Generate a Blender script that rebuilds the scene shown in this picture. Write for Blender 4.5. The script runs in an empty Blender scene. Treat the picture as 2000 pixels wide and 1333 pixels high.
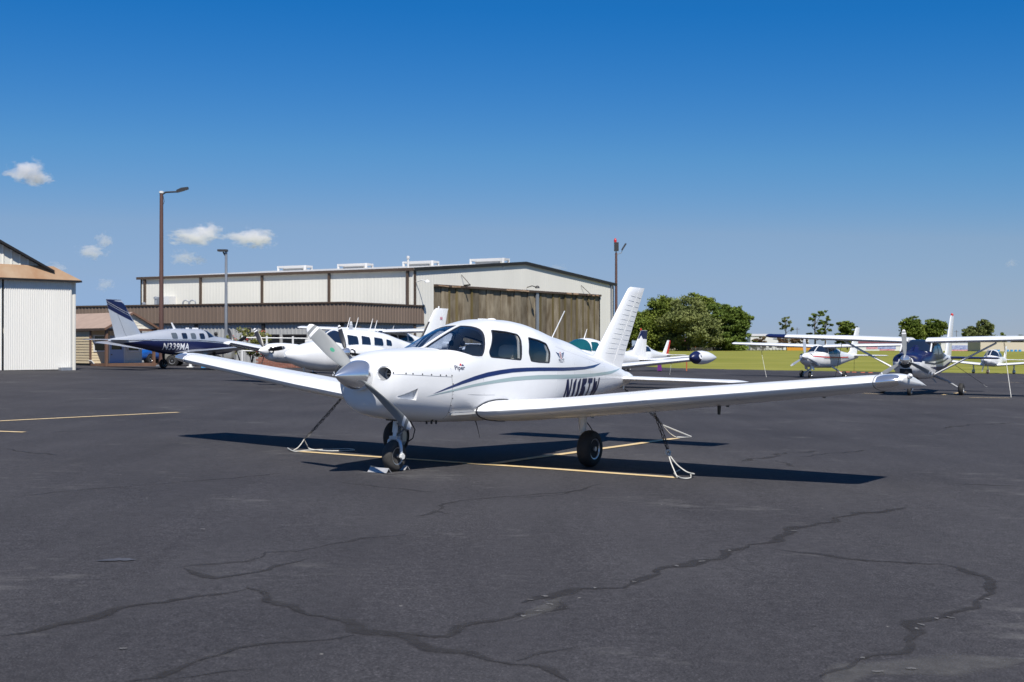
import bpy, bmesh, math, random
from mathutils import Vector, Matrix, Quaternion
R = math.radians
random.seed(7)
scene = bpy.context.scene
COL = scene.collection

# ------------------------------------------------------------------ camera, sky, sun, exposure
F_PX, CAM_H, PITCH = 2382.5, 1.45, 0.003846          # focal length in pixels of a 2000 px wide frame
cam = bpy.data.cameras.new('camera')
cam.sensor_width = 36.0
cam.lens = F_PX / 2000 * 36.0
cam.clip_start = 0.1
cam.clip_end = 30000
cam.dof.use_dof = True
cam.dof.focus_distance = 14.6
cam.dof.aperture_fstop = 5.0
cam_ob = bpy.data.objects.new('camera', cam)
COL.objects.link(cam_ob)
cam_ob.location = (0, 0, CAM_H)
cam_ob.rotation_euler = (R(90) + PITCH, 0, 0)
scene.camera = cam_ob

SUN_EL, SUN_AZ = 53.0, 167.0                          # azimuth clockwise from +Y
world = bpy.data.worlds.new('World')
scene.world = world
world.use_nodes = True
wn = world.node_tree
wn.nodes.clear()
sky = wn.nodes.new('ShaderNodeTexSky')
sky.sky_type = 'NISHITA'
sky.sun_disc = False
sky.sun_elevation = R(SUN_EL)
sky.sun_rotation = R(SUN_AZ)
sky.altitude = 60
sky.air_density = 1.0
sky.dust_density = 0.0
sky.ozone_density = 5.0
bg = wn.nodes.new('ShaderNodeBackground')
bg.inputs['Strength'].default_value = 0.0505
wo = wn.nodes.new('ShaderNodeOutputWorld')
sep = wn.nodes.new('ShaderNodeSeparateColor')          # grade of the whole dome: deep polarised blue, clear horizon
wn.links.new(sky.outputs[0], sep.inputs[0])
dv = wn.nodes.new('ShaderNodeMath')
dv.operation = 'DIVIDE'
dv.inputs[1].default_value = 10.0
wn.links.new(sep.outputs[1], dv.inputs[0])
gr = wn.nodes.new('ShaderNodeValToRGB')
stops = [(.299, (.13, .92, 1.60)), (.472, (.584, 1.063, 1.42)), (.637, (.93, 1.01, 1.25)), (.783, (.796, .89, 1.26)), (.885, (.623, .81, 1.40))]
el = gr.color_ramp.elements
while len(el) < len(stops):
    el.new(.5)
for e_, (p_, c_) in zip(el, stops):
    e_.position = p_
    e_.color = tuple(v / 2 for v in c_) + (1,)
wn.links.new(dv.outputs[0], gr.inputs[0])
vm = wn.nodes.new('ShaderNodeVectorMath')
vm.operation = 'MULTIPLY'
wn.links.new(sky.outputs[0], vm.inputs[0])
wn.links.new(gr.outputs[0], vm.inputs[1])
v2 = wn.nodes.new('ShaderNodeVectorMath')
v2.operation = 'SCALE'
v2.inputs['Scale'].default_value = 2.0
wn.links.new(vm.outputs[0], v2.inputs[0])
wn.links.new(v2.outputs[0], bg.inputs['Color'])
wn.links.new(bg.outputs[0], wo.inputs['Surface'])

sun = bpy.data.lights.new('sun', 'SUN')
sun.energy = 5.0
sun.angle = R(0.53)
sun.color = (1.0, 0.955, 0.88)
sun_ob = bpy.data.objects.new('sun', sun)
COL.objects.link(sun_ob)
TO_SUN = Vector((math.cos(R(SUN_EL)) * math.sin(R(SUN_AZ)), math.cos(R(SUN_EL)) * math.cos(R(SUN_AZ)), math.sin(R(SUN_EL))))
sun_ob.rotation_euler = (-TO_SUN).to_track_quat('-Z', 'Y').to_euler()
sun_ob.location = (20, -40, 60)

scene.view_settings.view_transform = 'Standard'
scene.view_settings.look = 'None'
scene.view_settings.exposure = 0.25
scene.view_settings.gamma = 1.0
scene.view_settings.use_curve_mapping = False
scene.render.engine = 'CYCLES'
scene.cycles.volume_bounces = 8
scene.cycles.max_bounces = 10
scene.cycles.transparent_max_bounces = 16

# ------------------------------------------------------------------ measuring helpers
def ray(u, v):
    x = (u - 1000) / F_PX
    z = -(v - 666.5) / F_PX
    c, s = math.cos(PITCH), math.sin(PITCH)
    return Vector((x, c - s * z, s + c * z))

def at(u, v, Y):
    r = ray(u, v)
    return Vector((0, 0, CAM_H)) + r * (Y / r.y)

def smooth(a, b, x):
    t = min(1, max(0, (x - a) / (b - a)))
    return t * t * (3 - 2 * t)

def gz(x, y):
    """height of the gently draining ground"""
    xc = max(-40, min(45, x))
    return -0.0114 * xc - 0.0033 * min(90, max(0, y - 15)) * smooth(-14, 3, x)

def G(u, v):
    """where a view ray meets the ground"""
    r = ray(u, v)
    z = 0.0
    p = Vector((0, 0, 0))
    for _ in range(40):
        t = (z - CAM_H) / r.z
        p = Vector((0, 0, CAM_H)) + r * t
        z = gz(p.x, p.y)
    p.z = z
    return p

# ------------------------------------------------------------------ mesh helpers
class B:
    def __init__(self):
        self.v, self.f = [], []
    def add(self, verts, faces):
        n = len(self.v)
        self.v += [tuple(p) for p in verts]
        self.f += [tuple(i + n for i in f) for f in faces]
        return self
    def box(self, lo, hi, m=None):
        (a, b, c), (d, e, g) = lo, hi
        vs = [Vector(p) for p in ((a, b, c), (d, b, c), (d, e, c), (a, e, c), (a, b, g), (d, b, g), (d, e, g), (a, e, g))]
        if m is not None:
            vs = [m @ p for p in vs]
        return self.add(vs, [(0, 3, 2, 1), (4, 5, 6, 7), (0, 1, 5, 4), (1, 2, 6, 5), (2, 3, 7, 6), (3, 0, 4, 7)])
    def cyl(self, p0, p1, r0, r1=None, n=12, caps=True):
        p0, p1 = Vector(p0), Vector(p1)
        r1 = r0 if r1 is None else r1
        d = (p1 - p0).normalized()
        a = d.orthogonal().normalized()
        b = d.cross(a)
        vs = []
        for p, r in ((p0, r0), (p1, r1)):
            for i in range(n):
                t = 2 * math.pi * i / n
                vs.append(p + (a * math.cos(t) + b * math.sin(t)) * r)
        fs = [(i, (i + 1) % n, n + (i + 1) % n, n + i) for i in range(n)]
        if caps:
            fs += [tuple(reversed(range(n))), tuple(range(n, 2 * n))]
        return self.add(vs, fs)
    def tube(self, pts, r, n=8):
        pts = [Vector(p) for p in pts]
        rs = r if isinstance(r, (list, tuple)) else [r] * len(pts)
        rings = []
        a = None
        for i, p in enumerate(pts):
            d = (pts[min(i + 1, len(pts) - 1)] - pts[max(i - 1, 0)])
            d = d.normalized() if d.length > 1e-9 else Vector((0, 0, 1))
            a = d.orthogonal().normalized() if a is None else (a - d * a.dot(d)).normalized()
            b = d.cross(a)
            rings.append([p + (a * math.cos(2 * math.pi * k / n) + b * math.sin(2 * math.pi * k / n)) * rs[i] for k in range(n)])
        return self.loft(rings)
    def loft(self, rings, caps=True, closed=True):
        n = len(rings[0])
        vs = [p for r in rings for p in r]
        fs = []
        for i in range(len(rings) - 1):
            for k in range(n if closed else n - 1):
                k2 = (k + 1) % n
                fs.append((i * n + k, i * n + k2, (i + 1) * n + k2, (i + 1) * n + k))
        if caps:
            fs.append(tuple(reversed(range(n))))
            fs.append(tuple((len(rings) - 1) * n + k for k in range(n)))
        return self.add(vs, fs)
    def lathe(self, prof, c, axis, n=32, caps=True):
        """prof = [(along, radius)]"""
        c, ax = Vector(c), Vector(axis).normalized()
        a = ax.orthogonal().normalized()
        b = ax.cross(a)
        rings = [[c + ax * s + (a * math.cos(2 * math.pi * k / n) + b * math.sin(2 * math.pi * k / n)) * max(r, 1e-4) for k in range(n)] for s, r in prof]
        return self.loft(rings, caps=caps)
    def prism(self, poly, d):
        """poly of 3-D points, pushed along d"""
        d = Vector(d)
        n = len(poly)
        vs = [Vector(p) for p in poly] + [Vector(p) + d for p in poly]
        fs = [tuple(reversed(range(n))), tuple(range(n, 2 * n))] + [(i, (i + 1) % n, n + (i + 1) % n, n + i) for i in range(n)]
        return self.add(vs, fs)
    def mesh(self, name, fix=True):
        me = bpy.data.meshes.new(name)
        me.from_pydata(self.v, [], self.f)
        if fix:
            bm = bmesh.new()
            bm.from_mesh(me)
            bmesh.ops.recalc_face_normals(bm, faces=bm.faces)
            bm.to_mesh(me)
            bm.free()
        me.update()
        return me
    def build(self, name, mat, parent=None, sm=None, fix=True):
        return obj(name, self.mesh(name, fix), mat, parent, sm)

def obj(name, me, mat, parent=None, sm=None):
    if mat is not None:
        me.materials.clear()
        me.materials.append(mat)
    if sm is not None:
        me.polygons.foreach_set('use_smooth', [True] * len(me.polygons))
        me.set_sharp_from_angle(angle=R(sm))
    o = bpy.data.objects.new(name, me)
    COL.objects.link(o)
    if parent is not None:
        o.parent = parent
    return o

def tag(o, label, cat, group=None):
    o['label'] = label
    o['category'] = cat
    if group:
        o['group'] = group
    return o

def struct(o, kind='structure'):
    o['kind'] = kind
    return o

def thing(name, label, cat, loc=(0, 0, 0), group=None, mat=None):
    o = bpy.data.objects.new(name, None)
    COL.objects.link(o)
    o.empty_display_size = 0.3
    if mat is not None:
        o.matrix_world = mat
    else:
        o.location = loc
    return tag(o, label, cat, group)

def interp(T, x):
    """rows of T sorted by first column, smooth monotone-ish cubic"""
    n = len(T)
    if x <= T[0][0]:
        return T[0][1:]
    if x >= T[-1][0]:
        return T[-1][1:]
    i = 0
    while T[i + 1][0] < x:
        i += 1
    h = T[i + 1][0] - T[i][0]
    t = (x - T[i][0]) / h
    out = []
    for c in range(1, len(T[0])):
        def slope(j):
            if j <= 0 or j >= n - 1:
                return None
            a = (T[j][c] - T[j - 1][c]) / (T[j][0] - T[j - 1][0])
            b = (T[j + 1][c] - T[j][c]) / (T[j + 1][0] - T[j][0])
            return 0.0 if a * b <= 0 else 2 * a * b / (a + b)
        d = (T[i + 1][c] - T[i][c]) / h
        m0, m1 = slope(i), slope(i + 1)
        m0 = d if m0 is None else m0
        m1 = d if m1 is None else m1
        t2, t3 = t * t, t * t * t
        out.append((2 * t3 - 3 * t2 + 1) * T[i][c] + (t3 - 2 * t2 + t) * h * m0 + (-2 * t3 + 3 * t2) * T[i + 1][c] + (t3 - t2) * h * m1)
    return out

# ------------------------------------------------------------------ materials
def mat(name, col, rough=0.5, metal=0.0, spec=0.5, coat=0.0, var=0.0, vscale=3.0, bump=0.0, bscale=40.0, rnd=0.0, stretch=None, col2=None):
    m = bpy.data.materials.new(name)
    m.use_nodes = True
    nt = m.node_tree
    b = nt.nodes['Principled BSDF']
    b.inputs['Base Color'].default_value = (*col, 1)
    b.inputs['Roughness'].default_value = rough
    b.inputs['Metallic'].default_value = metal
    b.inputs['Specular IOR Level'].default_value = spec
    b.inputs['Coat Weight'].default_value = coat
    b.inputs['Coat Roughness'].default_value = 0.05
    tc = nt.nodes.new('ShaderNodeTexCoord')
    vec = tc.outputs['Object']
    if stretch:
        mp = nt.nodes.new('ShaderNodeMapping')
        mp.inputs['Scale'].default_value = stretch
        nt.links.new(vec, mp.inputs['Vector'])
        vec = mp.outputs[0]
    if var or rnd or col2:
        hi = col2 if col2 else tuple(min(1, c * (1 + var)) for c in col)
        lo = col if col2 else tuple(c * (1 - var) for c in col)
        nz = nt.nodes.new('ShaderNodeTexNoise')
        nz.inputs['Scale'].default_value = vscale
        nz.inputs['Detail'].default_value = 6
        nz.inputs['Roughness'].default_value = 0.6
        nt.links.new(vec, nz.inputs['Vector'])
        rp = nt.nodes.new('ShaderNodeValToRGB')
        rp.color_ramp.elements[0].position = 0.3
        rp.color_ramp.elements[1].position = 0.7
        rp.color_ramp.elements[0].color = (*lo, 1)
        rp.color_ramp.elements[1].color = (*hi, 1)
        nt.links.new(nz.outputs['Fac'], rp.inputs[0])
        out = rp.outputs[0]
        if rnd:
            oi = nt.nodes.new('ShaderNodeObjectInfo')
            mr = nt.nodes.new('ShaderNodeMapRange')
            mr.inputs['To Min'].default_value = 1 - rnd
            mr.inputs['To Max'].default_value = 1 + rnd
            nt.links.new(oi.outputs['Random'], mr.inputs['Value'])
            hs = nt.nodes.new('ShaderNodeHueSaturation')
            nt.links.new(mr.outputs[0], hs.inputs['Value'])
            nt.links.new(out, hs.inputs['Color'])
            out = hs.outputs[0]
        nt.links.new(out, b.inputs['Base Color'])
    if bump:
        nb = nt.nodes.new('ShaderNodeTexNoise')
        nb.inputs['Scale'].default_value = bscale
        nb.inputs['Detail'].default_value = 4
        nt.links.new(vec, nb.inputs['Vector'])
        bp = nt.nodes.new('ShaderNodeBump')
        bp.inputs['Strength'].default_value = bump
        bp.inputs['Distance'].default_value = 0.02
        nt.links.new(nb.outputs['Fac'], bp.inputs['Height'])
        nt.links.new(bp.outputs[0], b.inputs['Normal'])
    return m

def glass_mat(name, tint, refl=1.0):
    m = bpy.data.materials.new(name)
    m.use_nodes = True
    nt = m.node_tree
    nt.nodes.clear()
    out = nt.nodes.new('ShaderNodeOutputMaterial')
    tr = nt.nodes.new('ShaderNodeBsdfTransparent')
    tr.inputs[0].default_value = (*tint, 1)
    gl = nt.nodes.new('ShaderNodeBsdfGlossy')
    gl.inputs['Roughness'].default_value = 0.03
    fr = nt.nodes.new('ShaderNodeFresnel')
    fr.inputs[0].default_value = 1.5
    mu = nt.nodes.new('ShaderNodeMath')
    mu.operation = 'MULTIPLY'
    mu.inputs[1].default_value = refl
    mx = nt.nodes.new('ShaderNodeMixShader')
    ge = nt.nodes.new('ShaderNodeNewGeometry')       # a thin pane mirrors on its outer face only
    iv = nt.nodes.new('ShaderNodeMath')
    iv.operation = 'SUBTRACT'
    iv.inputs[0].default_value = 1.0
    nt.links.new(ge.outputs['Backfacing'], iv.inputs[1])
    m2 = nt.nodes.new('ShaderNodeMath')
    m2.operation = 'MULTIPLY'
    nt.links.new(fr.outputs[0], mu.inputs[0])
    nt.links.new(mu.outputs[0], m2.inputs[0])
    nt.links.new(iv.outputs[0], m2.inputs[1])
    nt.links.new(m2.outputs[0], mx.inputs[0])
    nt.links.new(tr.outputs[0], mx.inputs[1])
    nt.links.new(gl.outputs[0], mx.inputs[2])
    nt.links.new(mx.outputs[0], out.inputs['Surface'])
    return m

M = {}
M['paint'] = mat('white_paint', (0.78, 0.785, 0.79), 0.3, coat=0.3, var=0.05, vscale=1.3, bump=0.03, bscale=5)
M['paint_dull'] = mat('dull_white_paint', (0.74, 0.745, 0.75), 0.4, coat=0.15, var=0.05, vscale=2)
M['silver_paint'] = mat('silver_paint', (0.5, 0.53, 0.58), 0.3, metal=0.3, coat=0.3, var=0.03)
M['navy'] = mat('navy_paint', (0.007, 0.012, 0.062), 0.35, coat=0.12)
M['stripe_blue'] = mat('blue_stripe_vinyl', (0.006, 0.024, 0.12), 0.3, coat=0.2, var=0.1, vscale=6)
M['stripe_grey'] = mat('grey_green_stripe_vinyl', (0.32, 0.42, 0.43), 0.3, coat=0.3)
M['shadow_grey'] = mat('grey_lettering', (0.3, 0.31, 0.33), 0.35)
M['chrome'] = mat('polished_metal', (0.84, 0.84, 0.84), 0.17, metal=0.86, var=0.03, vscale=9)
M['alu'] = mat('bare_aluminium', (0.62, 0.63, 0.65), 0.35, metal=0.9, var=0.08)
M['galv'] = mat('galvanised_steel', (0.30, 0.32, 0.35), 0.5, metal=0.5, var=0.25, vscale=4, stretch=(1, 1, 0.15))
M['blade'] = mat('grey_propeller_paint', (0.24, 0.25, 0.25), 0.38, var=0.06, vscale=8)
M['blade_dark'] = mat('black_propeller_paint', (0.025, 0.026, 0.03), 0.35)
M['white_band'] = mat('white_band_paint', (0.8, 0.8, 0.8), 0.4)
M['green'] = mat('green_decal', (0.03, 0.25, 0.15), 0.4)
M['red'] = mat('red_paint', (0.5, 0.02, 0.02), 0.35)
M['tyre'] = mat('black_rubber', (0.022, 0.021, 0.021), 0.75, var=0.25, vscale=12, bump=0.2, bscale=120)
M['tyre_dusty'] = mat('dusty_rubber', (0.05, 0.047, 0.044), 0.85, var=0.3, vscale=10, bump=0.2, bscale=120)
M['black'] = mat('black_part', (0.012, 0.012, 0.014), 0.5)
M['seal'] = mat('dark_rubber_seal', (0.02, 0.022, 0.03), 0.45)
M['seam'] = mat('panel_seam', (0.2, 0.205, 0.21), 0.6)
M['bead'] = mat('skin_bead_paint', (0.6, 0.61, 0.62), 0.35)
M['chock'] = mat('scuffed_aluminium_angle', (0.42, 0.42, 0.43), 0.5, metal=0.2, var=0.15, vscale=20)
M['lap'] = mat('skin_lap_line', (0.42, 0.43, 0.44), 0.5)
M['interior'] = mat('cabin_lining', (0.48, 0.48, 0.47), 0.8, var=0.1)
M['trim'] = mat('beige_window_trim', (0.45, 0.40, 0.32), 0.6)
M['seat'] = mat('beige_leather', (0.50, 0.45, 0.37), 0.55, var=0.08, bump=0.1)
M['panel'] = mat('dark_instrument_panel', (0.018, 0.019, 0.024), 0.7)
M['glass'] = glass_mat('cabin_glass', (0.88, 0.91, 0.95), 1.7)
M['dark_glass'] = mat('dark_cabin_glass', (0.012, 0.02, 0.04), 0.06, spec=0.6, coat=0.3)
M['teal_glass'] = mat('teal_tinted_glass', (0.01, 0.085, 0.10), 0.06, spec=0.6, coat=0.3)
M['grey_glass'] = mat('grey_cabin_glass', (0.09, 0.11, 0.13), 0.08, spec=0.6, coat=0.3)
M['lens'] = glass_mat('clear_lens', (0.8, 0.83, 0.88), 1.3)
M['rope'] = mat('pale_nylon_rope', (0.55, 0.54, 0.5), 0.8, var=0.15, vscale=40)
M['chain'] = mat('dark_steel_chain', (0.07, 0.068, 0.066), 0.45, metal=0.7, var=0.2)
M['line'] = mat('worn_yellow_line_paint', (0.62, 0.44, 0.20), 0.75, var=0.12, vscale=7, col2=(0.70, 0.55, 0.33))

def asphalt_mat():
    m = bpy.data.materials.new('weathered_asphalt')
    m.use_nodes = True
    nt = m.node_tree
    b = nt.nodes['Principled BSDF']
    b.inputs['Roughness'].default_value = 0.82
    b.inputs['Specular IOR Level'].default_value = 0.12
    tc = nt.nodes.new('ShaderNodeTexCoord')
    def noise(scale, detail, rough=0.55, st=None):
        n = nt.nodes.new('ShaderNodeTexNoise')
        n.inputs['Scale'].default_value = scale
        n.inputs['Detail'].default_value = detail
        n.inputs['Roughness'].default_value = rough
        if st:
            mp = nt.nodes.new('ShaderNodeMapping')
            mp.inputs['Scale'].default_value = st
            mp.inputs['Rotation'].default_value = (0, 0, R(-25))
            nt.links.new(tc.outputs['Object'], mp.inputs['Vector'])
            nt.links.new(mp.outputs[0], n.inputs['Vector'])
        else:
            nt.links.new(tc.outputs['Object'], n.inputs['Vector'])
        return n.outputs['Fac']
    def ramp(f, stops):
        r = nt.nodes.new('ShaderNodeValToRGB')
        e = r.color_ramp.elements
        e[0].position, e[0].color = stops[0][0], (*stops[0][1], 1)
        e[1].position, e[1].color = stops[-1][0], (*stops[-1][1], 1)
        for p, c in stops[1:-1]:
            k = e.new(p)
            k.color = (*c, 1)
        nt.links.new(f, r.inputs[0])
        return r.outputs[0]
    def mix(a, bb, f=None, mode='MULTIPLY', fac=1.0):
        x = nt.nodes.new('ShaderNodeMix')
        x.data_type = 'RGBA'
        x.blend_type = mode
        x.inputs['Factor'].default_value = fac
        nt.links.new(a, x.inputs[6])
        nt.links.new(bb, x.inputs[7])
        if f is not None:
            nt.links.new(f, x.inputs[0])
        return x.outputs[2]
    base = ramp(noise(0.35, 5), [(0.3, (0.053, 0.051, 0.055)), (0.7, (0.065, 0.063, 0.067))])
    blot = ramp(noise(0.09, 3), [(0.35, (0.86, 0.86, 0.88)), (0.65, (1.09, 1.08, 1.07))])
    c = mix(base, blot)
    streak = ramp(noise(1.2, 5, 0.6, (1, 0.18, 1)), [(0.32, (0.86, 0.86, 0.86)), (0.7, (1.10, 1.10, 1.10))])
    c = mix(c, streak)
    agg = ramp(noise(85, 3, 0.7), [(0.3, (0.45, 0.45, 0.45)), (0.6, (1.15, 1.15, 1.15)), (0.76, (2.6, 2.55, 2.5))])
    c = mix(c, agg)
    mid_ = ramp(noise(14, 5, 0.7), [(0.3, (0.78, 0.78, 0.78)), (0.7, (1.2, 1.2, 1.2))])
    c = mix(c, mid_)
    # pale scuffs and grit
    sc = noise(5.5, 8, 0.75, (0.45, 1, 1))
    big = noise(0.5, 3, 0.5)
    mu = nt.nodes.new('ShaderNodeMath')
    mu.operation = 'MULTIPLY'
    nt.links.new(sc, mu.inputs[0])
    nt.links.new(big, mu.inputs[1])
    f = ramp(mu.outputs[0], [(0.315, (0, 0, 0)), (0.43, (0.38, 0.38, 0.38))])
    pale = nt.nodes.new('ShaderNodeRGB')
    pale.outputs[0].default_value = (0.17, 0.165, 0.16, 1)
    c = mix(c, pale.outputs[0], f, 'MIX')
    vo = nt.nodes.new('ShaderNodeTexVoronoi')
    vo.inputs['Scale'].default_value = 2.2
    nt.links.new(tc.outputs['Object'], vo.inputs['Vector'])
    f2 = ramp(vo.outputs['Distance'], [(0.012, (0.75, 0.75, 0.75)), (0.026, (0, 0, 0))])
    pale2 = nt.nodes.new('ShaderNodeRGB')
    pale2.outputs[0].default_value = (0.28, 0.27, 0.25, 1)
    c = mix(c, pale2.outputs[0], f2, 'MIX')
    nt.links.new(c, b.inputs['Base Color'])
    bp = nt.nodes.new('ShaderNodeBump')
    bp.inputs['Strength'].default_value = 0.35
    bp.inputs['Distance'].default_value = 0.006
    nt.links.new(noise(130, 3, 0.7), bp.inputs['Height'])
    nt.links.new(bp.outputs[0], b.inputs['Normal'])
    return m

M['asphalt'] = asphalt_mat()
M['sealant'] = mat('crack_sealant', (0.034, 0.032, 0.033), 0.8, spec=0.12, vscale=11, col2=(0.056, 0.054, 0.056))
M['sealant_faint'] = mat('worn_crack_sealant', (0.042, 0.040, 0.041), 0.8, spec=0.12, vscale=9, col2=(0.060, 0.058, 0.060))
def soften(m, scale, lo, hi, full=1.0):
    """let the coat thin out at its rims and in worn spots"""
    nt = m.node_tree
    b = nt.nodes['Principled BSDF']
    out = nt.nodes['Material Output']
    at_ = nt.nodes.new('ShaderNodeAttribute')
    at_.attribute_name = 'cover'
    tc = nt.nodes.new('ShaderNodeTexCoord')
    nz = nt.nodes.new('ShaderNodeTexNoise')
    nz.inputs['Scale'].default_value = scale
    nz.inputs['Detail'].default_value = 5
    nz.inputs['Roughness'].default_value = .7
    nt.links.new(tc.outputs['Object'], nz.inputs['Vector'])
    ad = nt.nodes.new('ShaderNodeMath')
    ad.operation = 'MULTIPLY'
    nt.links.new(at_.outputs['Fac'], ad.inputs[0])
    a2 = nt.nodes.new('ShaderNodeMath')
    a2.operation = 'ADD'
    a2.inputs[1].default_value = .42
    nt.links.new(nz.outputs['Fac'], a2.inputs[0])
    nt.links.new(a2.outputs[0], ad.inputs[1])
    mr = nt.nodes.new('ShaderNodeMapRange')
    mr.inputs['From Min'].default_value = lo
    mr.inputs['From Max'].default_value = hi
    mr.inputs['To Max'].default_value = full
    nt.links.new(ad.outputs[0], mr.inputs['Value'])
    tr = nt.nodes.new('ShaderNodeBsdfTransparent')
    mx = nt.nodes.new('ShaderNodeMixShader')
    nt.links.new(mr.outputs[0], mx.inputs[0])
    nt.links.new(tr.outputs[0], mx.inputs[1])
    nt.links.new(b.outputs[0], mx.inputs[2])
    nt.links.new(mx.outputs[0], out.inputs['Surface'])
soften(M['sealant'], 16, .25, 1.1, .75)
soften(M['sealant_faint'], 12, .35, 1.1, .6)
soften(M['line'], 14, .18, .5, .97)
M['grit'] = mat('pale_grit_in_crack', (0.125, 0.12, 0.118), 0.85, var=0.2, vscale=30)
M['wet'] = mat('bluish_stain', (0.062, 0.063, 0.073), 0.7, var=0.2, vscale=9)
M['grass'] = mat('mown_grass', (0.15, 0.165, 0.024), 0.9, spec=0.1, vscale=0.05, col2=(0.28, 0.265, 0.06), bump=0.5, bscale=6, stretch=(1, 1.6, 1))
M['concrete'] = mat('pale_concrete', (0.30, 0.29, 0.27), 0.85, var=0.12, vscale=1.2)
M['metal_white'] = mat('white_wall_sheet', (0.70, 0.68, 0.61), 0.5, var=0.035, vscale=0.7, stretch=(1, 1, 0.12))
M['door_white'] = mat('white_corrugated_door', (0.74, 0.725, 0.68), 0.5, var=0.03, vscale=0.8, stretch=(1, 1, 0.2))
M['brown_trim'] = mat('brown_trim_metal', (0.075, 0.05, 0.035), 0.5, var=0.15, vscale=1)
M['brown_fascia'] = mat('brown_fascia_sheet', (0.17, 0.125, 0.095), 0.5, var=0.1, vscale=0.6, stretch=(1, 1, 0.15), rnd=0.05)
M['dark_trim'] = mat('dark_rake_trim', (0.016, 0.014, 0.013), 0.5, var=0.2)
M['roof_light'] = mat('pale_roof_sheet', (0.50, 0.49, 0.46), 0.5, var=0.1)
M['rust'] = mat('rusted_canopy_sheet', (0.30, 0.15, 0.07), 0.75, vscale=0.8, col2=(0.40, 0.29, 0.19), bump=0.1)
M['grey_sheet'] = mat('grey_white_sheet', (0.36, 0.365, 0.36), 0.5, var=0.06, vscale=0.8)
M['old_door'] = mat('weathered_hangar_door', (0.095, 0.068, 0.036), 0.8, vscale=2.0, col2=(0.26, 0.22, 0.155), rnd=0.38, stretch=(1, 1, 0.3), bump=0.15, bscale=9)
M['old_door_moss'] = mat('moss_stained_door_rib', (0.10, 0.075, 0.02), 0.85, vscale=0.8, col2=(0.17, 0.13, 0.06), rnd=0.25, stretch=(1, 1, 0.2))
M['siding'] = mat('cream_siding', (0.60, 0.50, 0.33), 0.6, var=0.04, rnd=0.04)
M['siding_pale'] = mat('pale_cream_siding', (0.70, 0.65, 0.54), 0.6, var=0.04, rnd=0.04)
M['shed_roof'] = mat('tan_shingle_roof', (0.34, 0.25, 0.20), 0.85, var=0.1, vscale=2)
M['wood_brown'] = mat('brown_post_paint', (0.16, 0.09, 0.06), 0.65, var=0.15, vscale=3)
M['door_blue'] = mat('pale_blue_door', (0.36, 0.47, 0.66), 0.5)
M['white_trim'] = mat('white_trim_paint', (0.7, 0.7, 0.68), 0.5, var=0.04)
M['window_dark'] = mat('dark_window_pane', (0.02, 0.024, 0.028), 0.08, spec=0.6)
M['pole_brown'] = mat('brown_pole_paint', (0.10, 0.052, 0.042), 0.6, var=0.25, vscale=2, stretch=(1, 1, 0.3))
M['lamp_head'] = mat('dark_lamp_head', (0.03, 0.03, 0.032), 0.5)
M['bark'] = mat('tree_bark', (0.085, 0.065, 0.05), 0.9, var=0.3, vscale=3)
M['leaf'] = mat('green_leaves', (0.055, 0.088, 0.014), 0.6, spec=0.15, vscale=0.13, col2=(0.22, 0.26, 0.045))  # dark end of the leaf tones paints in shade between clumps, also below
M['leaf_dark'] = mat('dark_pine_needles', (0.045, 0.078, 0.014), 0.6, spec=0.15, vscale=0.13, col2=(0.15, 0.20, 0.035))
M['leaf_grey'] = mat('grey_green_leaves', (0.075, 0.098, 0.03), 0.6, spec=0.15, vscale=0.13, col2=(0.22, 0.24, 0.08))
M['leaf_red'] = mat('reddish_leaves', (0.09, 0.04, 0.018), 0.7, vscale=0.3, col2=(0.10, 0.075, 0.025))
M['bush'] = mat('yellow_green_leaves', (0.12, 0.15, 0.03), 0.6, vscale=3, col2=(0.22, 0.21, 0.06))
M['flower'] = mat('red_blossom', (0.5, 0.06, 0.06), 0.6)
M['brick'] = mat('red_brick', (0.24, 0.10, 0.07), 0.85, var=0.2, vscale=4, rnd=0.15)
M['car_blue'] = mat('blue_car_paint', (0.01, 0.09, 0.36), 0.2, coat=0.8)
M['car_silver'] = mat('silver_car_paint', (0.36, 0.35, 0.32), 0.28, metal=0.4, coat=0.6)
M['bus'] = mat('school_bus_yellow', (0.55, 0.24, 0.02), 0.4, coat=0.2)
M['purple'] = mat('purple_cloth', (0.12, 0.015, 0.16), 0.8)
M['orange'] = mat('orange_plastic', (0.38, 0.10, 0.035), 0.6)
M['blue_box'] = mat('blue_plastic', (0.05, 0.3, 0.65), 0.5)
M['tan_wall'] = mat('tan_wall_paint', (0.52, 0.46, 0.37), 0.7, var=0.05)
M['far_white'] = mat('far_white_wall', (0.6, 0.6, 0.6), 0.6, var=0.05, vscale=0.3)
M['sign_red'] = mat('red_sign_print', (0.42, 0.04, 0.10), 0.6, vscale=0.9, col2=(0.62, 0.45, 0.5), stretch=(1, 1, 3))
M['sign_blue'] = mat('blue_sign_print', (0.06, 0.09, 0.32), 0.6, vscale=0.9, col2=(0.45, 0.5, 0.66), stretch=(1, 1, 3))
M['fence'] = mat('grey_fence_wire', (0.14, 0.14, 0.135), 0.7)
M['maroon'] = mat('maroon_roof', (0.16, 0.05, 0.06), 0.6)

# ------------------------------------------------------------------ ground
def frange(a, b, s):
    out = [a]
    while out[-1] + s < b - 1e-6:
        out.append(out[-1] + s)
    return out + [b]

EDGE = [(-80, 128), (9.0, 128), (11.5, 112), (14, 103.5), (21, 97.5), (39, 93.5), (60, 89)]
def yedge(x):
    for (a, ya), (b, yb) in zip(EDGE, EDGE[1:]):
        if x <= b:
            return ya + (yb - ya) * (x - a) / (b - a)
    return EDGE[-1][1]

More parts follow.
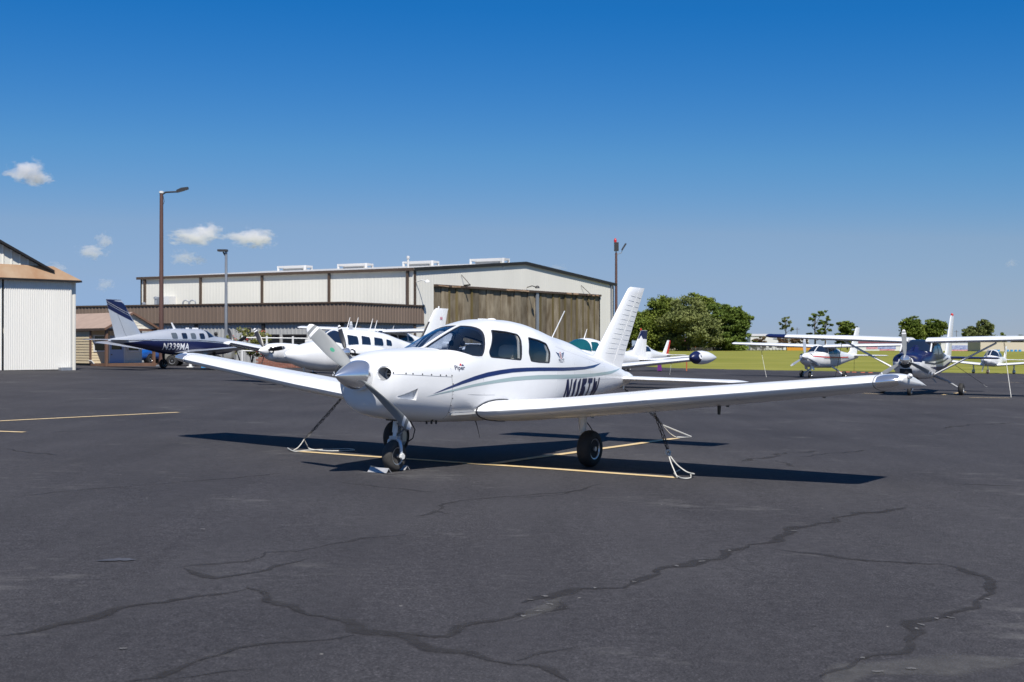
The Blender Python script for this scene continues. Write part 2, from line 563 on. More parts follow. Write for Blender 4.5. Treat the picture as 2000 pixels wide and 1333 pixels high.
def yedge_rough(x):
    return yedge(x) + (.5 * math.sin(x * 1.7) + .4 * math.sin(x * 4.1 + 1) + .3 * math.sin(x * 9.3)) * (1 if x > 11 else 0)

def make_apron():
    xs = frange(-70, -18, 4) + frange(-16.5, 9, 1.5) + [10, 11, 11.5] + frange(12, 46, .4) + [50, 60]
    b = B()
    ny = 70
    for x in xs:
        ye = yedge_rough(x)
        for j in range(ny + 1):
            t = j / ny
            y = -25 + (ye + 25) * t
            b.v.append((x, y, gz(x, y)))
    n = ny + 1
    for i in range(len(xs) - 1):
        for j in range(ny):
            b.f.append((i * n + j, (i + 1) * n + j, (i + 1) * n + j + 1, i * n + j + 1))
    return struct(b.build('apron', M['asphalt'], sm=30))

apron = make_apron()

def make_field():
    xs = [-3000, -1500, -700, -300, -150, -80] + frange(-60, 60, 4) + [80, 120, 200, 400, 800, 1600, 3000]
    ys = [-200, -60] + frange(-30, 110, 5) + [125, 150, 200, 300, 450, 650, 1000, 2000, 4000, 9000]
    b = B()
    for x in xs:
        for y in ys:
            b.v.append((x, y, gz(x, y) - 0.035))
    n = len(ys)
    for i in range(len(xs) - 1):
        for j in range(n - 1):
            b.f.append((i * n + j, (i + 1) * n + j, (i + 1) * n + j + 1, i * n + j + 1))
    return struct(b.build('grass_field', M['grass'], sm=30))

field = make_field()

def ribbon(pts, w, lift, name, m, jit=0.0, wj=0.0, step=0.25, parent=None):
    """flat strip following the ground; pts are ground points; 'cover' is 0 at the rims and 1 along the middle"""
    path = [pts[0].copy()]
    for a, c in zip(pts, pts[1:]):
        k = max(1, int((c - a).length / step))
        for i in range(1, k + 1):
            path.append(a.lerp(c, i / k))
    ph = [random.uniform(0, 6) for _ in range(4)]
    b = B()
    cover = []
    n = len(path)
    for i, p in enumerate(path):
        d = (path[min(i + 1, n - 1)] - path[max(0, i - 1)])
        d.z = 0
        d.normalize()
        nrm = Vector((-d.y, d.x, 0))
        off = jit * (math.sin(i * 0.35 + ph[0]) * 0.6 + math.sin(i * 0.9 + ph[1]) * 0.4 + random.uniform(-0.2, 0.2))
        ww = w * (1 + wj * (math.sin(i * 0.23 + ph[2]) * 0.4 + math.sin(i * 0.61 + ph[3]) * 0.3 + random.uniform(-0.2, 0.2)))
        if wj:
            ww *= min(1, .15 + min(i, n - 1 - i) * .25)
        for s_, cv in ((1, 0), (.45, 1), (-.45, 1), (-1, 0)):
            q = p + nrm * (off + s_ * ww / 2)
            b.v.append((q.x, q.y, gz(q.x, q.y) + lift))
            cover.append(cv)
    for i in range(n - 1):
        for k in range(3):
            b.f.append((i * 4 + k, i * 4 + k + 1, i * 4 + 5 + k, i * 4 + 4 + k))
    o = b.build(name, m, parent)
    at_ = o.data.attributes.new('cover', 'FLOAT', 'POINT')
    at_.data.foreach_set('value', cover)
    return o

def gpath(px):
    return [G(u, v) for u, v in px]

# tie-down tees painted on the apron
A_L, A_R, A_T = G(1322, 934), G(573, 882), G(1322, 857)
for px in ([(573, 882), (1322, 934)], [(0, 823), (348, 806)], [(-160, 833), (0, 823)], [(-40, 842), (47, 845)],
           [(1672, 768), (1715, 770)], [(1893, 777), (1972, 778)], [(1842, 772), (1885, 766)], [(1948, 747), (1998, 748)]):
    ribbon(gpath(px), 0.17, 0.006, 'painted_line', M['line'], parent=apron, wj=0.0, jit=0.012)
t_mid = G(1000, 911)
ribbon([G(955, 908), A_T], 0.17, 0.0085, 'painted_line', M['line'], parent=apron, jit=0.012)

CRACKS = [
    ([(0, 1243), (150, 1212), (300, 1180), (420, 1160), (470, 1150)], 0.085, 0), ([(470, 1150), (560, 1180), (640, 1205), (700, 1235), (760, 1240), (860, 1262), (1000, 1300), (1120, 1330)], 0.10, 0),
    ([(240, 1333), (330, 1310), (470, 1268), (560, 1258), (690, 1240)], 0.07, 0), ([(740, 1228), (800, 1240), (870, 1242), (960, 1215), (1060, 1190), (1100, 1165)], 0.10, 0),
    ([(1030, 1180), (1080, 1165), (1140, 1152), (1200, 1146), (1260, 1130), (1330, 1105), (1400, 1088), (1490, 1062), (1520, 1048), (1570, 1030), (1640, 1012), (1760, 992)], 0.10, 0),
    ([(1510, 1075), (1600, 1083), (1720, 1098), (1850, 1105)], 0.06, 0), ([(1850, 1105), (1910, 1125), (1945, 1145), (1935, 1168), (1880, 1188), (1800, 1218), (1770, 1262), (1700, 1285), (1620, 1325)], 0.075, 0),
    ([(345, 1113), (420, 1130), (520, 1112), (610, 1092)], 0.07, 0), ([(345, 1113), (380, 1105), (480, 1098), (520, 1080), (580, 1078), (640, 1068), (700, 1052), (790, 1045)], 0.05, 1),
    ([(812, 1010), (850, 998), (880, 1005)], 0.07, 1), ([(850, 998), (870, 985), (940, 974), (1040, 968), (1110, 962), (1180, 945)], 0.05, 1), ([(660, 942), (740, 952), (850, 962)], 0.05, 1),
    ([(340, 1325), (440, 1312), (530, 1303)], 0.05, 1), ([(1450, 902), (1500, 893), (1540, 885), (1600, 882)], 0.12, 1), ([(1520, 900), (1545, 912)], 0.09, 1), ([(1560, 893), (1640, 885), (1700, 880)], 0.08, 1),
    ([(1830, 838), (1900, 830), (1990, 827)], 0.1, 1), ([(0, 877), (60, 884), (110, 890)], 0.08, 1), ([(100, 845), (180, 842)], 0.1, 1), ([(1000, 973), (1090, 968), (1140, 957)], 0.05, 1),
    ([(0, 975), (110, 962), (240, 952), (420, 938), (560, 925)], 0.035, 1), ([(1000, 1290), (1060, 1275), (1130, 1262)], 0.05, 1), ([(1860, 945), (2000, 952)], 0.06, 1),
]
for px, w, faint in CRACKS:
    ribbon(gpath(px), w * 1.12, 0.0045 + random.uniform(0, 0.0008), 'crack_seal', M['sealant_faint' if faint else 'sealant'], jit=w * 0.7, wj=0.9, step=0.06, parent=apron)

M['worn'] = mat('worn_pale_surface', (0.15, 0.147, 0.143), 0.85, spec=0.1, var=0.25, vscale=9)
soften(M['worn'], 5, .45, 1.15, .42)
ribbon(gpath([(1590, 1345), (1700, 1318), (1820, 1305), (2040, 1292)]), .55, .0036, 'worn_patch', M['worn'], jit=.1, wj=.6, step=.1, parent=apron)
ribbon(gpath([(1000, 1215), (1060, 1190), (1110, 1168)]), .12, .0058, 'worn_patch', M['worn'], jit=.03, wj=.9, step=.05, parent=apron)

def blob(p, rx, ry, m, name, rot=0, lift=0.0062):
    b = B()
    n = 26
    b.v.append((p.x, p.y, gz(p.x, p.y) + lift))
    ph = [random.uniform(0, 6.28) for _ in range(3)]
    for i in range(n):
        t = 6.2832 * i / n
        k = 1 + 0.28 * math.sin(2 * t + ph[0]) + 0.2 * math.sin(3 * t + ph[1]) + 0.15 * math.sin(7 * t + ph[2]) + random.uniform(-0.12, 0.12)
        x, y = rx * k * math.cos(t), ry * k * math.sin(t)
        x, y = x * math.cos(rot) - y * math.sin(rot), x * math.sin(rot) + y * math.cos(rot)
        b.v.append((p.x + x, p.y + y, gz(p.x + x, p.y + y) + lift))
    b.f = [(0, 1 + i, 1 + (i + 1) % n) for i in range(n)]
    return b.build(name, m, apron)

blob(G(232, 1095), 0.09, 0.06, M['wet'], 'stain')
for px in ((1022, 1205), (1052, 1195), (1075, 1182), (1162, 1150), (1238, 1138), (1322, 1107), (1370, 1098), (1425, 1077), (1550, 1038), (1035, 1173), (1065, 1166), (1685, 1287), (1800, 1222), (1830, 1210), (1930, 1172), (1790, 1230), (1856, 1208), (1715, 1314), (1780, 1308), (239, 1269), (397, 1035)):
    blob(G(*px), random.uniform(0.008, 0.024), random.uniform(0.008, 0.02), M['grit'], 'loose_grit', random.uniform(0, 3))
blob(G(1882, 1083), 0.035, 0.05, M['sealant'], 'stain')
blob(G(1935, 1130), 0.1, 0.12, M['sealant_faint'], 'stain', lift=0.0038)
blob(G(1725, 967), 0.05, 0.012, M['grit'], 'loose_grit')

# ------------------------------------------------------------------ aircraft kit
def ring(row, n, dy=0.0):
    zc, w, zt, zb, nt_, nb_ = row
    w, zt, zb = max(w - dy, 0.004), zt - dy, zb + dy
    out = []
    for k in range(n):
        t = 2 * math.pi * (k + 0.5) / n
        c, s = math.cos(t), math.sin(t)
        e = nt_ if s >= 0 else nb_
        h = (zt - zc) if s >= 0 else (zc - zb)
        out.append((w * math.copysign(abs(c) ** (2 / e), c), zc + max(h, 0.004) * math.copysign(abs(s) ** (2 / e), s)))
    return out

class Hull:
    def __init__(self, rows):
        self.T = sorted(rows)
    def loft(self, x0=None, x1=None, n=48, step=0.06, dy=0.0, zmin=None):
        x0 = self.T[0][0] if x0 is None else x0
        x1 = self.T[-1][0] if x1 is None else x1
        xs = sorted(set([round(x, 4) for x in frange(x0, x1, step)] + [r[0] for r in self.T if x0 <= r[0] <= x1]))
        rings = []
        for x in xs:
            rr = ring(interp(self.T, x), n, dy)
            if zmin is not None:
                rr = [(y, max(z, zmin)) for y, z in rr]
            rings.append([(x, y, z) for y, z in rr])
        return B().loft(rings)
    def y(self, x, z, off=0.0):
        zc, w, zt, zb, nt_, nb_ = interp(self.T, x)
        if z >= zc:
            h, e = zt - zc, nt_
        else:
            h, e = zc - zb, nb_
        k = 1 - min(1.0, abs(z - zc) / h) ** e
        return w * k ** (1 / e) + off
    def patch(self, poly, name, m, parent, side=1, off=0.004, step=0.08, sm=40):
        bm = bmesh.new()
        vs = [bm.verts.new((x, 0, z)) for x, z in poly]
        bm.faces.new(vs)
        return self._project(bm, name, m, parent, side, off, step, sm)
    def _project(self, bm, name, m, parent, side, off, step, sm=40):
        bmesh.ops.triangulate(bm, faces=bm.faces[:])
        xs = [v.co.x for v in bm.verts]
        zs = [v.co.z for v in bm.verts]
        for lo, hi, no in ((min(xs), max(xs), (1, 0, 0)), (min(zs), max(zs), (0, 0, 1))):
            t = math.floor(lo / step) * step + step
            while t < hi:
                geom = bm.verts[:] + bm.edges[:] + bm.faces[:]
                bmesh.ops.bisect_plane(bm, geom=geom, plane_co=Vector(no) * t, plane_no=no)
                t += step
        for v in bm.verts:
            v.co.y = side * self.y(v.co.x, v.co.z, off)
        bmesh.ops.recalc_face_normals(bm, faces=bm.faces)
        s = sum(f.normal.y * f.calc_area() for f in bm.faces)
        if s * side < 0:
            bmesh.ops.reverse_faces(bm, faces=bm.faces[:])
        me = bpy.data.meshes.new(name)
        bm.to_mesh(me)
        bm.free()
        return obj(name, me, m, parent, sm)
    def canopy(self, name, m, parent, x0, x1, zlow, off=.012, n=24, k=14):
        """wrap-round glazing: the part of the skin above zlow(x) between two stations"""
        rows = []
        for i in range(k + 1):
            x = x0 + (x1 - x0) * i / k
            zc, w, zt, zb, nt_, nb_ = interp(self.T, x)
            w, zt = w + off, zt + off
            q = min(.999, max(0, (zlow(x) - zc) / (zt - zc)))
            t0 = math.asin(q ** (nt_ / 2))
            row = []
            for j in range(n + 1):
                t = t0 + (math.pi - 2 * t0) * j / n
                c, s_ = math.cos(t), math.sin(t)
                row.append((x, w * math.copysign(abs(c) ** (2 / nt_), c), zc + (zt - zc) * abs(s_) ** (2 / nt_)))
            rows.append(row)
        return B().loft(rows, caps=False, closed=False).build(name, m, parent, 40)
    def belly(self, name, m, parent, x0, x1, zhigh, off=.01, n=24, k=60):
        """the part of the skin below zhigh(x) between two stations"""
        rows = []
        for i in range(k + 1):
            x = x0 + (x1 - x0) * i / k
            zc, w, zt, zb, nt_, nb_ = interp(self.T, x)
            w, zb, zt = w + off, zb - off, zt + off
            zh = min(zhigh(x), zt - .01)
            if zh >= zc:
                a0 = math.asin(min(1, ((zh - zc) / (zt - zc)) ** (nt_ / 2)))
            else:
                a0 = -math.asin(min(1, ((zc - zh) / (zc - zb)) ** (nb_ / 2)))
            row = []
            for j in range(n + 1):
                t = a0 + (-math.pi - 2 * a0) * j / n
                c, s_ = math.cos(t), math.sin(t)
                e, h = (nt_, zt - zc) if s_ >= 0 else (nb_, zc - zb)
                row.append((x, w * math.copysign(abs(c) ** (2 / e), c), zc + h * math.copysign(abs(s_) ** (2 / e), s_)))
            rows.append(row)
        return B().loft(rows, caps=False, closed=False).build(name, m, parent, 40)
    def text(self, s, name, m, parent, x0, z0, height, width, shear=0.0, side=1, off=0.005, step=0.05, flip=-1, bold=0.0, slope=0.0, space=1.0):
        """lettering on the hull; flip=-1 writes toward -x (left side of the aircraft)"""
        bm = text_bm(s, bold, space)
        xs = [v.co.x for v in bm.verts]
        ys = [v.co.y for v in bm.verts]
        a, c, d, e = min(xs), max(xs), min(ys), max(ys)
        for v in bm.verts:
            px = (v.co.x - a) / (c - a) * width
            pz = (v.co.y - d) / (e - d) * height
            v.co = Vector((x0 + flip * (px + shear * pz), 0, z0 + pz + slope * px))
        return self._project(bm, name, m, parent, side, off, step)

def text_bm(s, bold=0.0, space=1.0):
    cu = bpy.data.curves.new('lettering', 'FONT')
    cu.body = s
    cu.resolution_u = 3
    cu.offset = bold
    cu.space_character = space
    to = bpy.data.objects.new('lettering', cu)
    COL.objects.link(to)
    dg = bpy.context.evaluated_depsgraph_get()
    dg.update()
    me = bpy.data.meshes.new_from_object(to.evaluated_get(dg))
    bm = bmesh.new()
    bm.from_mesh(me)
    bpy.data.objects.remove(to)
    bpy.data.meshes.remove(me)
    return bm

def foil(c0=0.0, c1=1.0, n=14, camber=0.02, t=1.0):
    """closed airfoil loop between chord fractions: list of (fraction, height per unit thickness)"""
    def half(x):
        return 5 * (0.2969 * math.sqrt(max(x, 0)) - 0.126 * x - 0.3516 * x * x + 0.2843 * x ** 3 - 0.1036 * x ** 4)
    def cam(x):
        p = 0.4
        return camber / (p * p) * (2 * p * x - x * x) if x < p else camber / (1 - p) ** 2 * (1 - 2 * p + 2 * p * x - x * x)
    up, dn = [], []
    for i in range(n + 1):
        s = i / n
        x = c0 + (c1 - c0) * ((1 - math.cos(s * math.pi)) / 2 if c0 == 0 else s)
        h = max(half(x), 0.004)
        up.append((x, h, cam(x)))
        dn.append((x, -h, cam(x)))
    return up + list(reversed(dn[1:] if c0 == 0 else dn))

def wing_rings(st, c0=0.0, c1=1.0, n=14, camber=0.02, side=1, grow=0.0, inc=0.0):
    """st rows: y, xle, chord, z, thickness ratio"""
    out = []
    for y, xle, ch, z, th in st:
        out.append([(xle - x * ch, side * y, z + (h * th + cm + inc * (.3 - x)) * ch + (grow if h > 0 else -grow)) for x, h, cm in foil(c0, c1, n, camber)])
    return out

def cut_stations(st, y0, y1, step=0.25):
    ys = sorted(set([round(v, 4) for v in frange(y0, y1, step)] + [r[0] for r in st if y0 < r[0] < y1]))
    T = [tuple(r) for r in st]
    out = []
    for y in ys:
        for a, c in zip(T, T[1:]):
            if a[0] - 1e-6 <= y <= c[0] + 1e-6:
                t = (y - a[0]) / (c[0] - a[0])
                out.append(tuple(a[i] + (c[i] - a[i]) * t for i in range(5)))
                break
    return out

def tip_row(last, tip, t):
    y, xle, ch, z, th = last
    a = t * math.pi / 2
    s = max(math.cos(a), 0.02)
    cc = ch * (0.88 + 0.12 * s)
    return (y + tip * math.sin(a), xle - (ch - cc) * 0.75, cc, z + tip * math.sin(a) * 0.13, th * s ** 0.42)

def make_wing(root, st, side, m, flap=None, aileron=None, camber=0.02, tip=0.14, inc=0.0):
    """one wing panel with its flap and aileron cut out; st as above"""
    y0, y1 = st[0][0], st[-1][0]
    spans = []
    for nm, sp in (('flap', flap), ('aileron', aileron)):
        if sp:
            spans.append((nm, sp[0], sp[1]))
    b = B()
    edges = sorted([y0, y1] + [e for s in spans for e in s[1:]])
    for a, c in zip(edges, edges[1:]):
        if c - a < 1e-4:
            continue
        hinged = any(abs(a - s[1]) < 1e-6 and abs(c - s[2]) < 1e-6 for s in spans)
        b.loft(wing_rings(cut_stations(st, a, c), 0, 0.755 if hinged else 1.0, camber=camber, side=side, inc=inc))
    # rounded tip
    y, xle, ch, z, th = st[-1]
    rr = [tip_row(st[-1], tip, k / 8) for k in range(9)]
    b.loft(wing_rings(rr, camber=camber, side=side, inc=inc))
    w = b.build('wing', m, root, sm=35)
    for nm, a, c in spans:
        B().loft(wing_rings(cut_stations(st, a + 0.008, c - 0.008), 0.765, 1.0, n=6, camber=camber, side=side, inc=inc)).build(nm, m, w, sm=35)
    return w

def vert_surface(rows, c0=0.0, c1=1.0, n=12):
    """rows: z, xle, xte, thickness (m)"""
    rings = []
    for z, xl, xt, th in rows:
        ch = xl - xt
        rings.append([(xl - x * ch, h * th, z) for x, h, cm in foil(c0, c1, n, 0.0)])
    return B().loft(rings)

def make_fin(root, rows, m, m_rud=None, hinge=0.66):
    b = vert_surface(rows[:-1] + [rows[-1]], 0, hinge)
    f = b.build('fin', m, root, sm=35)
    vert_surface(rows, hinge + 0.012, 1.0, 5).build('rudder', m_rud or m, f, sm=35)
    return f

def make_stab(root, st, m, camber=0.0, name='stabilizer', tip=0.06):
    p = None
    for side in (1, -1):
        b = B().loft(wing_rings(cut_stations(st, st[0][0], st[-1][0], 0.4), camber=camber, side=side))
        y, xle, ch, z, th = st[-1]
        rr = [(y + tip * math.sin(k / 4 * math.pi / 2), xle - (1 - math.cos(k / 4 * math.pi / 2)) * ch * 0.22, ch * (0.6 + 0.4 * math.cos(k / 4 * math.pi / 2)), z, th * (0.1 + 0.9 * math.cos(k / 4 * math.pi / 2))) for k in range(5)]
        b.loft(wing_rings(rr, camber=camber, side=side))
        b.build(name, m, root, sm=35)

def tyre_prof(rad, wid):
    k = 0.62
    pts = []
    for i in range(17):
        a = math.pi * i / 16
        x = -math.cos(a)
        s = math.sin(a)
        pts.append((x * wid / 2, rad * k + rad * (1 - k) * s ** 0.55))
    return [(-wid * 0.36, rad * 0.5)] + pts + [(wid * 0.36, rad * 0.5)]

def make_wheel(parent, c, rad, wid, tyre=None, axis=(0, 1, 0), spokes=False, n=32, rim_mat=None):
    t = B().lathe(tyre_prof(rad, wid), c, axis, n).build('tyre', tyre or M['tyre'], parent, sm=40)
    ax = Vector(axis).normalized()
    b = B()
    for s in (1, -1):
        pr = [(s * wid * 0.10, rad * 0.08), (s * wid * 0.12, rad * 0.40), (s * wid * 0.42, rad * 0.52), (s * wid * 0.45, rad * 0.60), (s * wid * 0.40, rad * 0.63), (s * wid * 0.08, rad * 0.5)]
        b.lathe(pr, c, axis, n)
    b.lathe([(-wid * 0.5, rad * 0.02), (-wid * 0.5, rad * 0.13), (wid * 0.5, rad * 0.13), (wid * 0.5, rad * 0.02)], c, axis, 14)
    if spokes:
        a1 = ax.orthogonal().normalized()
        a2 = ax.cross(a1)
        for k in range(6):
            d = a1 * math.cos(k * 1.0472) + a2 * math.sin(k * 1.0472)
            for s in (1, -1):
                q = Vector(c) + d * rad * 0.3 + ax * s * wid * 0.13
                b.cyl(q, q + ax * s * wid * 0.06, rad * 0.05, n=8)
    b.build('rim', rim_mat or M['alu'], parent, sm=40)
    return t

def make_prop(root, hub, n, a0, rad, chord, sp_len, sp_r, m_blade, m_spin, bands=True, mat_band=None, sp_back=0.06):
    hub = Vector(hub)
    pr = []
    for i in range(15):
        t = i / 14
        pr.append((sp_len * (1 - t), sp_r * (1 - (1 - t) ** 1.55) ** 0.95))
    pr += [(-sp_back, sp_r * 1.0), (-sp_back, 0.01)]
    s = B().lathe(pr, hub, (1, 0, 0), 40).build('spinner', m_spin, root, sm=40)
    p = B().cyl(hub - Vector((sp_back + 0.05, 0, 0)), hub + Vector((0.02, 0, 0)), sp_r * 0.55, n=20).build('propeller', m_blade, root, sm=40)
    segs = [(0.10, 0.855, 'blade', m_blade)]
    if bands:
        segs += [(0.855, 0.895, 'blade_band', mat_band or M['white_band']), (0.895, 0.94, 'blade', m_blade), (0.94, 1.0, 'blade_tip', mat_band or M['white_band'])]
    else:
        segs = [(0.10, 1.0, 'blade', m_blade)]
    for k in range(n):
        a = a0 + 2 * math.pi * k / n
        rd = Vector((0, math.cos(a), math.sin(a)))
        tg = Vector((0, -math.sin(a), math.cos(a)))
        for r0, r1, nm, mm in segs:
            rings = []
            steps = max(2, int((r1 - r0) * 24))
            for i in range(steps + 1):
                f = r0 + (r1 - r0) * i / steps
                beta = R(58 - 38 * min(1, f * 1.05))
                ch = chord * interp([(0.0, 0.35), (0.12, 0.42), (0.3, 0.85), (0.5, 1.0), (0.75, 0.97), (0.9, 0.8), (0.97, 0.55), (1.0, 0.3)], f)[0]
                th = chord * interp([(0.0, 0.34), (0.15, 0.3), (0.4, 0.15), (1.0, 0.06)], f)[0]
                cd = tg * math.cos(beta) + Vector((1, 0, 0)) * math.sin(beta)
                nd = rd.cross(cd)
                rg = []
                for j in range(14):
                    t = 2 * math.pi * j / 14
                    rg.append(hub + rd * (f * rad) + cd * (ch / 2 * math.cos(t)) + nd * (th / 2 * math.sin(t)))
                rings.append(rg)
            B().loft(rings).build(nm, mm, p, sm=50)
    return p

def seat(root, x, y, zs, ztop, m, w=0.42):
    b = B()
    def cushion(c, sz, tilt=0):
        rings = []
        for i in range(7):
            t = -1 + 2 * i / 6
            k = (1 - abs(t) ** 4) ** 0.25 if abs(t) < 1 else 0.5
            k = max(k, 0.55)
            rg = []
            for j in range(16):
                a = 2 * math.pi * j / 16
                cx = math.copysign(abs(math.cos(a)) ** 0.5, math.cos(a)) * sz[0] / 2 * k
                cy = math.copysign(abs(math.sin(a)) ** 0.5, math.sin(a)) * sz[1] / 2 * k
                z = t * sz[2] / 2
                rg.append((c[0] + cx - z * tilt, c[1] + cy, c[2] + z))
            rings.append(rg)
        b.loft(rings)
    cushion((x + 0.05, y, zs), (0.48, w, 0.14))
    cushion((x - 0.22, y, (zs + ztop - 0.16) / 2), (0.13, w, ztop - 0.12 - zs), 0.18)
    cushion((x - 0.27, y, ztop - 0.06), (0.10, w * 0.6, 0.17), 0.1)
    return b.build('seat', m, root, sm=50)

def bool_mesh(base, ops, name):
    """base: B; ops: [(operation, B, material or None)] -> mesh; the last material keeps cut faces"""
    bo = bpy.data.objects.new('work', base.mesh('work'))
    COL.objects.link(bo)
    tmp = []
    for op, c, mm in ops:
        me = c.mesh('work_cut')
        if mm is not None:
            me.materials.append(mm)
        co = bpy.data.objects.new('work_cut', me)
        COL.objects.link(co)
        tmp.append(co)
        md = bo.modifiers.new('cut', 'BOOLEAN')
        md.operation = op
        md.solver = 'EXACT'
        md.object = co
        if mm is not None:
            md.material_mode = 'TRANSFER'
    dg = bpy.context.evaluated_depsgraph_get()
    dg.update()
    me = bpy.data.meshes.new_from_object(bo.evaluated_get(dg))
    me.name = name
    for o in tmp + [bo]:
        bpy.data.objects.remove(o)
    return me

def place(x, y, head, bank=0.0, scale=1.0, dz=0.0):
    """matrix of an aircraft standing on the sloping ground, nose along heading (degrees from +X)"""
    a = R(head)
    e = 0.5
    sx = (gz(x + e, y) - gz(x - e, y)) / (2 * e)
    sy = (gz(x, y + e) - gz(x, y - e)) / (2 * e)
    c, s = math.cos(a), math.sin(a)
    ex = Vector((c, s, sx * c + sy * s)).normalized()
    ey = Vector((-s, c, -sx * s + sy * c - bank))
    ez = ex.cross(ey).normalized()
    ey = ez.cross(ex)
    m = Matrix(((ex.x, ey.x, ez.x, x), (ex.y, ey.y, ez.y, y), (ex.z, ey.z, ez.z, gz(x, y) + dz), (0, 0, 0, 1)))
    return m @ Matrix.Scale(scale, 4)

def offset_poly(poly, d):
    """grow a convex-ish polygon of (x,z)"""
    n = len(poly)
    cx = sum(p[0] for p in poly) / n
    cz = sum(p[1] for p in poly) / n
    area = sum(poly[i][0] * poly[(i + 1) % n][1] - poly[(i + 1) % n][0] * poly[i][1] for i in range(n))
    sg = 1 if area > 0 else -1
    out = []
    for i in range(n):
        a, b_, c = Vector(poly[i - 1]), Vector(poly[i]), Vector(poly[(i + 1) % n])
        d1, d2 = (b_ - a).normalized(), (c - b_).normalized()
        n1, n2 = Vector((d1.y, -d1.x)) * sg, Vector((d2.y, -d2.x)) * sg
        nn = (n1 + n2)
        nn = nn.normalized() / max(0.5, math.sqrt((1 + n1.dot(n2)) / 2))
        out.append((b_.x + nn.x * d, b_.y + nn.y * d))
    return out

def round_poly(poly, r=0.04, k=4):
    n = len(poly)
    out = []
    for i in range(n):
        a, b_, c = Vector(poly[i - 1]), Vector(poly[i]), Vector(poly[(i + 1) % n])
        d1, d2 = (a - b_), (c - b_)
        rr = min(r, d1.length * 0.45, d2.length * 0.45)
        p, q = b_ + d1.normalized() * rr, b_ + d2.normalized() * rr
        for j in range(k + 1):
            t = j / k
            out.append(tuple((p * (1 - t) + b_ * t) * (1 - t) + (b_ * (1 - t) + q * t) * t))
    return out

# ------------------------------------------------------------------ the trainer in the foreground
MAIN_X, MAIN_Y, MAIN_H, MAIN_BANK = -0.309, 15.555, 237.42, 0.0093

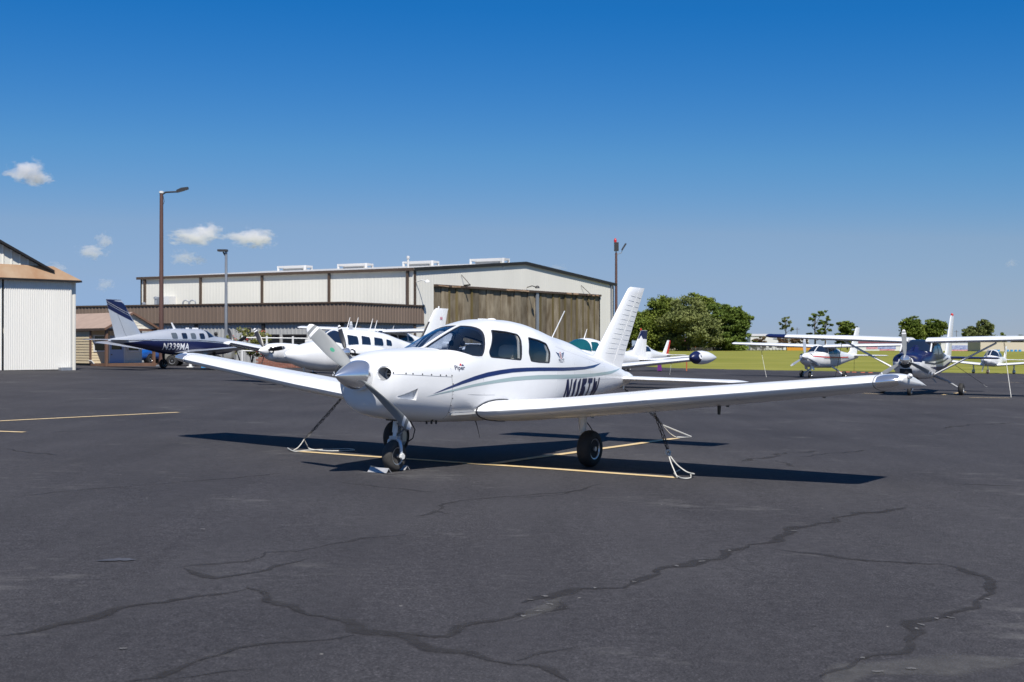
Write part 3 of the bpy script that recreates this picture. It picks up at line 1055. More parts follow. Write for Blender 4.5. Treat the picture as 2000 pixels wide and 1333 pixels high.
def main_aircraft():
    root = thing('light_airplane', 'white low-wing single-engine airplane with blue stripes and N115TW, tied down in the foreground', 'airplane', mat=place(MAIN_X, MAIN_Y, MAIN_H, MAIN_BANK))
    P = M['paint']
    T = [(2.54, 1.08, .19, 1.20, .86, 2.2, 2.2), (2.52, 1.07, .29, 1.255, .785, 2.3, 2.3), (2.46, 1.06, .375, 1.30, .71, 2.4, 2.4), (2.36, 1.05, .425, 1.335, .66, 2.5, 2.5),
         (2.18, 1.04, .465, 1.375, .615, 2.6, 2.6), (1.85, 1.04, .505, 1.402, .575, 2.7, 2.7), (1.60, 1.05, .532, 1.41, .55, 2.8, 2.8), (1.45, 1.06, .545, 1.415, .54, 2.8, 2.9), (1.30, 1.07, .55, 1.472, .535, 2.8, 2.9),
         (1.10, 1.09, .555, 1.553, .53, 2.9, 2.9), (.95, 1.10, .56, 1.61, .525, 3, 3), (.75, 1.12, .565, 1.678, .52, 3, 3), (.50, 1.13, .57, 1.74, .515, 3, 3), (.25, 1.14, .57, 1.778, .515, 3, 3),
         (0, 1.14, .57, 1.780, .515, 3, 3), (-.3, 1.14, .565, 1.758, .52, 3, 3), (-.66, 1.13, .55, 1.702, .53, 2.8, 3), (-1.2, 1.11, .50, 1.605, .56, 2.4, 2.9), (-1.6, 1.10, .445, 1.545, .60, 2.4, 2.8),
         (-2.3, 1.06, .34, 1.385, .68, 2.3, 2.6), (-3.1, 1.02, .21, 1.235, .79, 2.2, 2.4), (-3.6, 1.0, .12, 1.12, .86, 2, 2.2), (-3.85, .99, .05, 1.04, .92, 2, 2)]
    H = Hull(T)
    side_polys = {
        'windshield': [(1.475, 1.392), (1.40, 1.392), (1.345, 1.383), (1.25, 1.356), (1.15, 1.327), (1.05, 1.318), (.97, 1.322), (.92, 1.365), (.812, 1.516), (.735, 1.608), (.705, 1.65), (.69, 1.70), (.67, 1.80), (1.5, 2.0)],
        'front_window': round_poly([(.585, 1.636), (.35, 1.621), (.125, 1.592), (.10, 1.54), (.15, 1.285), (.5, 1.303), (.81, 1.321), (.825, 1.37)], 0.03),
        'rear_window': round_poly([(-.105, 1.558), (-.34, 1.528), (-.545, 1.485), (-.595, 1.37), (-.555, 1.248), (-.27, 1.256), (-.085, 1.273), (-.045, 1.37)], 0.022)}
    def cutter(poly, side, y0):
        return B().prism([(x, side * y0, z) for x, z in poly], (0, side * 1.0, 0))
    cutters = []
    for nm, poly in side_polys.items():
        for s in (1, -1):
            cutters.append((nm, s, poly, 0.022 if nm == 'windshield' else 0.2))
    ops = [('DIFFERENCE', H.loft(-1.3, 1.56, n=40, step=0.12, dy=0.028, zmin=0.66), M['interior'])]
    for nm, s, poly, y0 in cutters:
        ops.append(('DIFFERENCE', cutter(poly, s, y0), P))
    # engine air inlets, side scoop, chin
    for s in (1, -1):
        ops.append(('DIFFERENCE', B().cyl((2.36, s * 0.285, 1.125), (2.7, s * 0.285, 1.125), 0.074, n=28), M['shadow_grey']))
    sc = [(2.40, .30, .866), (2.125, .30, .985), (2.125, .30, .835)]
    ops.append(('DIFFERENCE', B().add([(2.43, .385, .868), (2.43, .60, .868), (2.125, .405, .965), (2.125, .6, .972), (2.125, .405, .832), (2.125, .6, .826)], [(0, 2, 4), (1, 5, 3), (0, 1, 3, 2), (2, 3, 5, 4), (4, 5, 1, 0)]), P))
    base = H.loft(n=72, step=0.035)
    me = bool_mesh(base, ops, 'fuselage')
    mats = [m for m in me.materials]
    if not mats or mats[0] is None:
        if mats:
            me.materials[0] = P
        else:
            me.materials.append(P)
    fus = obj('fuselage', me, None, root, 32)
    # glazing cut from thin shells just inside the skin
    shell = H.loft(-.75, 1.56, n=48, step=0.05, dy=0.008)
    inner = H.loft(-.85, 1.66, n=48, step=0.05, dy=0.014)
    outer = H.loft(-.75, 1.56, n=48, step=0.05, dy=-0.0025)
    deep = H.loft(-.85, 1.66, n=48, step=0.05, dy=0.030)
    for nm, s, poly, y0 in cutters:
        g = bool_mesh(shell, [('INTERSECT', cutter(offset_poly(poly, 0.004), s, y0 - 0.004), None), ('DIFFERENCE', inner, None)], nm)
        w = obj('windshield' if nm == 'windshield' else 'window', g, M['glass'], root, 30)
        d = 0.011
        r_ = bool_mesh(outer, [('INTERSECT', cutter(offset_poly(poly, d), s, y0 - (0.012 if nm == 'windshield' else d)), None), ('DIFFERENCE', cutter(offset_poly(poly, -0.002), s, y0 + 0.002), None), ('DIFFERENCE', deep, None)], 'window_seal')
        obj('window_seal', r_, P if nm == 'windshield' else M['seal'], w, 30)
        if nm == 'windshield':
            r_ = bool_mesh(H.loft(-.75, 1.56, n=48, step=0.05, dy=0.002), [('INTERSECT', cutter(offset_poly(poly, -0.001), s, y0 + 0.001), None), ('DIFFERENCE', cutter(offset_poly(poly, -0.014), s, y0 + 0.014), None), ('DIFFERENCE', H.loft(-.85, 1.66, n=48, step=0.05, dy=0.022), None)], 'glass_edge')
            obj('glass_edge', r_, M['seal'], w, 30)
        else:
            # cream reveal along the aft edge of each side window
            z = [p for p in offset_poly(poly, -0.004)]
            aft = sorted(z)[:len(z) // 3]
            aft = sorted(aft, key=lambda p: p[1])
            pts = [(x + 0.012, s * (H.y(x, zz) - 0.03), zz) for x, zz in aft]
            B().tube(pts, 0.016, 6).build('window_trim', M['trim'], w, 40)
    # cabin fittings
    gs = B()
    gs.loft([[(x, y * k, z) for y, z in ((-.5, 1.0), (-.5, 1.30), (-.34, 1.355), (.34, 1.355), (.5, 1.30), (.5, 1.0))] for x, k in ((1.50, .93), (1.02, 1.0), (0.98, 1.0))])
    gs.build('instrument_panel', M['panel'], root, 30)
    for y in (-.27, .27):
        yk = B()
        yk.cyl((.99, y, 1.16), (.78, y, 1.16), .012)
        yk.tube([(.78, y + .14 * math.cos(t), 1.17 + .10 * math.sin(t)) for t in [R(a) for a in range(-210, 31, 20)]], .013, 6)
        yk.build('control_yoke', M['black'], root, 40)
    B().box((-1.2, -.48, .64), (1.45, .48, .66)).build('cabin_floor', M['interior'], root)
    for y in (-.26, .26):
        seat(root, 0.25, y, .86, 1.44, M['seat'])
        seat(root, -.60, y, .86, 1.36, M['seat'])
    hs = B()
    hs.tube([(.70, -.02 + .085 * math.cos(t), 1.50 + .10 * math.sin(t)) for t in [R(a) for a in range(-20, 201, 20)]], .007, 6)
    for y in (-.105, .065):
        hs.lathe([(-.02, .01), (-.02, .03), (-.008, .037), (.012, .034), (.02, .01)], (.70, y, 1.47), (0, 1, 0), 16)
    hs.cyl((.69, -.02, 1.60), (.66, -.02, 1.68), .006)
    hs.build('hanging_headset', M['black'], root, 40)
    B().box((.50, -.25, 1.655), (.62, -.07, 1.668)).box((.50, .07, 1.655), (.62, .25, 1.668)).build('sun_visor', M['black'], root)
    # inlets: dark duct behind each mouth
    for s in (1, -1):
        B().cyl((2.385, s * .285, 1.125), (2.40, s * .285, 1.125), .07, n=24).build('inlet_baffle', M['shadow_grey'], root)
        B().lathe([(0, .040), (.014, .046), (.02, .03), (.01, .01)], (2.402, s * (.285 + .018), 1.125), (1, 0, 0), 20).build('inlet_duct', M['black'], root, 40)
        B().lathe([(-.012, .074), (.004, .080), (.008, .088), (-.01, .096)], (2.487, s * .285, 1.125), Vector((1, s * .62, 0)), 28, False).build('inlet_lip', P, root, 50)
    B().box((2.116, .40, .845), (2.124, .437, .955)).build('scoop_mouth', M['black'], root)  # black plate puts the scoop's inner darkness into colour
    # cowling seam, fasteners
    def seam(pts, name='cowling_seam', r=0.0022):
        B().tube([(x, H.y(x, z) + 0.0005, z) for x, z in pts], r, 5).build(name, M['seam'], root)
    top = [(2.50 - .0487 * i, 1.127 - .0021 * i) for i in range(20)]
    seam(top)
    aft = [(1.575 - .004 * i + (.0 if i < 9 else -.012 * (i - 8)), 1.087 - .041 * i) for i in range(13)]
    seam(aft)
    seam([(1.575, 1.087), (1.585, 1.18), (1.60, 1.27), (1.63, 1.33)], r=.0016)
    seam([(1.55, .885), (1.2, .878), (.95, .865), (.7, .86)], r=.0012)
    seam([(.97, 1.30), (.965, 1.05), (.93, .87)], r=.0011)
    seam([(2.44, 1.29), (2.2, 1.325), (1.9, 1.33)], r=.0011)
    for i, (x, z) in enumerate([top[k] for k in (1, 4, 6, 9, 12, 15, 17, 19)] + [aft[k] for k in (2, 4, 6, 8, 10)]):
        y = H.y(x, z)
        zz = z + (.014 if i < 8 else 0)
        xx = x - (.016 if i >= 8 else 0)
        B().cyl((xx, y - .002, zz), (xx, y + .003, zz), .0085, n=10).build('fastener', M['black'], root)
    # lapped skins and rivet lines of the aft body
    def ring_seam(x, z0, z1, n=9):
        for sd in (1, -1):
            B().tube([(x, sd * (H.y(x, z0 + (z1 - z0) * i / n) + .0004), z0 + (z1 - z0) * i / n) for i in range(n + 1)], .0013, 4).build('skin_lap', M['lap'], root)
    for x, z0, z1 in ((-.80, .72, 1.60), (-1.35, .68, 1.50), (-1.95, .70, 1.40), (-2.55, .76, 1.28)):
        ring_seam(x, z0, z1)
    for pts in ([(-.80, 1.02), (-1.95, 1.0), (-3.3, .99)], [(-.82, 1.45), (-1.4, 1.36), (-2.4, 1.22)]):
        for sd in (1, -1):
            fine = []
            for (xa, za), (xb, zb_) in zip(pts, pts[1:]):
                fine += [(xa + (xb - xa) * i / 8, za + (zb_ - za) * i / 8) for i in range(9)]
            B().tube([(x, sd * (H.y(x, z) + .0003), z) for x, z in fine], .0010, 4).build('skin_lap', M['lap'], root)
    rv = B()
    for x in (-.86, -1.29, -1.41, -1.89, -2.01, -2.5, -2.6):
        for i in range(22):
            z = .74 + i * .034
            if z < interp(H.T, x)[2] - .08:
                y = H.y(x, z)
                rv.cyl((x, y - .001, z), (x, y + .0016, z), .0035, n=6)
    struct(rv.build('rivet_rows', M['bead'], root), 'stuff')
    # stripes
    blue_t = [(1.89, .897), (1.66, .967), (1.395, 1.038), (1.15, 1.09), (.893, 1.133), (.62, 1.16), (.342, 1.178), (.03, 1.184), (-.27, 1.185), (-.64, 1.182), (-.995, 1.178), (-1.35, 1.176), (-1.72, 1.182), (-2.1, 1.20), (-2.47, 1.226)]
    blue_b = [(-2.1, 1.168), (-1.72, 1.146), (-1.35, 1.138), (-.995, 1.135), (-.64, 1.137), (-.27, 1.139), (.03, 1.136), (.34, 1.127), (.62, 1.107), (.892, 1.079), (1.15, 1.042), (1.395, 1.001), (1.66, .945)]
    grey_t = [(1.99, .870), (1.68, .922), (1.392, .968), (1.14, 1.0), (.889, 1.025), (.61, 1.05), (.339, 1.070), (.03, 1.08), (-.27, 1.087), (-.64, 1.087), (-.996, 1.083), (-1.5, 1.081), (-2.114, 1.085), (-2.8, 1.107), (-3.4, 1.143)]
    grey_b = [(-2.8, 1.068), (-2.117, 1.042), (-1.5, 1.032), (-.999, 1.030), (-.64, 1.034), (-.274, 1.036), (.03, 1.032), (.336, 1.023), (.61, 1.010), (.886, 0.991), (1.14, 0.971), (1.389, 0.940), (1.68, 0.906)]
    for s in (1, -1):
        H.patch(blue_t + blue_b, 'blue_stripe', M['stripe_blue'], root, s, .0025, .05)
        H.patch(grey_t + grey_b, 'grey_stripe', M['stripe_grey'], root, s, .002, .05)
    # lettering on the near side
    glyphs = {'N': (1.0, [(0, 0), (.25, 0), (.25, .60), (.69, 0), (1, 0), (1, 1), (.75, 1), (.75, .40), (.31, 1), (0, 1)]),
              '1': (.60, [(.26, 0), (.54, 0), (.54, 1), (.34, 1), (.04, .84), (.04, .68), (.26, .77)]),
              '5': (.92, [(0, 0), (.72, 0), (.92, .15), (.92, .50), (.74, .64), (.26, .64), (.26, .82), (.92, .82), (.92, 1), (0, 1), (0, .48), (.62, .48), (.66, .42), (.66, .24), (.62, .20), (0, .20)]),
              'T': (.93, [(.33, 0), (.60, 0), (.60, .80), (.93, .80), (.93, 1), (0, 1), (0, .80), (.33, .80)]),
              'W': (1.3, [(.18, 0), (.50, 0), (.65, .52), (.80, 0), (1.12, 0), (1.30, 1), (1.05, 1), (.94, .34), (.78, .85), (.52, .85), (.36, .34), (.25, 1), (0, 1)])}
    def register(name, m_, x0, z0, off):
        bm = bmesh.new()
        cur, hh, ww = 0.0, .30, .186
        for ch_ in 'N115TW':
            wd, poly = glyphs[ch_]
            bm.faces.new([bm.verts.new((x0 - (cur + px_) * ww - .05 * pz_, 0, z0 + pz_ * hh)) for px_, pz_ in poly])
            cur += wd + .26
        H._project(bm, name, m_, root, 1, off, .03)
    register('registration_shadow', M['shadow_grey'], -1.052, .724, .0025)
    register('registration', M['navy'], -1.035, .718, .0048)
    H.text('Piper', 'maker_name', M['navy'], root, 1.515, 1.150, .068, .185, off=.003, step=.03, bold=.01)
    H.patch([(1.425, 1.217), (1.40, 1.245), (1.372, 1.217)], 'maker_mark', M['red'], root, 1, .003)
    H.patch([(1.385, 1.214), (1.362, 1.236), (1.345, 1.214)], 'maker_mark', M['stripe_blue'], root, 1, .0034)
    H.text('PILOT', 'model_name', M['navy'], root, -.835, 1.245, .05, .18, off=.003, step=.03)
    for s in (1, -1):                       # winged badge
        for k in range(4):
            x0, z0 = -.92 - s * .028, 1.312 + .017 * k
            L = .052 + .022 * k
            H.patch([(x0, z0), (x0 - s * L * .6, z0 + .007), (x0 - s * L, z0 + .022), (x0 - s * L * .9, z0 + .008), (x0 - s * L * .4, z0 - .006)][::1], 'badge_feather', M['stripe_blue'], root, 1, .003, .05)
    H.patch([(-.92 + .022 * math.cos(a * .5236), 1.340 + .048 * math.sin(a * .5236)) for a in range(12)], 'badge_shield', M['red'], root, 1, .0035)
    H.patch([(-.92 + .014 * math.cos(a * .5236), 1.340 + .036 * math.sin(a * .5236)) for a in range(12)], 'badge_shield', M['white_band'], root, 1, .005)
    H.patch([(-.92 + .007 * math.cos(a * .5236), 1.338 + .024 * math.sin(a * .5236)) for a in range(12)], 'badge_shield', M['navy'], root, 1, .0065)

    # wings
    INC = .08
    def wz(y):
        return .612 + (y - .6) * .117
    st = [(.40, 1.03, 1.84, .628, .14), (.62, 1.005, 1.82, .632, .14), (.80, .945, 1.755, .648, .143), (1.0, .865, 1.67, .668, .148), (1.3, .81, 1.612, .696, .15), (1.7, .795, 1.60, wz(1.7), .15), (2.6, .795, 1.60, wz(2.6), .15), (5.10, .50, 1.10, wz(5.10), .15)]
    for s in (1, -1):
        w = make_wing(root, st, s, P, flap=(.75, 2.55), aileron=(2.62, 4.92), tip=.20, inc=INC)
        # root seal line
        y = .0
        loop = []
        fo = foil(0, .34, 16, .02)
        for x, h, cm in fo:
            X = 1.008 - x * 1.82
            Z = .631 + (h * .14 + cm + INC * (.3 - x)) * 1.82
            loop.append((X + .004, s * max(H.y(X, Z) + .006, .50), Z))
        n = len(loop) // 2
        lp = loop[17:][::-1]
        seq = list(reversed(loop[:17])) + list(reversed(loop[17:]))
        B().tube(seq, .0115, 6).build('wing_root_seal', M['seal'], w)
        for fr_ in (.17, .42):
            pts = []
            for row in cut_stations(st, 1.35, 5.0, .3):
                fo3 = foil(fr_, fr_ + .001, 1, .02)[0]
                pts.append((row[1] - fr_ * row[2], s * row[0], row[3] + (fo3[1] * row[4] + fo3[2] + INC * (.3 - fr_)) * row[2] + .0004))
            B().tube(pts, .0013, 4).build('skin_lap', M['lap'], w)
        for yy in (1.35, 2.35, 2.62, 3.6, 4.3):
            row = cut_stations(st, yy, yy + .01, .01)[0]
            fo3 = [q_ for q_ in foil(0, .74, 14, .02)]
            B().tube([(row[1] - x * row[2], s * yy, row[3] + (h * row[4] + cm + INC * (.3 - x)) * row[2] + (.0004 if h > 0 else -.0004)) for x, h, cm in fo3], .0012, 4).build('skin_lap', M['lap'], w)
        # tip seam and recessed landing light under a clear cover
        stt = cut_stations(st, 5.02, 5.03, .01)
        rr = wing_rings(stt, side=s, grow=.0015, inc=INC)
        B().loft([[(p[0] + .001, p[1], p[2]) for p in q] for q in rr]).build('tip_seam', M['seam'], w, 35)
        cov = cut_stations(st, 5.05, 5.10, .02)
        cov += [tip_row(st[-1], .20, k / 10) for k in range(1, 7)]
        lens = []
        m_ = len(cov)
        for i, row in enumerate(cov):
            e = math.sin(math.pi * (i + .35) / (m_ - .3)) ** .6
            fo2 = foil(0, .035 + .085 * e, 8, .02)
            lens.append([(row[1] - x * row[2] + .004, s * row[0], row[3] + (h * row[4] * 1.03 + cm + INC * (.3 - x)) * row[2]) for x, h, cm in fo2])
        B().loft(lens).build('landing_light_cover', M['chrome'], w, 40)
        yt = 5.30
        B().lathe([(0, .02), (.05, .028), (.09, .02), (.11, .004)], (.16, s * yt, wz(yt) + .06), (1, s * .35, .1), 14).build('position_light', M['white_band'], w, 50)
        # static wick, tie-down ring, hinge brackets
        rg = B().tube([(.08, s * 2.37 + .02 * math.cos(t), wz(2.37) - .115 + .024 * math.sin(t)) for t in [R(a) for a in range(0, 361, 30)]], .005, 6)
        rg.cyl((.08, s * 2.37, wz(2.37) - .095), (.08, s * 2.37, wz(2.37) - .05), .006)
        rg.build('tie_down_ring', M['alu'], w)
        for yy, ln in ((1.25, .06), (2.0, .05), (3.05, .05), (4.2, .03)):
            z0 = wz(yy) - .065
            B().prism([(-.34, s * yy, z0), (-.52, s * yy, z0 + .01), (-.50, s * yy, z0 - ln), (-.44, s * yy, z0 - ln * .9)], (0, s * .008, 0)).build('hinge_bracket', M['paint_dull'] if yy < 3 else M['black'], w)
    # pitot mast under left wing
    B().prism([(.12, 3.17, wz(3.17) - .07), (.04, 3.17, wz(3.17) - .07), (.06, 3.17, wz(3.17) - .19), (.11, 3.17, wz(3.17) - .185)], (0, .014, 0)).build('pitot_mast', M['black'], root)
    B().lathe([(0, .02), (.001, .05), (.004, .052), (.006, .01)], (.62, 1.42, wz(1.42) + .085), (.75, .1, .66), 20).build('fuel_cap', M['alu'], root, 40)

    # tail
    fin_rows = [(1.10, -2.42, -3.62, .10), (1.28, -2.72, -3.70, .11), (1.45, -2.88, -3.79, .105), (2.30, -3.74, -4.31, .062), (2.355, -3.80, -4.345, .055), (2.39, -3.88, -4.37, .03)]
    f = make_fin(root, fin_rows, P, hinge=.62)
    def fin_x(z, fr):
        for a, c in zip(fin_rows, fin_rows[1:]):
            if a[0] <= z <= c[0]:
                t = (z - a[0]) / (c[0] - a[0])
                xl, xt = a[1] + (c[1] - a[1]) * t, a[2] + (c[2] - a[2]) * t
                th = a[3] + (c[3] - a[3]) * t
                fo = foil(fr, min(1, fr + .001), 1, 0)
                return xl - fr * (xl - xt), fo[0][1] * th
        return 0, 0
    for k in range(13):                      # stamped stiffening beads
        z = 1.38 + k * .0735
        for s in (1, -1):
            for a, c in ((.22, .58), (.67, .97)):
                pts = []
                for i in range(5):
                    fr = a + (c - a) * i / 4
                    zz = z - .035 * fr
                    x, y = fin_x(zz, fr)
                    pts.append((x, s * (y + .0005), zz))
                B().tube(pts, [.002, .0042, .0045, .0042, .002], 6).build('stiffening_bead', M['bead'], f, 40)
    make_stab(root, [(.03, -3.36, .74, .985, .1), (1.84, -3.36, .74, .985, .09)], P, name='stabilator', tip=.07)
    for s in (1, -1):
        B().box((-4.12, s * 1.0 - .85, .983), (-4.115, s * 1.0 + .85, .987)).build('trim_tab_edge', M['seam'], root)
    B().loft([[(x, y * k, .985 + z * k) for y, z in [(.09 * math.cos(R(a)), .10 * math.sin(R(a))) for a in range(0, 360, 30)]] for x, k in ((-3.55, 1.2), (-3.8, 1.0), (-3.95, .55), (-4.0, .15))]).build('tail_cone', P, root, 50)
    B().cyl((-3.72, .0, .9), (-3.72, .0, .82), .012).build('tail_ring', M['alu'], root)
    # aerials, beacon, roof blister
    B().loft([[(-1.52 + dx * .016 - .36 * t, dy * .006 * (1 - .6 * t), 1.545 + .41 * t) for dx, dy in ((1, 0), (0, 1), (-1, 0), (0, -1))] for t in (0, .5, 1)]).build('radio_aerial', M['paint'], root, 40)
    B().lathe([(0, .06), (.008, .057), (.018, .04), (.02, .005)], (-.02, 0, 1.778), (0, 0, 1), 18).build('satellite_aerial', M['white_band'], root, 50)
    B().box((.12, -.03, 1.775), (.24, .03, 1.788)).build('roof_vent', P, root)
    B().tube([(.45, .1, .53), (.40, .1, .44), (.34, .1, .30)], [.008, .005, .002], 6).build('belly_aerial', M['black'], root)
    for x, y in ((1.62, .22), (1.58, .26), (1.53, .29)):
        B().cyl((x, y, .60), (x, y, .535), .012, n=10).build('drain_tube', M['black'], root)
    B().lathe([(0, .016), (.012, .016), (.012, .004)], (1.60, .285, .59), (0, .8, -.6), 12).build('drain_fitting', M['black'], root)
    B().tube([(1.78, -.16, .60), (1.68, -.17, .545), (1.52, -.17, .52)], .027, 12).build('exhaust_pipe', M['galv'], root, 50)

    # propeller
    a0 = math.atan2(.536, -.739)
    pp = make_prop(root, (2.60, 0, 1.10), 2, a0, .915, .172, .385, .168, M['blade'], M['chrome'])
    rd = Vector((0, math.cos(a0), math.sin(a0)))
    tg = Vector((0, -math.sin(a0), math.cos(a0)))
    dec = B()
    beta = R(58 - 38 * .52)
    cd = tg * math.cos(beta) + Vector((1, 0, 0)) * math.sin(beta)
    nd = rd.cross(cd)
    if nd.x < 0:
        nd = -nd
    c0 = Vector((2.60, 0, 1.10)) + rd * (.50 * .915) + nd * .0125
    dec.v = [tuple(c0 + rd * (.035 * math.cos(t)) + cd * (.02 * math.sin(t))) for t in [i * math.pi / 8 for i in range(16)]]
    dec.f = [tuple(range(16))]
    dec.build('blade_badge', M['green'], pp)

    # nose gear
    ng = B()
    ng.cyl((1.90, 0, .66), (1.925, 0, .44), .032, n=14)
    ng.cyl((1.925, 0, .46), (1.93, 0, .385), .022, n=14)
    g = ng.build('nose_gear_leg', M['paint_dull'], root, 40)
    # fork
    fk = B()
    fk.tube([(1.925, -.10, .17), (1.925, -.095, .26), (1.925, -.075, .34), (1.925, -.035, .372), (1.925, .035, .372), (1.925, .075, .34), (1.925, .095, .26), (1.925, .10, .17)], [.017, .02, .024, .026, .026, .024, .02, .017], 10)
    fk.box((1.885, -.05, .365), (1.965, .05, .40))
    fk.build('nose_fork', M['silver_paint'], g, 40)
    lk = B()
    lk.tube([(1.90, .03, .58), (1.77, .035, .50), (1.90, .03, .40)], .014, 8)
    lk.tube([(1.90, -.03, .58), (1.77, -.035, .50), (1.90, -.03, .40)], .014, 8)
    lk.cyl((1.77, -.05, .50), (1.77, .05, .50), .012)
    lk.tube([(1.95, .06, .55), (1.80, .075, .47)], .014, 8)
    lk.build('torque_link', M['galv'], g, 40)
    B().tube([(1.88, .06, .60), (1.76, .10, .56), (1.70, .115, .47), (1.73, .11, .37), (1.83, .09, .32)], .007, 8).build('brake_hose', M['black'], g, 40)
    B().box((1.84, -.06, .58), (2.02, .06, .66)).build('gear_well', M['black'], g)
    make_wheel(g, (1.93, 0, .175), .178, .125, M['tyre_dusty'], n=40)
    B().cyl((1.93, -.125, .175), (1.93, .125, .175), .022, n=12).build('axle', M['alu'], g, 40)
    B().cyl((1.93, .10, .175), (1.93, .130, .175), .036, n=6).build('axle_nut', M['white_trim'], g)
    # main gear; the near tyre is squashed a little by the lean
    for s, dz in ((1, .0125), (-1, -.0125)):
        y = s * 1.478
        leg = B()
        leg.lathe([(0, .055), (.10, .052), (.26, .045), (.30, .042), (.302, .01)], (.02, y - s * .10, .72), (-.06, 0, -1), 18)
        leg.cyl((.003, y - s * .10, .43), (-.01, y - s * .10, .25), .024, n=14)
        g = leg.build('main_gear_leg', M['paint_dull'], root, 40)
        bk = B()
        bk.box((-.05, min(y - s * .13, y - s * .07), .16 + dz), (.03, max(y - s * .13, y - s * .07), .29 + dz))
        bk.tube([(-.0, y - s * .10, .42), (-.10, y - s * .10, .36), (-.03, y - s * .10, .27)], .01, 8)
        bk.build('torque_link', M['alu'], g, 40)
        B().tube([(-.04, y - s * .08, .55), (-.09, y - s * .06, .50), (-.12, y - s * .02, .42), (-.10, y - s * .05, .33)], .006, 8).build('brake_hose', M['black'], g, 40)
        make_wheel(g, (0, y, .218 + dz), .222, .165, n=44, spokes=True)
        B().lathe([(0, .13), (s * .012, .13), (s * .012, .06)], (0, y - s * .085, .218 + dz), (0, 1, 0), 24).build('brake_disc', M['galv'], g, 40)
    return root, H

main, HULL = main_aircraft()
MW = main.matrix_world.copy()

# ------------------------------------------------------------------ tie-downs and chocks of the trainer
def rope_thing(label, chain_pts, rope_pts, group=None, r=0.0085):
    b0 = G(1000, 1000)
    root = thing('tie_down', label, 'tie-down', rope_pts[-1], group)
    o = Vector(root.location)
    # chain: alternating links
    links = []
    ch = B()
    for a, c in zip(chain_pts, chain_pts[1:]):
        L = (c - a).length
        n = max(1, int(L / 0.05))
        d = (c - a).normalized()
        u = d.orthogonal().normalized()
        v = d.cross(u)
        for i in range(n):
            m_ = a.lerp(c, (i + .5) / n)
            e = u if i % 2 else v
            pts = [m_ + d * (L / n * .66 * math.cos(t)) + e * (.010 * math.sin(t)) for t in [k * math.pi / 4 for k in range(9)]]
            ch.tube([p - o for p in pts], .0036, 5)
    if len(chain_pts) > 1 and (chain_pts[-1] - chain_pts[0]).length < 1.6:
        a, c = chain_pts[0], chain_pts[-1]           # second strand hanging beside the first
        L = (c - a).length
        n = max(1, int(L / 0.06))
        d = (c - a).normalized()
        v = Vector((.028, 0, 0))
        for i in range(n):
            m_ = a.lerp(c, (i + .5) / n) + v * math.sin(math.pi * (i + .5) / n) ** .5
            e = d.cross(Vector((0, 1, 0))) if i % 2 else Vector((0, 1, 0))
            ch.tube([m_ + d * (L / n * .66 * math.cos(t)) + e * (.009 * math.sin(t)) - o for t in [k * math.pi / 4 for k in range(9)]], .0034, 5)
    if chain_pts:
        ch.build('chain', M['chain'], root, 60)
    rp = B()
    fine = []
    for a, c in zip(rope_pts, rope_pts[1:]):
        for i in range(6):
            fine.append(a.lerp(c, i / 6))
    fine.append(rope_pts[-1])
    sag = [p - Vector((0, 0, .02 * math.sin(math.pi * i / (len(fine) - 1)))) for i, p in enumerate(fine)]
    rp.tube([p - o for p in sag], r * .85, 6)
    rp.build('rope', M['rope'], root, 60)
    return root

def smooth_path(pts, k=6):
    out = []
    for i in range(len(pts) - 1):
        p0, p1, p2, p3 = pts[max(i - 1, 0)], pts[i], pts[i + 1], pts[min(i + 2, len(pts) - 1)]
        for j in range(k):
            t = j / k
            out.append(.5 * ((2 * p1) + (p2 - p0) * t + (2 * p0 - 5 * p1 + 4 * p2 - p3) * t * t + (3 * p1 - p0 - 3 * p2 + p3) * t ** 3))
    return out + [pts[-1]]

def loc(x, y, z):
    return MW @ Vector((x, y, z))

def up(p, h):
    return Vector((p.x, p.y, gz(p.x, p.y) + h))

ringL, ringR, ringT = loc(.08, 2.37, .70), loc(.08, -2.37, .70), loc(-3.72, 0, .83)
kn = ringL.lerp(A_L, .62)
tl = rope_thing('chain and pale rope from near wing to apron anchor, loose loop on the ground', [ringL, kn], [kn, kn.lerp(A_L, .3), up(A_L, .015)], 'tie-downs of the foreground airplane')
o = Vector(tl.location)
side = Vector((1, -.1, 0))
lp = [kn, kn.lerp(A_L, .45) + side * .05, kn.lerp(A_L, .75) + side * .13, up(A_L + side * .19, .05), up(A_L + side * .19 + Vector((0, .25, 0)), .02), up(A_L + Vector((.13, -.12, 0)), .015), up(A_L + Vector((.03, -.12, 0)), .015), up(A_L + Vector((.01, .3, 0)), .02), up(A_L + Vector((.12, .62, 0)), .03)]
B().tube([p - o for p in smooth_path(lp)], .0075, 6).build('loose_rope', M['rope'], tl, 60)
B().tube([kn - o + Vector((.025 * math.cos(t), 0, .03 * math.sin(t))) for t in [k * .6 for k in range(16)]], .012, 6).build('knot', M['rope'], tl, 60)
B().lathe([(-.03, .01), (0, .035), (.008, .03), (.01, .01)], up(A_L, .01) - o, (0, 0, 1), 12).build('anchor', M['chain'], tl)
kn = ringR.lerp(A_R, .78)
tr = rope_thing('chain and pale rope from far wing to apron anchor, rope end trailing along yellow line', [ringR, kn], [kn, kn.lerp(A_R, .5), up(A_R, .015)], 'tie-downs of the foreground airplane')
o = Vector(tr.location)
lp = [kn, kn.lerp(up(G(603, 880), .02), .6), up(G(606, 880), .02), up(G(640, 883), .015), up(G(690, 882), .015), up(G(680, 879), .015), up(G(640, 880), .015), up(G(600, 882), .015), up(G(575, 884), .015), up(G(562, 880), .03)]
B().tube([p - o for p in smooth_path(lp)], .0075, 6).build('loose_rope', M['rope'], tr, 60)
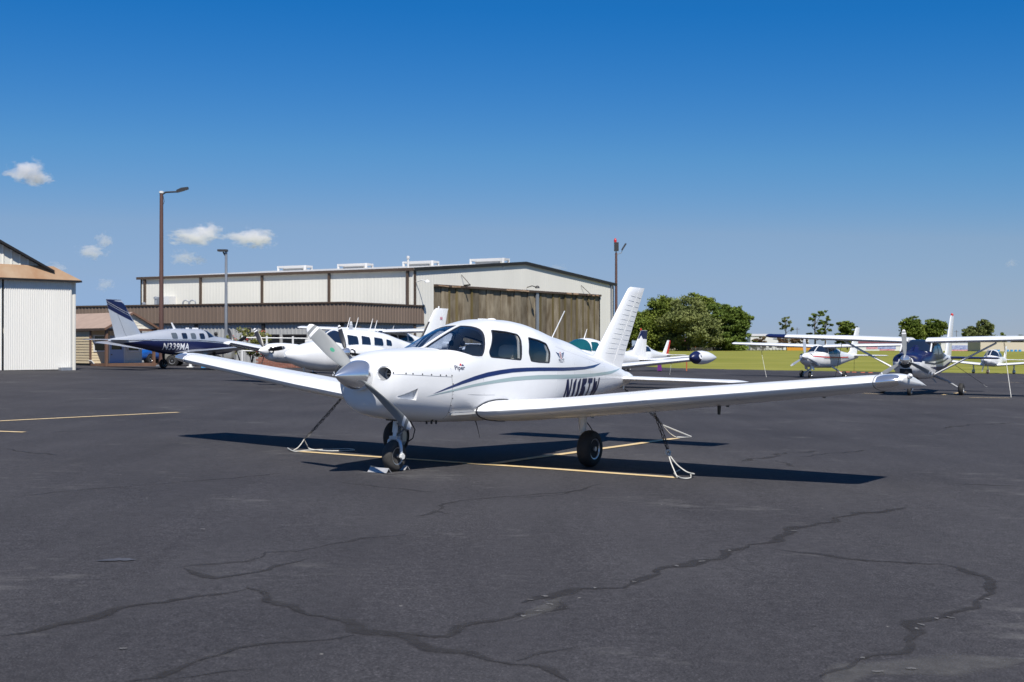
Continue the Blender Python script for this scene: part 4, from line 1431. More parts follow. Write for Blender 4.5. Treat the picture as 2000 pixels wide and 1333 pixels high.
B().lathe([(-.03, .01), (0, .035), (.008, .03), (.01, .01)], up(A_R, .01) - o, (0, 0, 1), 12).build('anchor', M['chain'], tr)
kn = ringT.lerp(A_T, .72)
tt = rope_thing('chain and rope from tail to apron anchor at the end of the yellow tee', [ringT, kn], [kn, kn.lerp(A_T, .5), up(A_T, .015)], 'tie-downs of the foreground airplane')
B().lathe([(-.03, .01), (0, .035), (.008, .03), (.01, .01)], up(A_T, .01) - Vector(tt.location), (0, 0, 1), 12).build('anchor', M['chain'], tt)
B().tube([p - Vector(tt.location) for p in (kn, up(A_T, .02) + Vector((.25, .15, .0)), up(A_T, .02))], .011, 6).build('loose_rope', M['rope'], tt)

def chock(p, a, L, label):
    root = thing('wheel_chock', label, 'chock', p, 'chocks at the nose wheel', )
    root.rotation_euler = (0, 0, a)
    b = B()
    w, h, t = .048, .052, .004
    sec_ = [(-w, 0), (0, h), (w, 0), (w - t * 2, 0), (0, h - t * 2.2), (-w + t * 2, 0)]
    b.prism([(x, -L / 2, z + .004) for x, z in sec_], (0, L, 0))
    b.build('angle_bar', M['chock'], root)
    return root

cw = R(MAIN_H)
nw = loc(1.93, 0, 0)
fx = Vector((math.cos(cw), math.sin(cw), 0))
fy = Vector((-math.sin(cw), math.cos(cw), 0))
c1 = chock(up(nw + fx * .20 - fy * .05, 0.0), cw, .27, 'aluminium angle chock ahead of the nose wheel')
c2 = chock(up(nw - fx * .20 + fy * .0, 0.0), cw, .08, 'aluminium angle chock behind the nose wheel')
B().tube([(-.0, -.13, .065), (-.10, -.14, .05), (-.2, -.12, .02)], .006, 6).build('chock_cord', M['rope'], c1)

# ------------------------------------------------------------------ other parked airplanes
def gear(root, x, y, rad, wid, top, m_leg, fairing=None, r0=.035, r1=.025, lean=0.0):
    leg = B().tube([top, ((top[0] + x) / 2 + lean, (top[1] + y) / 2, (top[2] + rad) / 2), (x, y - math.copysign(wid * .65, y) if abs(y) > .1 else y, rad + (rad * 1.1 if abs(y) < .1 else 0))], [r0, (r0 + r1) / 2, r1], 10)
    if abs(y) < .1:
        for s in (1, -1):
            leg.tube([(x, s * wid * .2, rad * 2.1), (x, s * wid * .75, rad * 1.9), (x, s * wid * .75, rad)], r1 * .7, 8)
    g = leg.build('gear_leg', m_leg, root, 50)
    make_wheel(g, (x, y, rad), rad, wid, n=24)
    if fairing:
        rings = []
        for t, k in ((-1, .05), (-.8, .55), (-.4, .9), (.1, 1), (.6, .8), (.9, .45), (1.05, .06)):
            rings.append([(x + t * rad * 1.7, y + wid * .75 * k * math.cos(R(a)), rad * 1.15 + rad * .85 * k * max(-.55, math.sin(R(a)))) for a in range(0, 360, 30)])
        B().loft(rings).build('wheel_fairing', fairing, g, 50)
    return g

def slab_strut(root, p0, p1, c, t, m, name='wing_strut'):
    p0, p1 = Vector(p0), Vector(p1)
    rings = []
    for p in (p0, p1):
        rings.append([(p.x + c / 2 * math.cos(R(a)), p.y, p.z + t / 2 * math.sin(R(a))) for a in range(0, 360, 36)])
    return B().loft(rings).build(name, m, root, 50)

def rope_simple(label, p0, p1, dark=0.35, group='tie-downs of the planes behind', r=.012):
    k = p0.lerp(p1, dark)
    return rope_thing(label, [p0, k], [k, p1], group, r)

def low_wing_station(y0, y1, xle, c_root, c_tip, z0, dih, th=.14, x_tip=None):
    x_tip = xle if x_tip is None else x_tip
    return [(y0, xle, c_root, z0, th), (y1, x_tip, c_tip, z0 + (y1 - y0) * dih, th)]

# --- twin
def twin():
    root = thing('twin_airplane', 'white twin-engine low-wing airplane with black propellers, nose to camera behind the trainer', 'airplane', mat=place(-5.78, 42.72, 234.4, dz=-.05))
    P = M['paint']
    H = Hull([(3.0, 1.14, .06, 1.20, 1.07, 2, 2), (2.9, 1.13, .16, 1.26, .98, 2, 2), (2.6, 1.12, .30, 1.38, .84, 2.1, 2.2), (2.2, 1.12, .42, 1.50, .72, 2.2, 2.4), (1.75, 1.13, .52, 1.60, .64, 2.3, 2.6), (1.5, 1.14, .57, 1.66, .61, 2.4, 2.7),
              (1.25, 1.16, .60, 1.78, .59, 2.5, 2.8), (.9, 1.2, .62, 1.95, .58, 2.7, 2.9), (.5, 1.22, .62, 2.05, .58, 2.8, 3), (-.6, 1.22, .62, 2.06, .58, 2.8, 3), (-1.6, 1.2, .56, 1.97, .62, 2.6, 2.9), (-2.6, 1.17, .42, 1.76, .72, 2.4, 2.6), (-3.8, 1.15, .26, 1.52, .88, 2.2, 2.4), (-5.0, 1.15, .1, 1.32, 1.02, 2, 2), (-5.3, 1.16, .03, 1.24, 1.08, 2, 2)])
    H.loft(n=96, step=.05).build('fuselage', P, root, 40)
    for s in (1, -1):
        for x0, x1, za, zb in ((.64, .10, 1.86, 1.50), (-.06, -.52, 1.84, 1.50), (-.70, -1.22, 1.80, 1.50), (-1.40, -1.74, 1.74, 1.50)):
            H.patch(round_poly([(x0, zb + .02), (x1, zb), (x1 - (.0 if x1 > -1.7 else .0), za - .05), (x0 - .05, za)], .05, 3), 'window', M['dark_glass'], root, s, .012, .06)
    H.canopy('windshield', M['dark_glass'], root, 1.47, .80, lambda x: 1.645 - .16 * (1.47 - x))
    B().tube([(1.49, 0, 1.685), (1.25, 0, 1.80), (.9, 0, 1.972), (.78, 0, 2.005)], .02, 6).build('windshield_post', P, root)
    wz = lambda y: .82 + (y - .5) * .122
    st = [(.4, .95, 2.0, wz(.4), .14), (1.3, .62, 1.62, wz(1.3), .14), (5.75, .55, 1.35, wz(5.75), .13)]
    for s in (1, -1):
        w = make_wing(root, st, s, P, flap=(.9, 3.0), aileron=(3.1, 5.4), tip=.18)
        boot = B().loft(wing_rings(cut_stations(st, 2.4, 5.5, .4), 0, .07, n=6, side=s, grow=.004))
        boot.build('deicing_boot', M['black'], w, 40)
        # nacelle
        rows = [(2.02, 1.25, .16, 1.40, 1.10, 2, 2), (1.98, 1.24, .25, 1.46, 1.00, 2.2, 2.2), (1.85, 1.22, .32, 1.50, .92, 2.4, 2.4), (1.4, 1.20, .37, 1.53, .84, 2.5, 2.5), (.7, 1.15, .38, 1.50, .80, 2.5, 2.5), (0, 1.05, .33, 1.32, .80, 2.3, 2.4), (-.7, .98, .18, 1.12, .84, 2, 2), (-1.1, .95, .05, 1.0, .9, 2, 2)]
        nh = Hull(rows)
        nb = nh.loft(n=32, step=.12)
        nb.v = [(x, y + s * 1.9, z) for x, y, z in nb.v]
        nb.build('engine_nacelle', P, root, 40)
        for e in (1, -1):
            B().lathe([(-.03, .10), (.02, .115), (.03, .085), (.0, .07), (-.02, .02)], (1.98, s * 1.9 + e * .19, 1.27), (1, e * .2, 0), 20).build('nacelle_inlet', M['black'], root, 50)
        make_prop(root, (2.08, s * 1.9, 1.25), 3, R(112 if s > 0 else 128), .97, .16, .33, .165, M['blade_dark'], M['chrome'] if s > 0 else M['paint_dull'], sp_back=.05)
    gear(root, 0, 1.68, .26, .17, (.0, 1.68, .85), M['alu'])
    gear(root, 0, -1.68, .26, .17, (.0, -1.68, .85), M['alu'])
    gear(root, 2.1, 0, .23, .14, (2.1, 0, .8), M['alu'])
    fr = [(1.3, -3.1, -5.2, .12), (1.55, -3.75, -5.25, .13), (2.9, -4.72, -5.55, .07), (2.98, -4.85, -5.6, .03)]
    f = make_fin(root, fr, P, hinge=.65)
    B().loft([[(p[0] + .012, p[1] * 1.15, p[2]) for p in r] for r in [[(xl - x * (xl - xt), h * th, z) for x, h, cm in foil(0, .06, 5, 0)] for z, xl, xt, th in ((1.85, -3.965, -5.317, .118), (2.45, -4.4, -5.42, .092))]]).build('deicing_boot', M['black'], f, 40)
    B().box((-5.2, .036, 2.55), (-5.05, .041, 2.65)).build('flag_decal', M['sign_red'], f)
    make_stab(root, [(.05, -4.35, 1.0, 1.35, .1), (2.0, -4.5, .85, 1.35, .1)], P)
    for x, y in ((.2, .12), (-.35, .0), (-1.0, .1), (-1.4, -.05)):
        zt = interp(H.T, x)[2]
        B().tube([(x, y, zt - .02), (x - .16, y, zt + .42)], [.018, .008], 6).build('rod_aerial', M['white_band'], root, 50)
    B().lathe([(0, .03), (.08, .03), (.1, .005)], (-5.0, 0, 2.96), (0, 0, 1), 10).build('tail_beacon', M['white_band'], root)
    return root
twin()

# --- blue and silver cabin-class single
def cabin_single():
    root = thing('cabin_airplane', 'silver and navy single-engine airplane marked N339MA, tail toward the white hangar', 'airplane', mat=place(-17.3, 65.18, 57.8, scale=1.026))
    P, N = M['silver_paint'], M['navy']
    H = Hull([(3.2, 1.28, .14, 1.42, 1.12, 2, 2), (3.1, 1.27, .30, 1.52, .98, 2.2, 2.2), (2.8, 1.26, .42, 1.60, .86, 2.3, 2.4), (2.2, 1.27, .52, 1.68, .78, 2.4, 2.5), (1.6, 1.29, .60, 1.75, .74, 2.4, 2.6), (1.35, 1.3, .63, 1.82, .73, 2.4, 2.6), (.95, 1.33, .65, 2.03, .72, 2.5, 2.6), (.5, 1.35, .65, 2.10, .72, 2.4, 2.5), (-.8, 1.35, .65, 2.10, .74, 2.3, 2.4), (-1.8, 1.36, .58, 2.02, .84, 2.2, 2.3),
              (-3.0, 1.38, .40, 1.83, 1.06, 2.1, 2.2), (-4.2, 1.41, .20, 1.65, 1.25, 2, 2), (-5.0, 1.42, .07, 1.53, 1.36, 2, 2), (-5.15, 1.42, .03, 1.48, 1.39, 2, 2)])
    H.loft(n=96, step=.05).build('fuselage', P, root, 40)
    def belly(x):
        return 1.47 - .05 * max(0, x) + .0 * max(0, -x - 1)
    for s in (1, -1):
        xs = [2.9 - .15 * i for i in range(46)]
        xs = [x for x in xs if x > -4.0]
        topl = [(x, belly(x)) for x in xs]
        H.patch([(x, z + .055) for x, z in topl] + [(x, z + .03) for x, z in reversed(topl)], 'black_pinstripe', M['black'], root, s, .009, .08)
        for i, x in enumerate((.38, -.22, -.82, -1.45)):
            H.patch(round_poly([(x + .17, 1.58), (x - .17, 1.58), (x - .17, 1.87), (x + .17, 1.88)], .07, 4), 'window', M['grey_glass'] if i in (1, 3) else M['dark_glass'], root, s, .013, .08)
    H.belly('navy_belly', N, root, 3.12, -4.3, lambda x: belly(x) - .01 if x > -3.2 else belly(x) - .01 - .12 * (-3.2 - x), .011)
    H.canopy('windshield', M['dark_glass'], root, 1.40, .80, lambda x: 1.74 - .14 * (1.4 - x))
    for yy in (-.28, .28, 0):
        B().tube([(x, yy, interp(H.T, x)[2] + .012 - .25 * yy * yy) for x in (1.42, 1.2, 1.0, .78)], .028, 6).build('windshield_post', P, root)
    H.text('N339MA', 'registration', M['white_band'], root, -2.15, 1.0, .35, 1.6, side=-1, flip=1, off=.021, bold=.014, space=1.1, step=.02)
    wz = lambda y: .86 + (y - .5) * .08
    st = [(.4, .95, 2.3, wz(.4), .13), (1.2, .7, 1.75, wz(1.2), .13), (6.3, .35, 1.1, wz(6.3), .11)]
    for s in (1, -1):
        make_wing(root, st, s, P, flap=(1.0, 3.2), aileron=(3.4, 6.0), tip=.22)
    fr = [(1.5, -2.55, -4.7, .12), (1.75, -3.1, -4.78, .13), (3.38, -4.33, -5.3, .07), (3.45, -4.42, -5.32, .03)]
    f = make_fin(root, fr, P, hinge=.62)
    def fx_(z, fr_):
        for a, c in zip(fr, fr[1:]):
            if a[0] <= z <= c[0]:
                t = (z - a[0]) / (c[0] - a[0])
                xl, xt, th = [a[i] + (c[i] - a[i]) * t for i in (1, 2, 3)]
                return xl - fr_ * (xl - xt), th
    for s in (1, -1):
        def band(z_le, z_te, h_le, h_te, mm, o, nm):
            b = B()
            n = 12
            rows_ = []
            for i in range(n + 1):
                fq = .001 + .995 * i / n
                fo = foil(fq, fq + .0001, 1, 0)[0]
                za = z_le + (z_te - z_le) * fq
                zb = min(3.44, za + h_le + (h_te - h_le) * fq)
                col_ = []
                for j in range(7):
                    z = za + (zb - za) * j / 6
                    x, th = fx_(z, fq)
                    col_.append((x, s * (fo[1] * th + o), z))
                rows_.append(col_)
            b.loft(rows_, caps=False, closed=False)
            b.build(nm, mm, f, 40)
        band(2.35, 3.0, 1.2, .6, N, .006, 'navy_band')
        band(2.62, 3.25, .022, .02, P, .010, 'pale_fin_stripe')
        band(2.76, 3.36, .016, .012, M['white_band'], .010, 'pale_fin_stripe')
    make_stab(root, [(.05, -4.1, .95, 1.48, .09), (2.15, -4.3, .68, 1.48, .09)], P)
    make_prop(root, (3.28, 0, 1.28), 4, R(62), 1.0, .2, .42, .19, M['blade_dark'], M['chrome'], bands=False)
    gear(root, 0, 1.87, .25, .2, (.0, 1.87, .95), M['black'], r0=.09, r1=.06)
    gear(root, 0, -1.87, .25, .2, (.0, -1.87, .95), M['black'], r0=.09, r1=.06)
    gear(root, 2.5, 0, .2, .14, (2.45, 0, .85), M['alu'])
    B().loft([[(-.95 + dx * .09 * (1 - t * .5) - .22 * t, dy * .012, 2.07 + .33 * t) for dx, dy in ((1, 0), (0, 1), (-1, 0), (0, -1))] for t in (0, .5, 1)]).build('blade_aerial', M['white_band'], root)
    for x in (-.1, .35, .55):
        B().box((x - .08, -.04, 2.08), (x + .08, .04, 2.16)).build('dome_aerial', M['white_band'], root)
    return root
cabin_single()

# --- high-wing with struts
def strut_high_wing():
    root = thing('high_wing_airplane', 'navy and white high-wing airplane with wing struts and three-blade propeller at right', 'airplane', mat=place(14.41, 42.97, 239.2, dz=-.012))
    P, N = M['paint'], M['navy']
    H = Hull([(2.36, 1.16, .22, 1.32, .98, 2.2, 2.2), (2.32, 1.15, .36, 1.38, .86, 2.4, 2.4), (2.2, 1.14, .46, 1.42, .74, 2.6, 2.6), (1.9, 1.13, .52, 1.46, .66, 2.7, 2.7), (1.4, 1.12, .55, 1.50, .58, 2.8, 2.8), (1.15, 1.12, .56, 1.54, .56, 2.9, 2.9), (.95, 1.12, .56, 1.68, .55, 3.1, 3),
              (.72, 1.14, .56, 1.85, .55, 3.4, 3), (.5, 1.15, .56, 1.91, .55, 3.6, 3), (-.7, 1.15, .55, 1.91, .56, 3.4, 3), (-1.2, 1.15, .50, 1.81, .61, 3, 2.8), (-1.9, 1.16, .42, 1.64, .69, 2.6, 2.6), (-3.4, 1.18, .25, 1.45, .88, 2.3, 2.4), (-5.0, 1.25, .09, 1.36, 1.12, 2, 2), (-5.4, 1.27, .03, 1.32, 1.2, 2, 2)])
    H.loft(n=112, step=.04).build('fuselage', P, root, 40)
    for s in (1, -1):
        H.patch([(2.30, 1.30), (2.1, 1.20), (1.6, 1.16), (.6, 1.19), (-.9, 1.27), (-2.4, 1.36), (-3.6, 1.42), (-1.95, 1.61), (-1.2, 1.79), (-.7, 1.89), (.5, 1.89), (.72, 1.83), (.95, 1.66), (1.15, 1.52), (1.4, 1.485), (1.9, 1.445), (2.2, 1.405)], 'navy_upper_body', N, root, s, .007, .08)
        H.patch([(1.9, 1.17), (.6, 1.12), (-1.5, 1.22), (-3.4, 1.32), (-3.4, 1.28), (-1.5, 1.16), (.6, 1.06), (1.9, 1.11)], 'navy_pinstripe', N, root, s, .007, .08)
        H.patch([(1.2, .98), (-1.5, 1.0), (-4.0, 1.16), (-4.0, .99), (-2.0, .74), (-.9, .78), (.0, .86)], 'navy_lower_stripe', N, root, s, .007, .08)
        H.patch(round_poly([(.78, 1.44), (.0, 1.42), (.0, 1.73), (.52, 1.75)], .05, 3), 'window', M['grey_glass'], root, s, .014, .05)
        H.patch(round_poly([(-.10, 1.42), (-.62, 1.43), (-.66, 1.71), (-.10, 1.73)], .05, 3), 'window', M['grey_glass'], root, s, .014, .05)
        H.patch(round_poly([(-.80, 1.44), (-1.4, 1.47), (-1.1, 1.67), (-.80, 1.70)], .05, 3), 'window', M['dark_glass'], root, s, .014, .05)
        for e in (1,):
            B().lathe([(-.03, .12), (.02, .14), (.03, .12), (.0, .10), (-.0, .02)], (2.31, s * .25, 1.20), (1, s * .25, 0), 20).build('cowl_inlet', M['black'], root, 50)
        B().box((2.24, s * .36 - .07, 1.02), (2.33, s * .36 + .07, 1.13)).build('landing_light', M['lens'], root)
    H.canopy('windshield', M['dark_glass'], root, 1.14, .52, lambda x: 1.535 - .12 * (1.14 - x), off=.02)
    for yy in (-.5, .5):
        B().tube([(1.0, yy * 1.02, 1.50), (.8, yy, 1.72), (.64, yy * .96, 1.86)], .025, 6).build('windshield_post', P, root)
    H.canopy('navy_nose_bowl', N, root, 2.355, 2.13, lambda x: 1.16, off=.011)
    B().lathe([(0, .21), (.012, .205), (.014, .02)], (2.358, 0, 1.15), (1, 0, 0), 24).build('nose_shade_disc', M['black'], root)  # black disc stands in for the shading on the cowl front
    B().box((2.25, -.2, .74), (2.34, .2, .93)).build('carburettor_inlet', M['black'], root)
    H.canopy('navy_cowl_top', N, root, 2.13, 1.13, lambda x: 1.20, off=.012)
    B().lathe([(-.02, .05), (.01, .075), (.02, .02)], (2.36, -.33, 1.02), (1, -.3, 0), 14).build('landing_light', M['lens'], root)
    wz = lambda y: 1.87 + (y - .5) * .03
    st = [(.30, .78, 1.63, wz(.3), .125), (2.55, .78, 1.63, wz(2.55), .125), (5.35, .60, 1.12, wz(5.35), .12)]
    for s in (1, -1):
        w = make_wing(root, st, s, P, flap=(.6, 2.6), aileron=(2.7, 5.1), tip=.16, camber=.025)
        tipc = [(r[0], r[1] + .004, r[2] + .008, r[3], r[4] * 1.03) for r in cut_stations(st, 4.75, 5.35, .2)] + [tip_row((5.35, .604, 1.128, wz(5.35), .1236), .168, k / 8) for k in range(1, 9)]
        B().loft(wing_rings(tipc, side=s, camber=.025)).build('navy_wing_tip', N, w, 35)
        slab_strut(root, (.30, s * .52, .72), (.42, s * 2.55, wz(2.55) - .10), .17, .075, P)
        B().tube([(-.05, s * .35, .70), (-.03, s * .9, .48), (0, s * 1.3, .24)], [.05, .036, .03], 8).build('gear_spring', M['shadow_grey'], root, 50)
        g = B().cyl((0, s * 1.24, .22), (0, s * 1.42, .22), .03).build('gear_leg', M['alu'], root)
        make_wheel(g, (0, s * 1.35, .218), .22, .16, n=28)
    gear(root, 1.75, 0, .19, .13, (1.72, 0, .75), M['alu'])
    fr = [(1.3, -3.5, -5.15, .1), (1.5, -4.05, -5.2, .11), (2.86, -4.9, -5.6, .06), (2.94, -5.0, -5.63, .03)]
    f = make_fin(root, fr, P, hinge=.58)
    B().lathe([(0, .05), (.05, .055), (.09, .03), (.1, .005)], (-5.25, 0, 2.93), (0, 0, 1), 12).build('red_beacon', M['red'], f)
    make_stab(root, [(.05, -4.3, 1.05, 1.30, .1), (1.75, -4.45, .75, 1.30, .1)], N)
    make_prop(root, (2.46, 0, 1.22), 3, R(93), 1.02, .17, .30, .17, M['blade'], M['chrome'], sp_back=.05)
    B().tube([(1.6, .2, .62), (1.5, .22, .52), (1.42, .22, .42)], .03, 8).build('exhaust_stack', M['black'], root, 50)
    B().tube([(1.2, -.15, .58), (1.1, -.17, .46)], .025, 8).build('exhaust_stack', M['black'], root, 50)
    B().prism([(.95, .54, .60), (.65, .54, .60), (.72, .66, .46), (.88, .66, .46)], (0, .02, -.02)).build('boarding_step', M['black'], root)
    return root, st
hw, hw_st = strut_high_wing()

def cantilever_high_wing(x, y, head, label, sc=1.0, dz=0.0, stripe=True, red_tail=False, fin_cut=0.0):
    root = thing('high_wing_airplane', label, 'airplane', mat=place(x, y, head, scale=sc, dz=dz))
    P = M['paint']
    H = Hull([(2.42, 1.18, .22, 1.33, 1.02, 2.2, 2.2), (2.36, 1.16, .38, 1.39, .90, 2.4, 2.4), (2.1, 1.13, .48, 1.43, .74, 2.5, 2.5), (1.5, 1.1, .55, 1.47, .62, 2.7, 2.7), (1.2, 1.1, .58, 1.51, .60, 2.8, 2.8), (.85, 1.1, .59, 1.72, .58, 3, 2.9), (.6, 1.12, .59, 1.83, .58, 3.2, 2.9), (-.7, 1.12, .58, 1.84, .58, 3, 2.9), (-1.4, 1.13, .52, 1.74, .64, 2.7, 2.7), (-2.3, 1.15, .40, 1.57, .76, 2.4, 2.5), (-3.6, 1.2, .24, 1.46, .94, 2.2, 2.3), (-5.0, 1.26, .09, 1.36, 1.12, 2, 2), (-5.3, 1.27, .03, 1.32, 1.18, 2, 2)])
    H.loft(n=96, step=.05).build('fuselage', P, root, 40)
    for s in (1, -1):
        if stripe:
            H.patch([(2.3, 1.28), (1.0, 1.24), (-1.0, 1.22), (-3.0, 1.24), (-3.0, 1.18), (-1.0, 1.14), (1.0, 1.17), (2.3, 1.23)], 'maroon_stripe', M['red'], root, s, .007, .08)
            H.patch([(1.2, 1.14), (-1.0, 1.11), (-3.2, 1.16), (-3.2, 1.13), (-1.0, 1.08), (1.2, 1.11)], 'navy_pinstripe', M['navy'], root, s, .007, .08)
        H.patch(round_poly([(.62, 1.39), (-.05, 1.37), (-.05, 1.66), (.36, 1.69)], .05, 3), 'window', M['dark_glass'], root, s, .013, .06)
        H.patch(round_poly([(-.15, 1.37), (-.75, 1.38), (-.78, 1.65), (-.15, 1.66)], .05, 3), 'window', M['dark_glass'], root, s, .013, .06)
        H.patch(round_poly([(-.88, 1.39), (-1.35, 1.42), (-1.2, 1.6), (-.88, 1.64)], .05, 3), 'window', M['dark_glass'], root, s, .013, .06)
        B().lathe([(-.03, .10), (.02, .12), (.03, .09), (.0, .07), (-.02, .02)], (2.33, s * .27, 1.27), (1, s * .3, 0), 18).build('cowl_inlet', M['black'], root, 50)
        H.patch([(2.2, .95), (1.95, .80), (1.6, .76), (1.55, .70), (2.0, .72), (2.25, .84)], 'grey_cowl_patch', M['galv'], root, s, .007, .06)  # grey patch low on each side of the cowl
    H.canopy('windshield', M['dark_glass'], root, 1.18, .62, lambda x: 1.50 - .12 * (1.18 - x))
    B().tube([(1.2, 0, 1.52), (1.0, 0, 1.64), (.85, 0, 1.735), (.62, 0, 1.84)], .025, 6).build('windshield_post', P, root)
    wz = lambda y: 1.79 + (y - .5) * .028
    st = [(.30, .72, 1.75, wz(.3), .12), (2.6, .70, 1.70, wz(2.6), .12), (5.45, .50, 1.15, wz(5.45), .12)]
    for s in (1, -1):
        make_wing(root, st, s, P, flap=(.6, 3.4), aileron=(3.5, 5.2), tip=.18, camber=.025)
        gear(root, 0, s * 1.3, .21, .15, (-.1, s * .5, .66), M['paint_dull'], r0=.05, r1=.035)
    gear(root, 1.75, 0, .19, .13, (1.72, 0, .75), M['alu'])
    B().prism([(2.15, -.18, .80), (1.7, -.18, .66), (1.62, -.2, .45), (2.0, -.2, .52)], (0, -.015, 0)).build('gear_door', P, root)
    B().prism([(2.15, .18, .80), (1.7, .18, .66), (1.62, .2, .45), (2.0, .2, .52)], (0, .015, 0)).build('gear_door', P, root)
    fr = [(1.3, -3.3, -5.05, .1), (1.55, -3.95, -5.15, .11), (2.95 - fin_cut, -4.85 + fin_cut * .5, -5.5, .06), (3.03 - fin_cut, -4.95 + fin_cut * .5, -5.52, .03)]
    f = make_fin(root, fr, P, M['red'] if red_tail else None, hinge=.6)
    make_stab(root, [(.05, -4.2, 1.05, 1.32, .1), (1.95, -4.4, .72, 1.32, .1)], P)
    make_prop(root, (2.5, 0, 1.22), 3, R(92), 1.0, .17, .34, .18, M['silver_paint'], M['paint_dull'], sp_back=.06)
    B().tube([(-.2, .1, 1.83), (-.3, .1, 2.1)], [.015, .006], 6).build('rod_aerial', M['white_band'], root)
    return root, st
cw1, cw1_st = cantilever_high_wing(17.97, 70.56, 232.5, 'white high-wing airplane with maroon stripe and no struts, beside the grass', dz=-.02)
cantilever_high_wing(-5.9, 57.6, 234.0, 'white high-wing airplane mostly hidden behind the twin-engine airplane, wings showing over it', stripe=False, dz=.3, fin_cut=1.15)

# --- low-wing with tip tanks and teal windows
def tip_tank_plane():
    root = thing('tip_tank_airplane', 'white low-wing airplane with teal windows and navy wing tip tanks behind the trainer', 'airplane', mat=place(2.92, 47.91, 233.1, scale=1.0))
    P, N = M['paint'], M['navy']
    H = Hull([(2.5, 1.05, .2, 1.2, .88, 2.2, 2.2), (2.4, 1.04, .36, 1.27, .76, 2.4, 2.4), (1.9, 1.04, .5, 1.36, .64, 2.6, 2.6), (1.3, 1.06, .55, 1.42, .58, 2.7, 2.8), (1.15, 1.07, .56, 1.47, .57, 2.7, 2.8), (.8, 1.1, .57, 1.72, .56, 2.7, 2.9), (.45, 1.12, .57, 1.85, .56, 2.7, 3), (.1, 1.13, .57, 1.89, .56, 2.6, 3), (-.5, 1.12, .55, 1.82, .57, 2.6, 3), (-1.1, 1.1, .48, 1.66, .62, 2.4, 2.8), (-2.2, 1.06, .34, 1.42, .72, 2.2, 2.5), (-3.6, 1.04, .17, 1.24, .86, 2, 2.2), (-4.7, 1.03, .04, 1.1, .96, 2, 2)])
    H.loft(n=96, step=.05).build('fuselage', P, root, 40)
    for s in (1, -1):
        H.patch(round_poly([(.50, 1.40), (-.18, 1.38), (-.12, 1.73), (.36, 1.75)], .08, 4), 'window', M['teal_glass'], root, s, .012, .06)
        H.patch(round_poly([(-.28, 1.38), (-.85, 1.40), (-.72, 1.58), (-.25, 1.72)], .08, 4), 'window', M['teal_glass'], root, s, .012, .06)
    H.canopy('windshield', M['teal_glass'], root, 1.16, .50, lambda x: 1.455 - .12 * (1.16 - x))
    wz = lambda y: .66 + (y - .5) * .105
    st = [(.4, .85, 1.9, wz(.4), .14), (5.0, .45, 1.15, wz(5.0), .13)]
    for s in (1, -1):
        w = make_wing(root, st, s, P, flap=(.9, 2.6), aileron=(2.8, 4.8), tip=.06)
        zt = wz(5.0) + .06
        prof = [(.95, .004), (.92, .07), (.8, .16), (.55, .235), (.15, .255), (-.25, .225), (-.65, .14), (-.95, .05), (-1.02, .01)]
        B().lathe([p for p in prof if p[0] >= .5], (0, s * 5.12, zt), (1, 0, 0), 28, False).build('tip_tank_nose', N, w, 50)
        B().lathe([p for p in prof if p[0] < .6], (0, s * 5.12, zt), (1, 0, 0), 28, False).build('tip_tank', P, w, 50)
        B().lathe([(0, .09), (.006, .09), (.006, .005)], (.60, s * 5.33, zt + .04), (.1, s, .25), 16).build('tank_cap', M['white_band'], w)
        gear(root, 0, s * 1.45, .22, .16, (.0, s * 1.45, .7), M['alu'])
    gear(root, 1.9, 0, .2, .13, (1.9, 0, .7), M['alu'])
    fr = [(1.1, -3.0, -4.5, .1), (1.3, -3.4, -4.52, .11), (2.2, -4.05, -4.62, .06), (2.28, -4.12, -4.62, .03)]
    f = make_fin(root, fr, P, hinge=.6)
    b = B()
    for s in (1, -1):
        b.loft([[(xl + (xt - xl) * t + .0, s * (h + .006), z) for t, h in ((0.0, .004), (.1, .024), (.35, .03), (.6, .026), (1.0, .004))] for z, xl, xt in ((1.92, -3.84, -4.59), (2.05, -3.935, -4.60), (2.27, -4.10, -4.62))], caps=False, closed=False)
    b.build('navy_fin_top', N, f, 40)
    B().cyl((-4.1, 0, 2.28), (-4.1, 0, 2.36), .04, .03).build('red_beacon', M['red'], f)
    make_stab(root, [(.05, -3.75, .85, 1.05, .1), (1.85, -3.8, .75, 1.05, .1)], P)
    make_prop(root, (2.56, 0, 1.05), 2, R(20), .95, .17, .34, .17, M['blade'], M['chrome'])
    B().tube([(.2, 0, 1.88), (.0, 0, 2.25)], [.02, .008], 6).build('rod_aerial', M['white_band'], root)
    B().tube([(.66, .25, 1.70), (.66, .26, 1.45)], .008, 6).build('temperature_probe', M['black'], root)
    return root
tip_tank_plane()

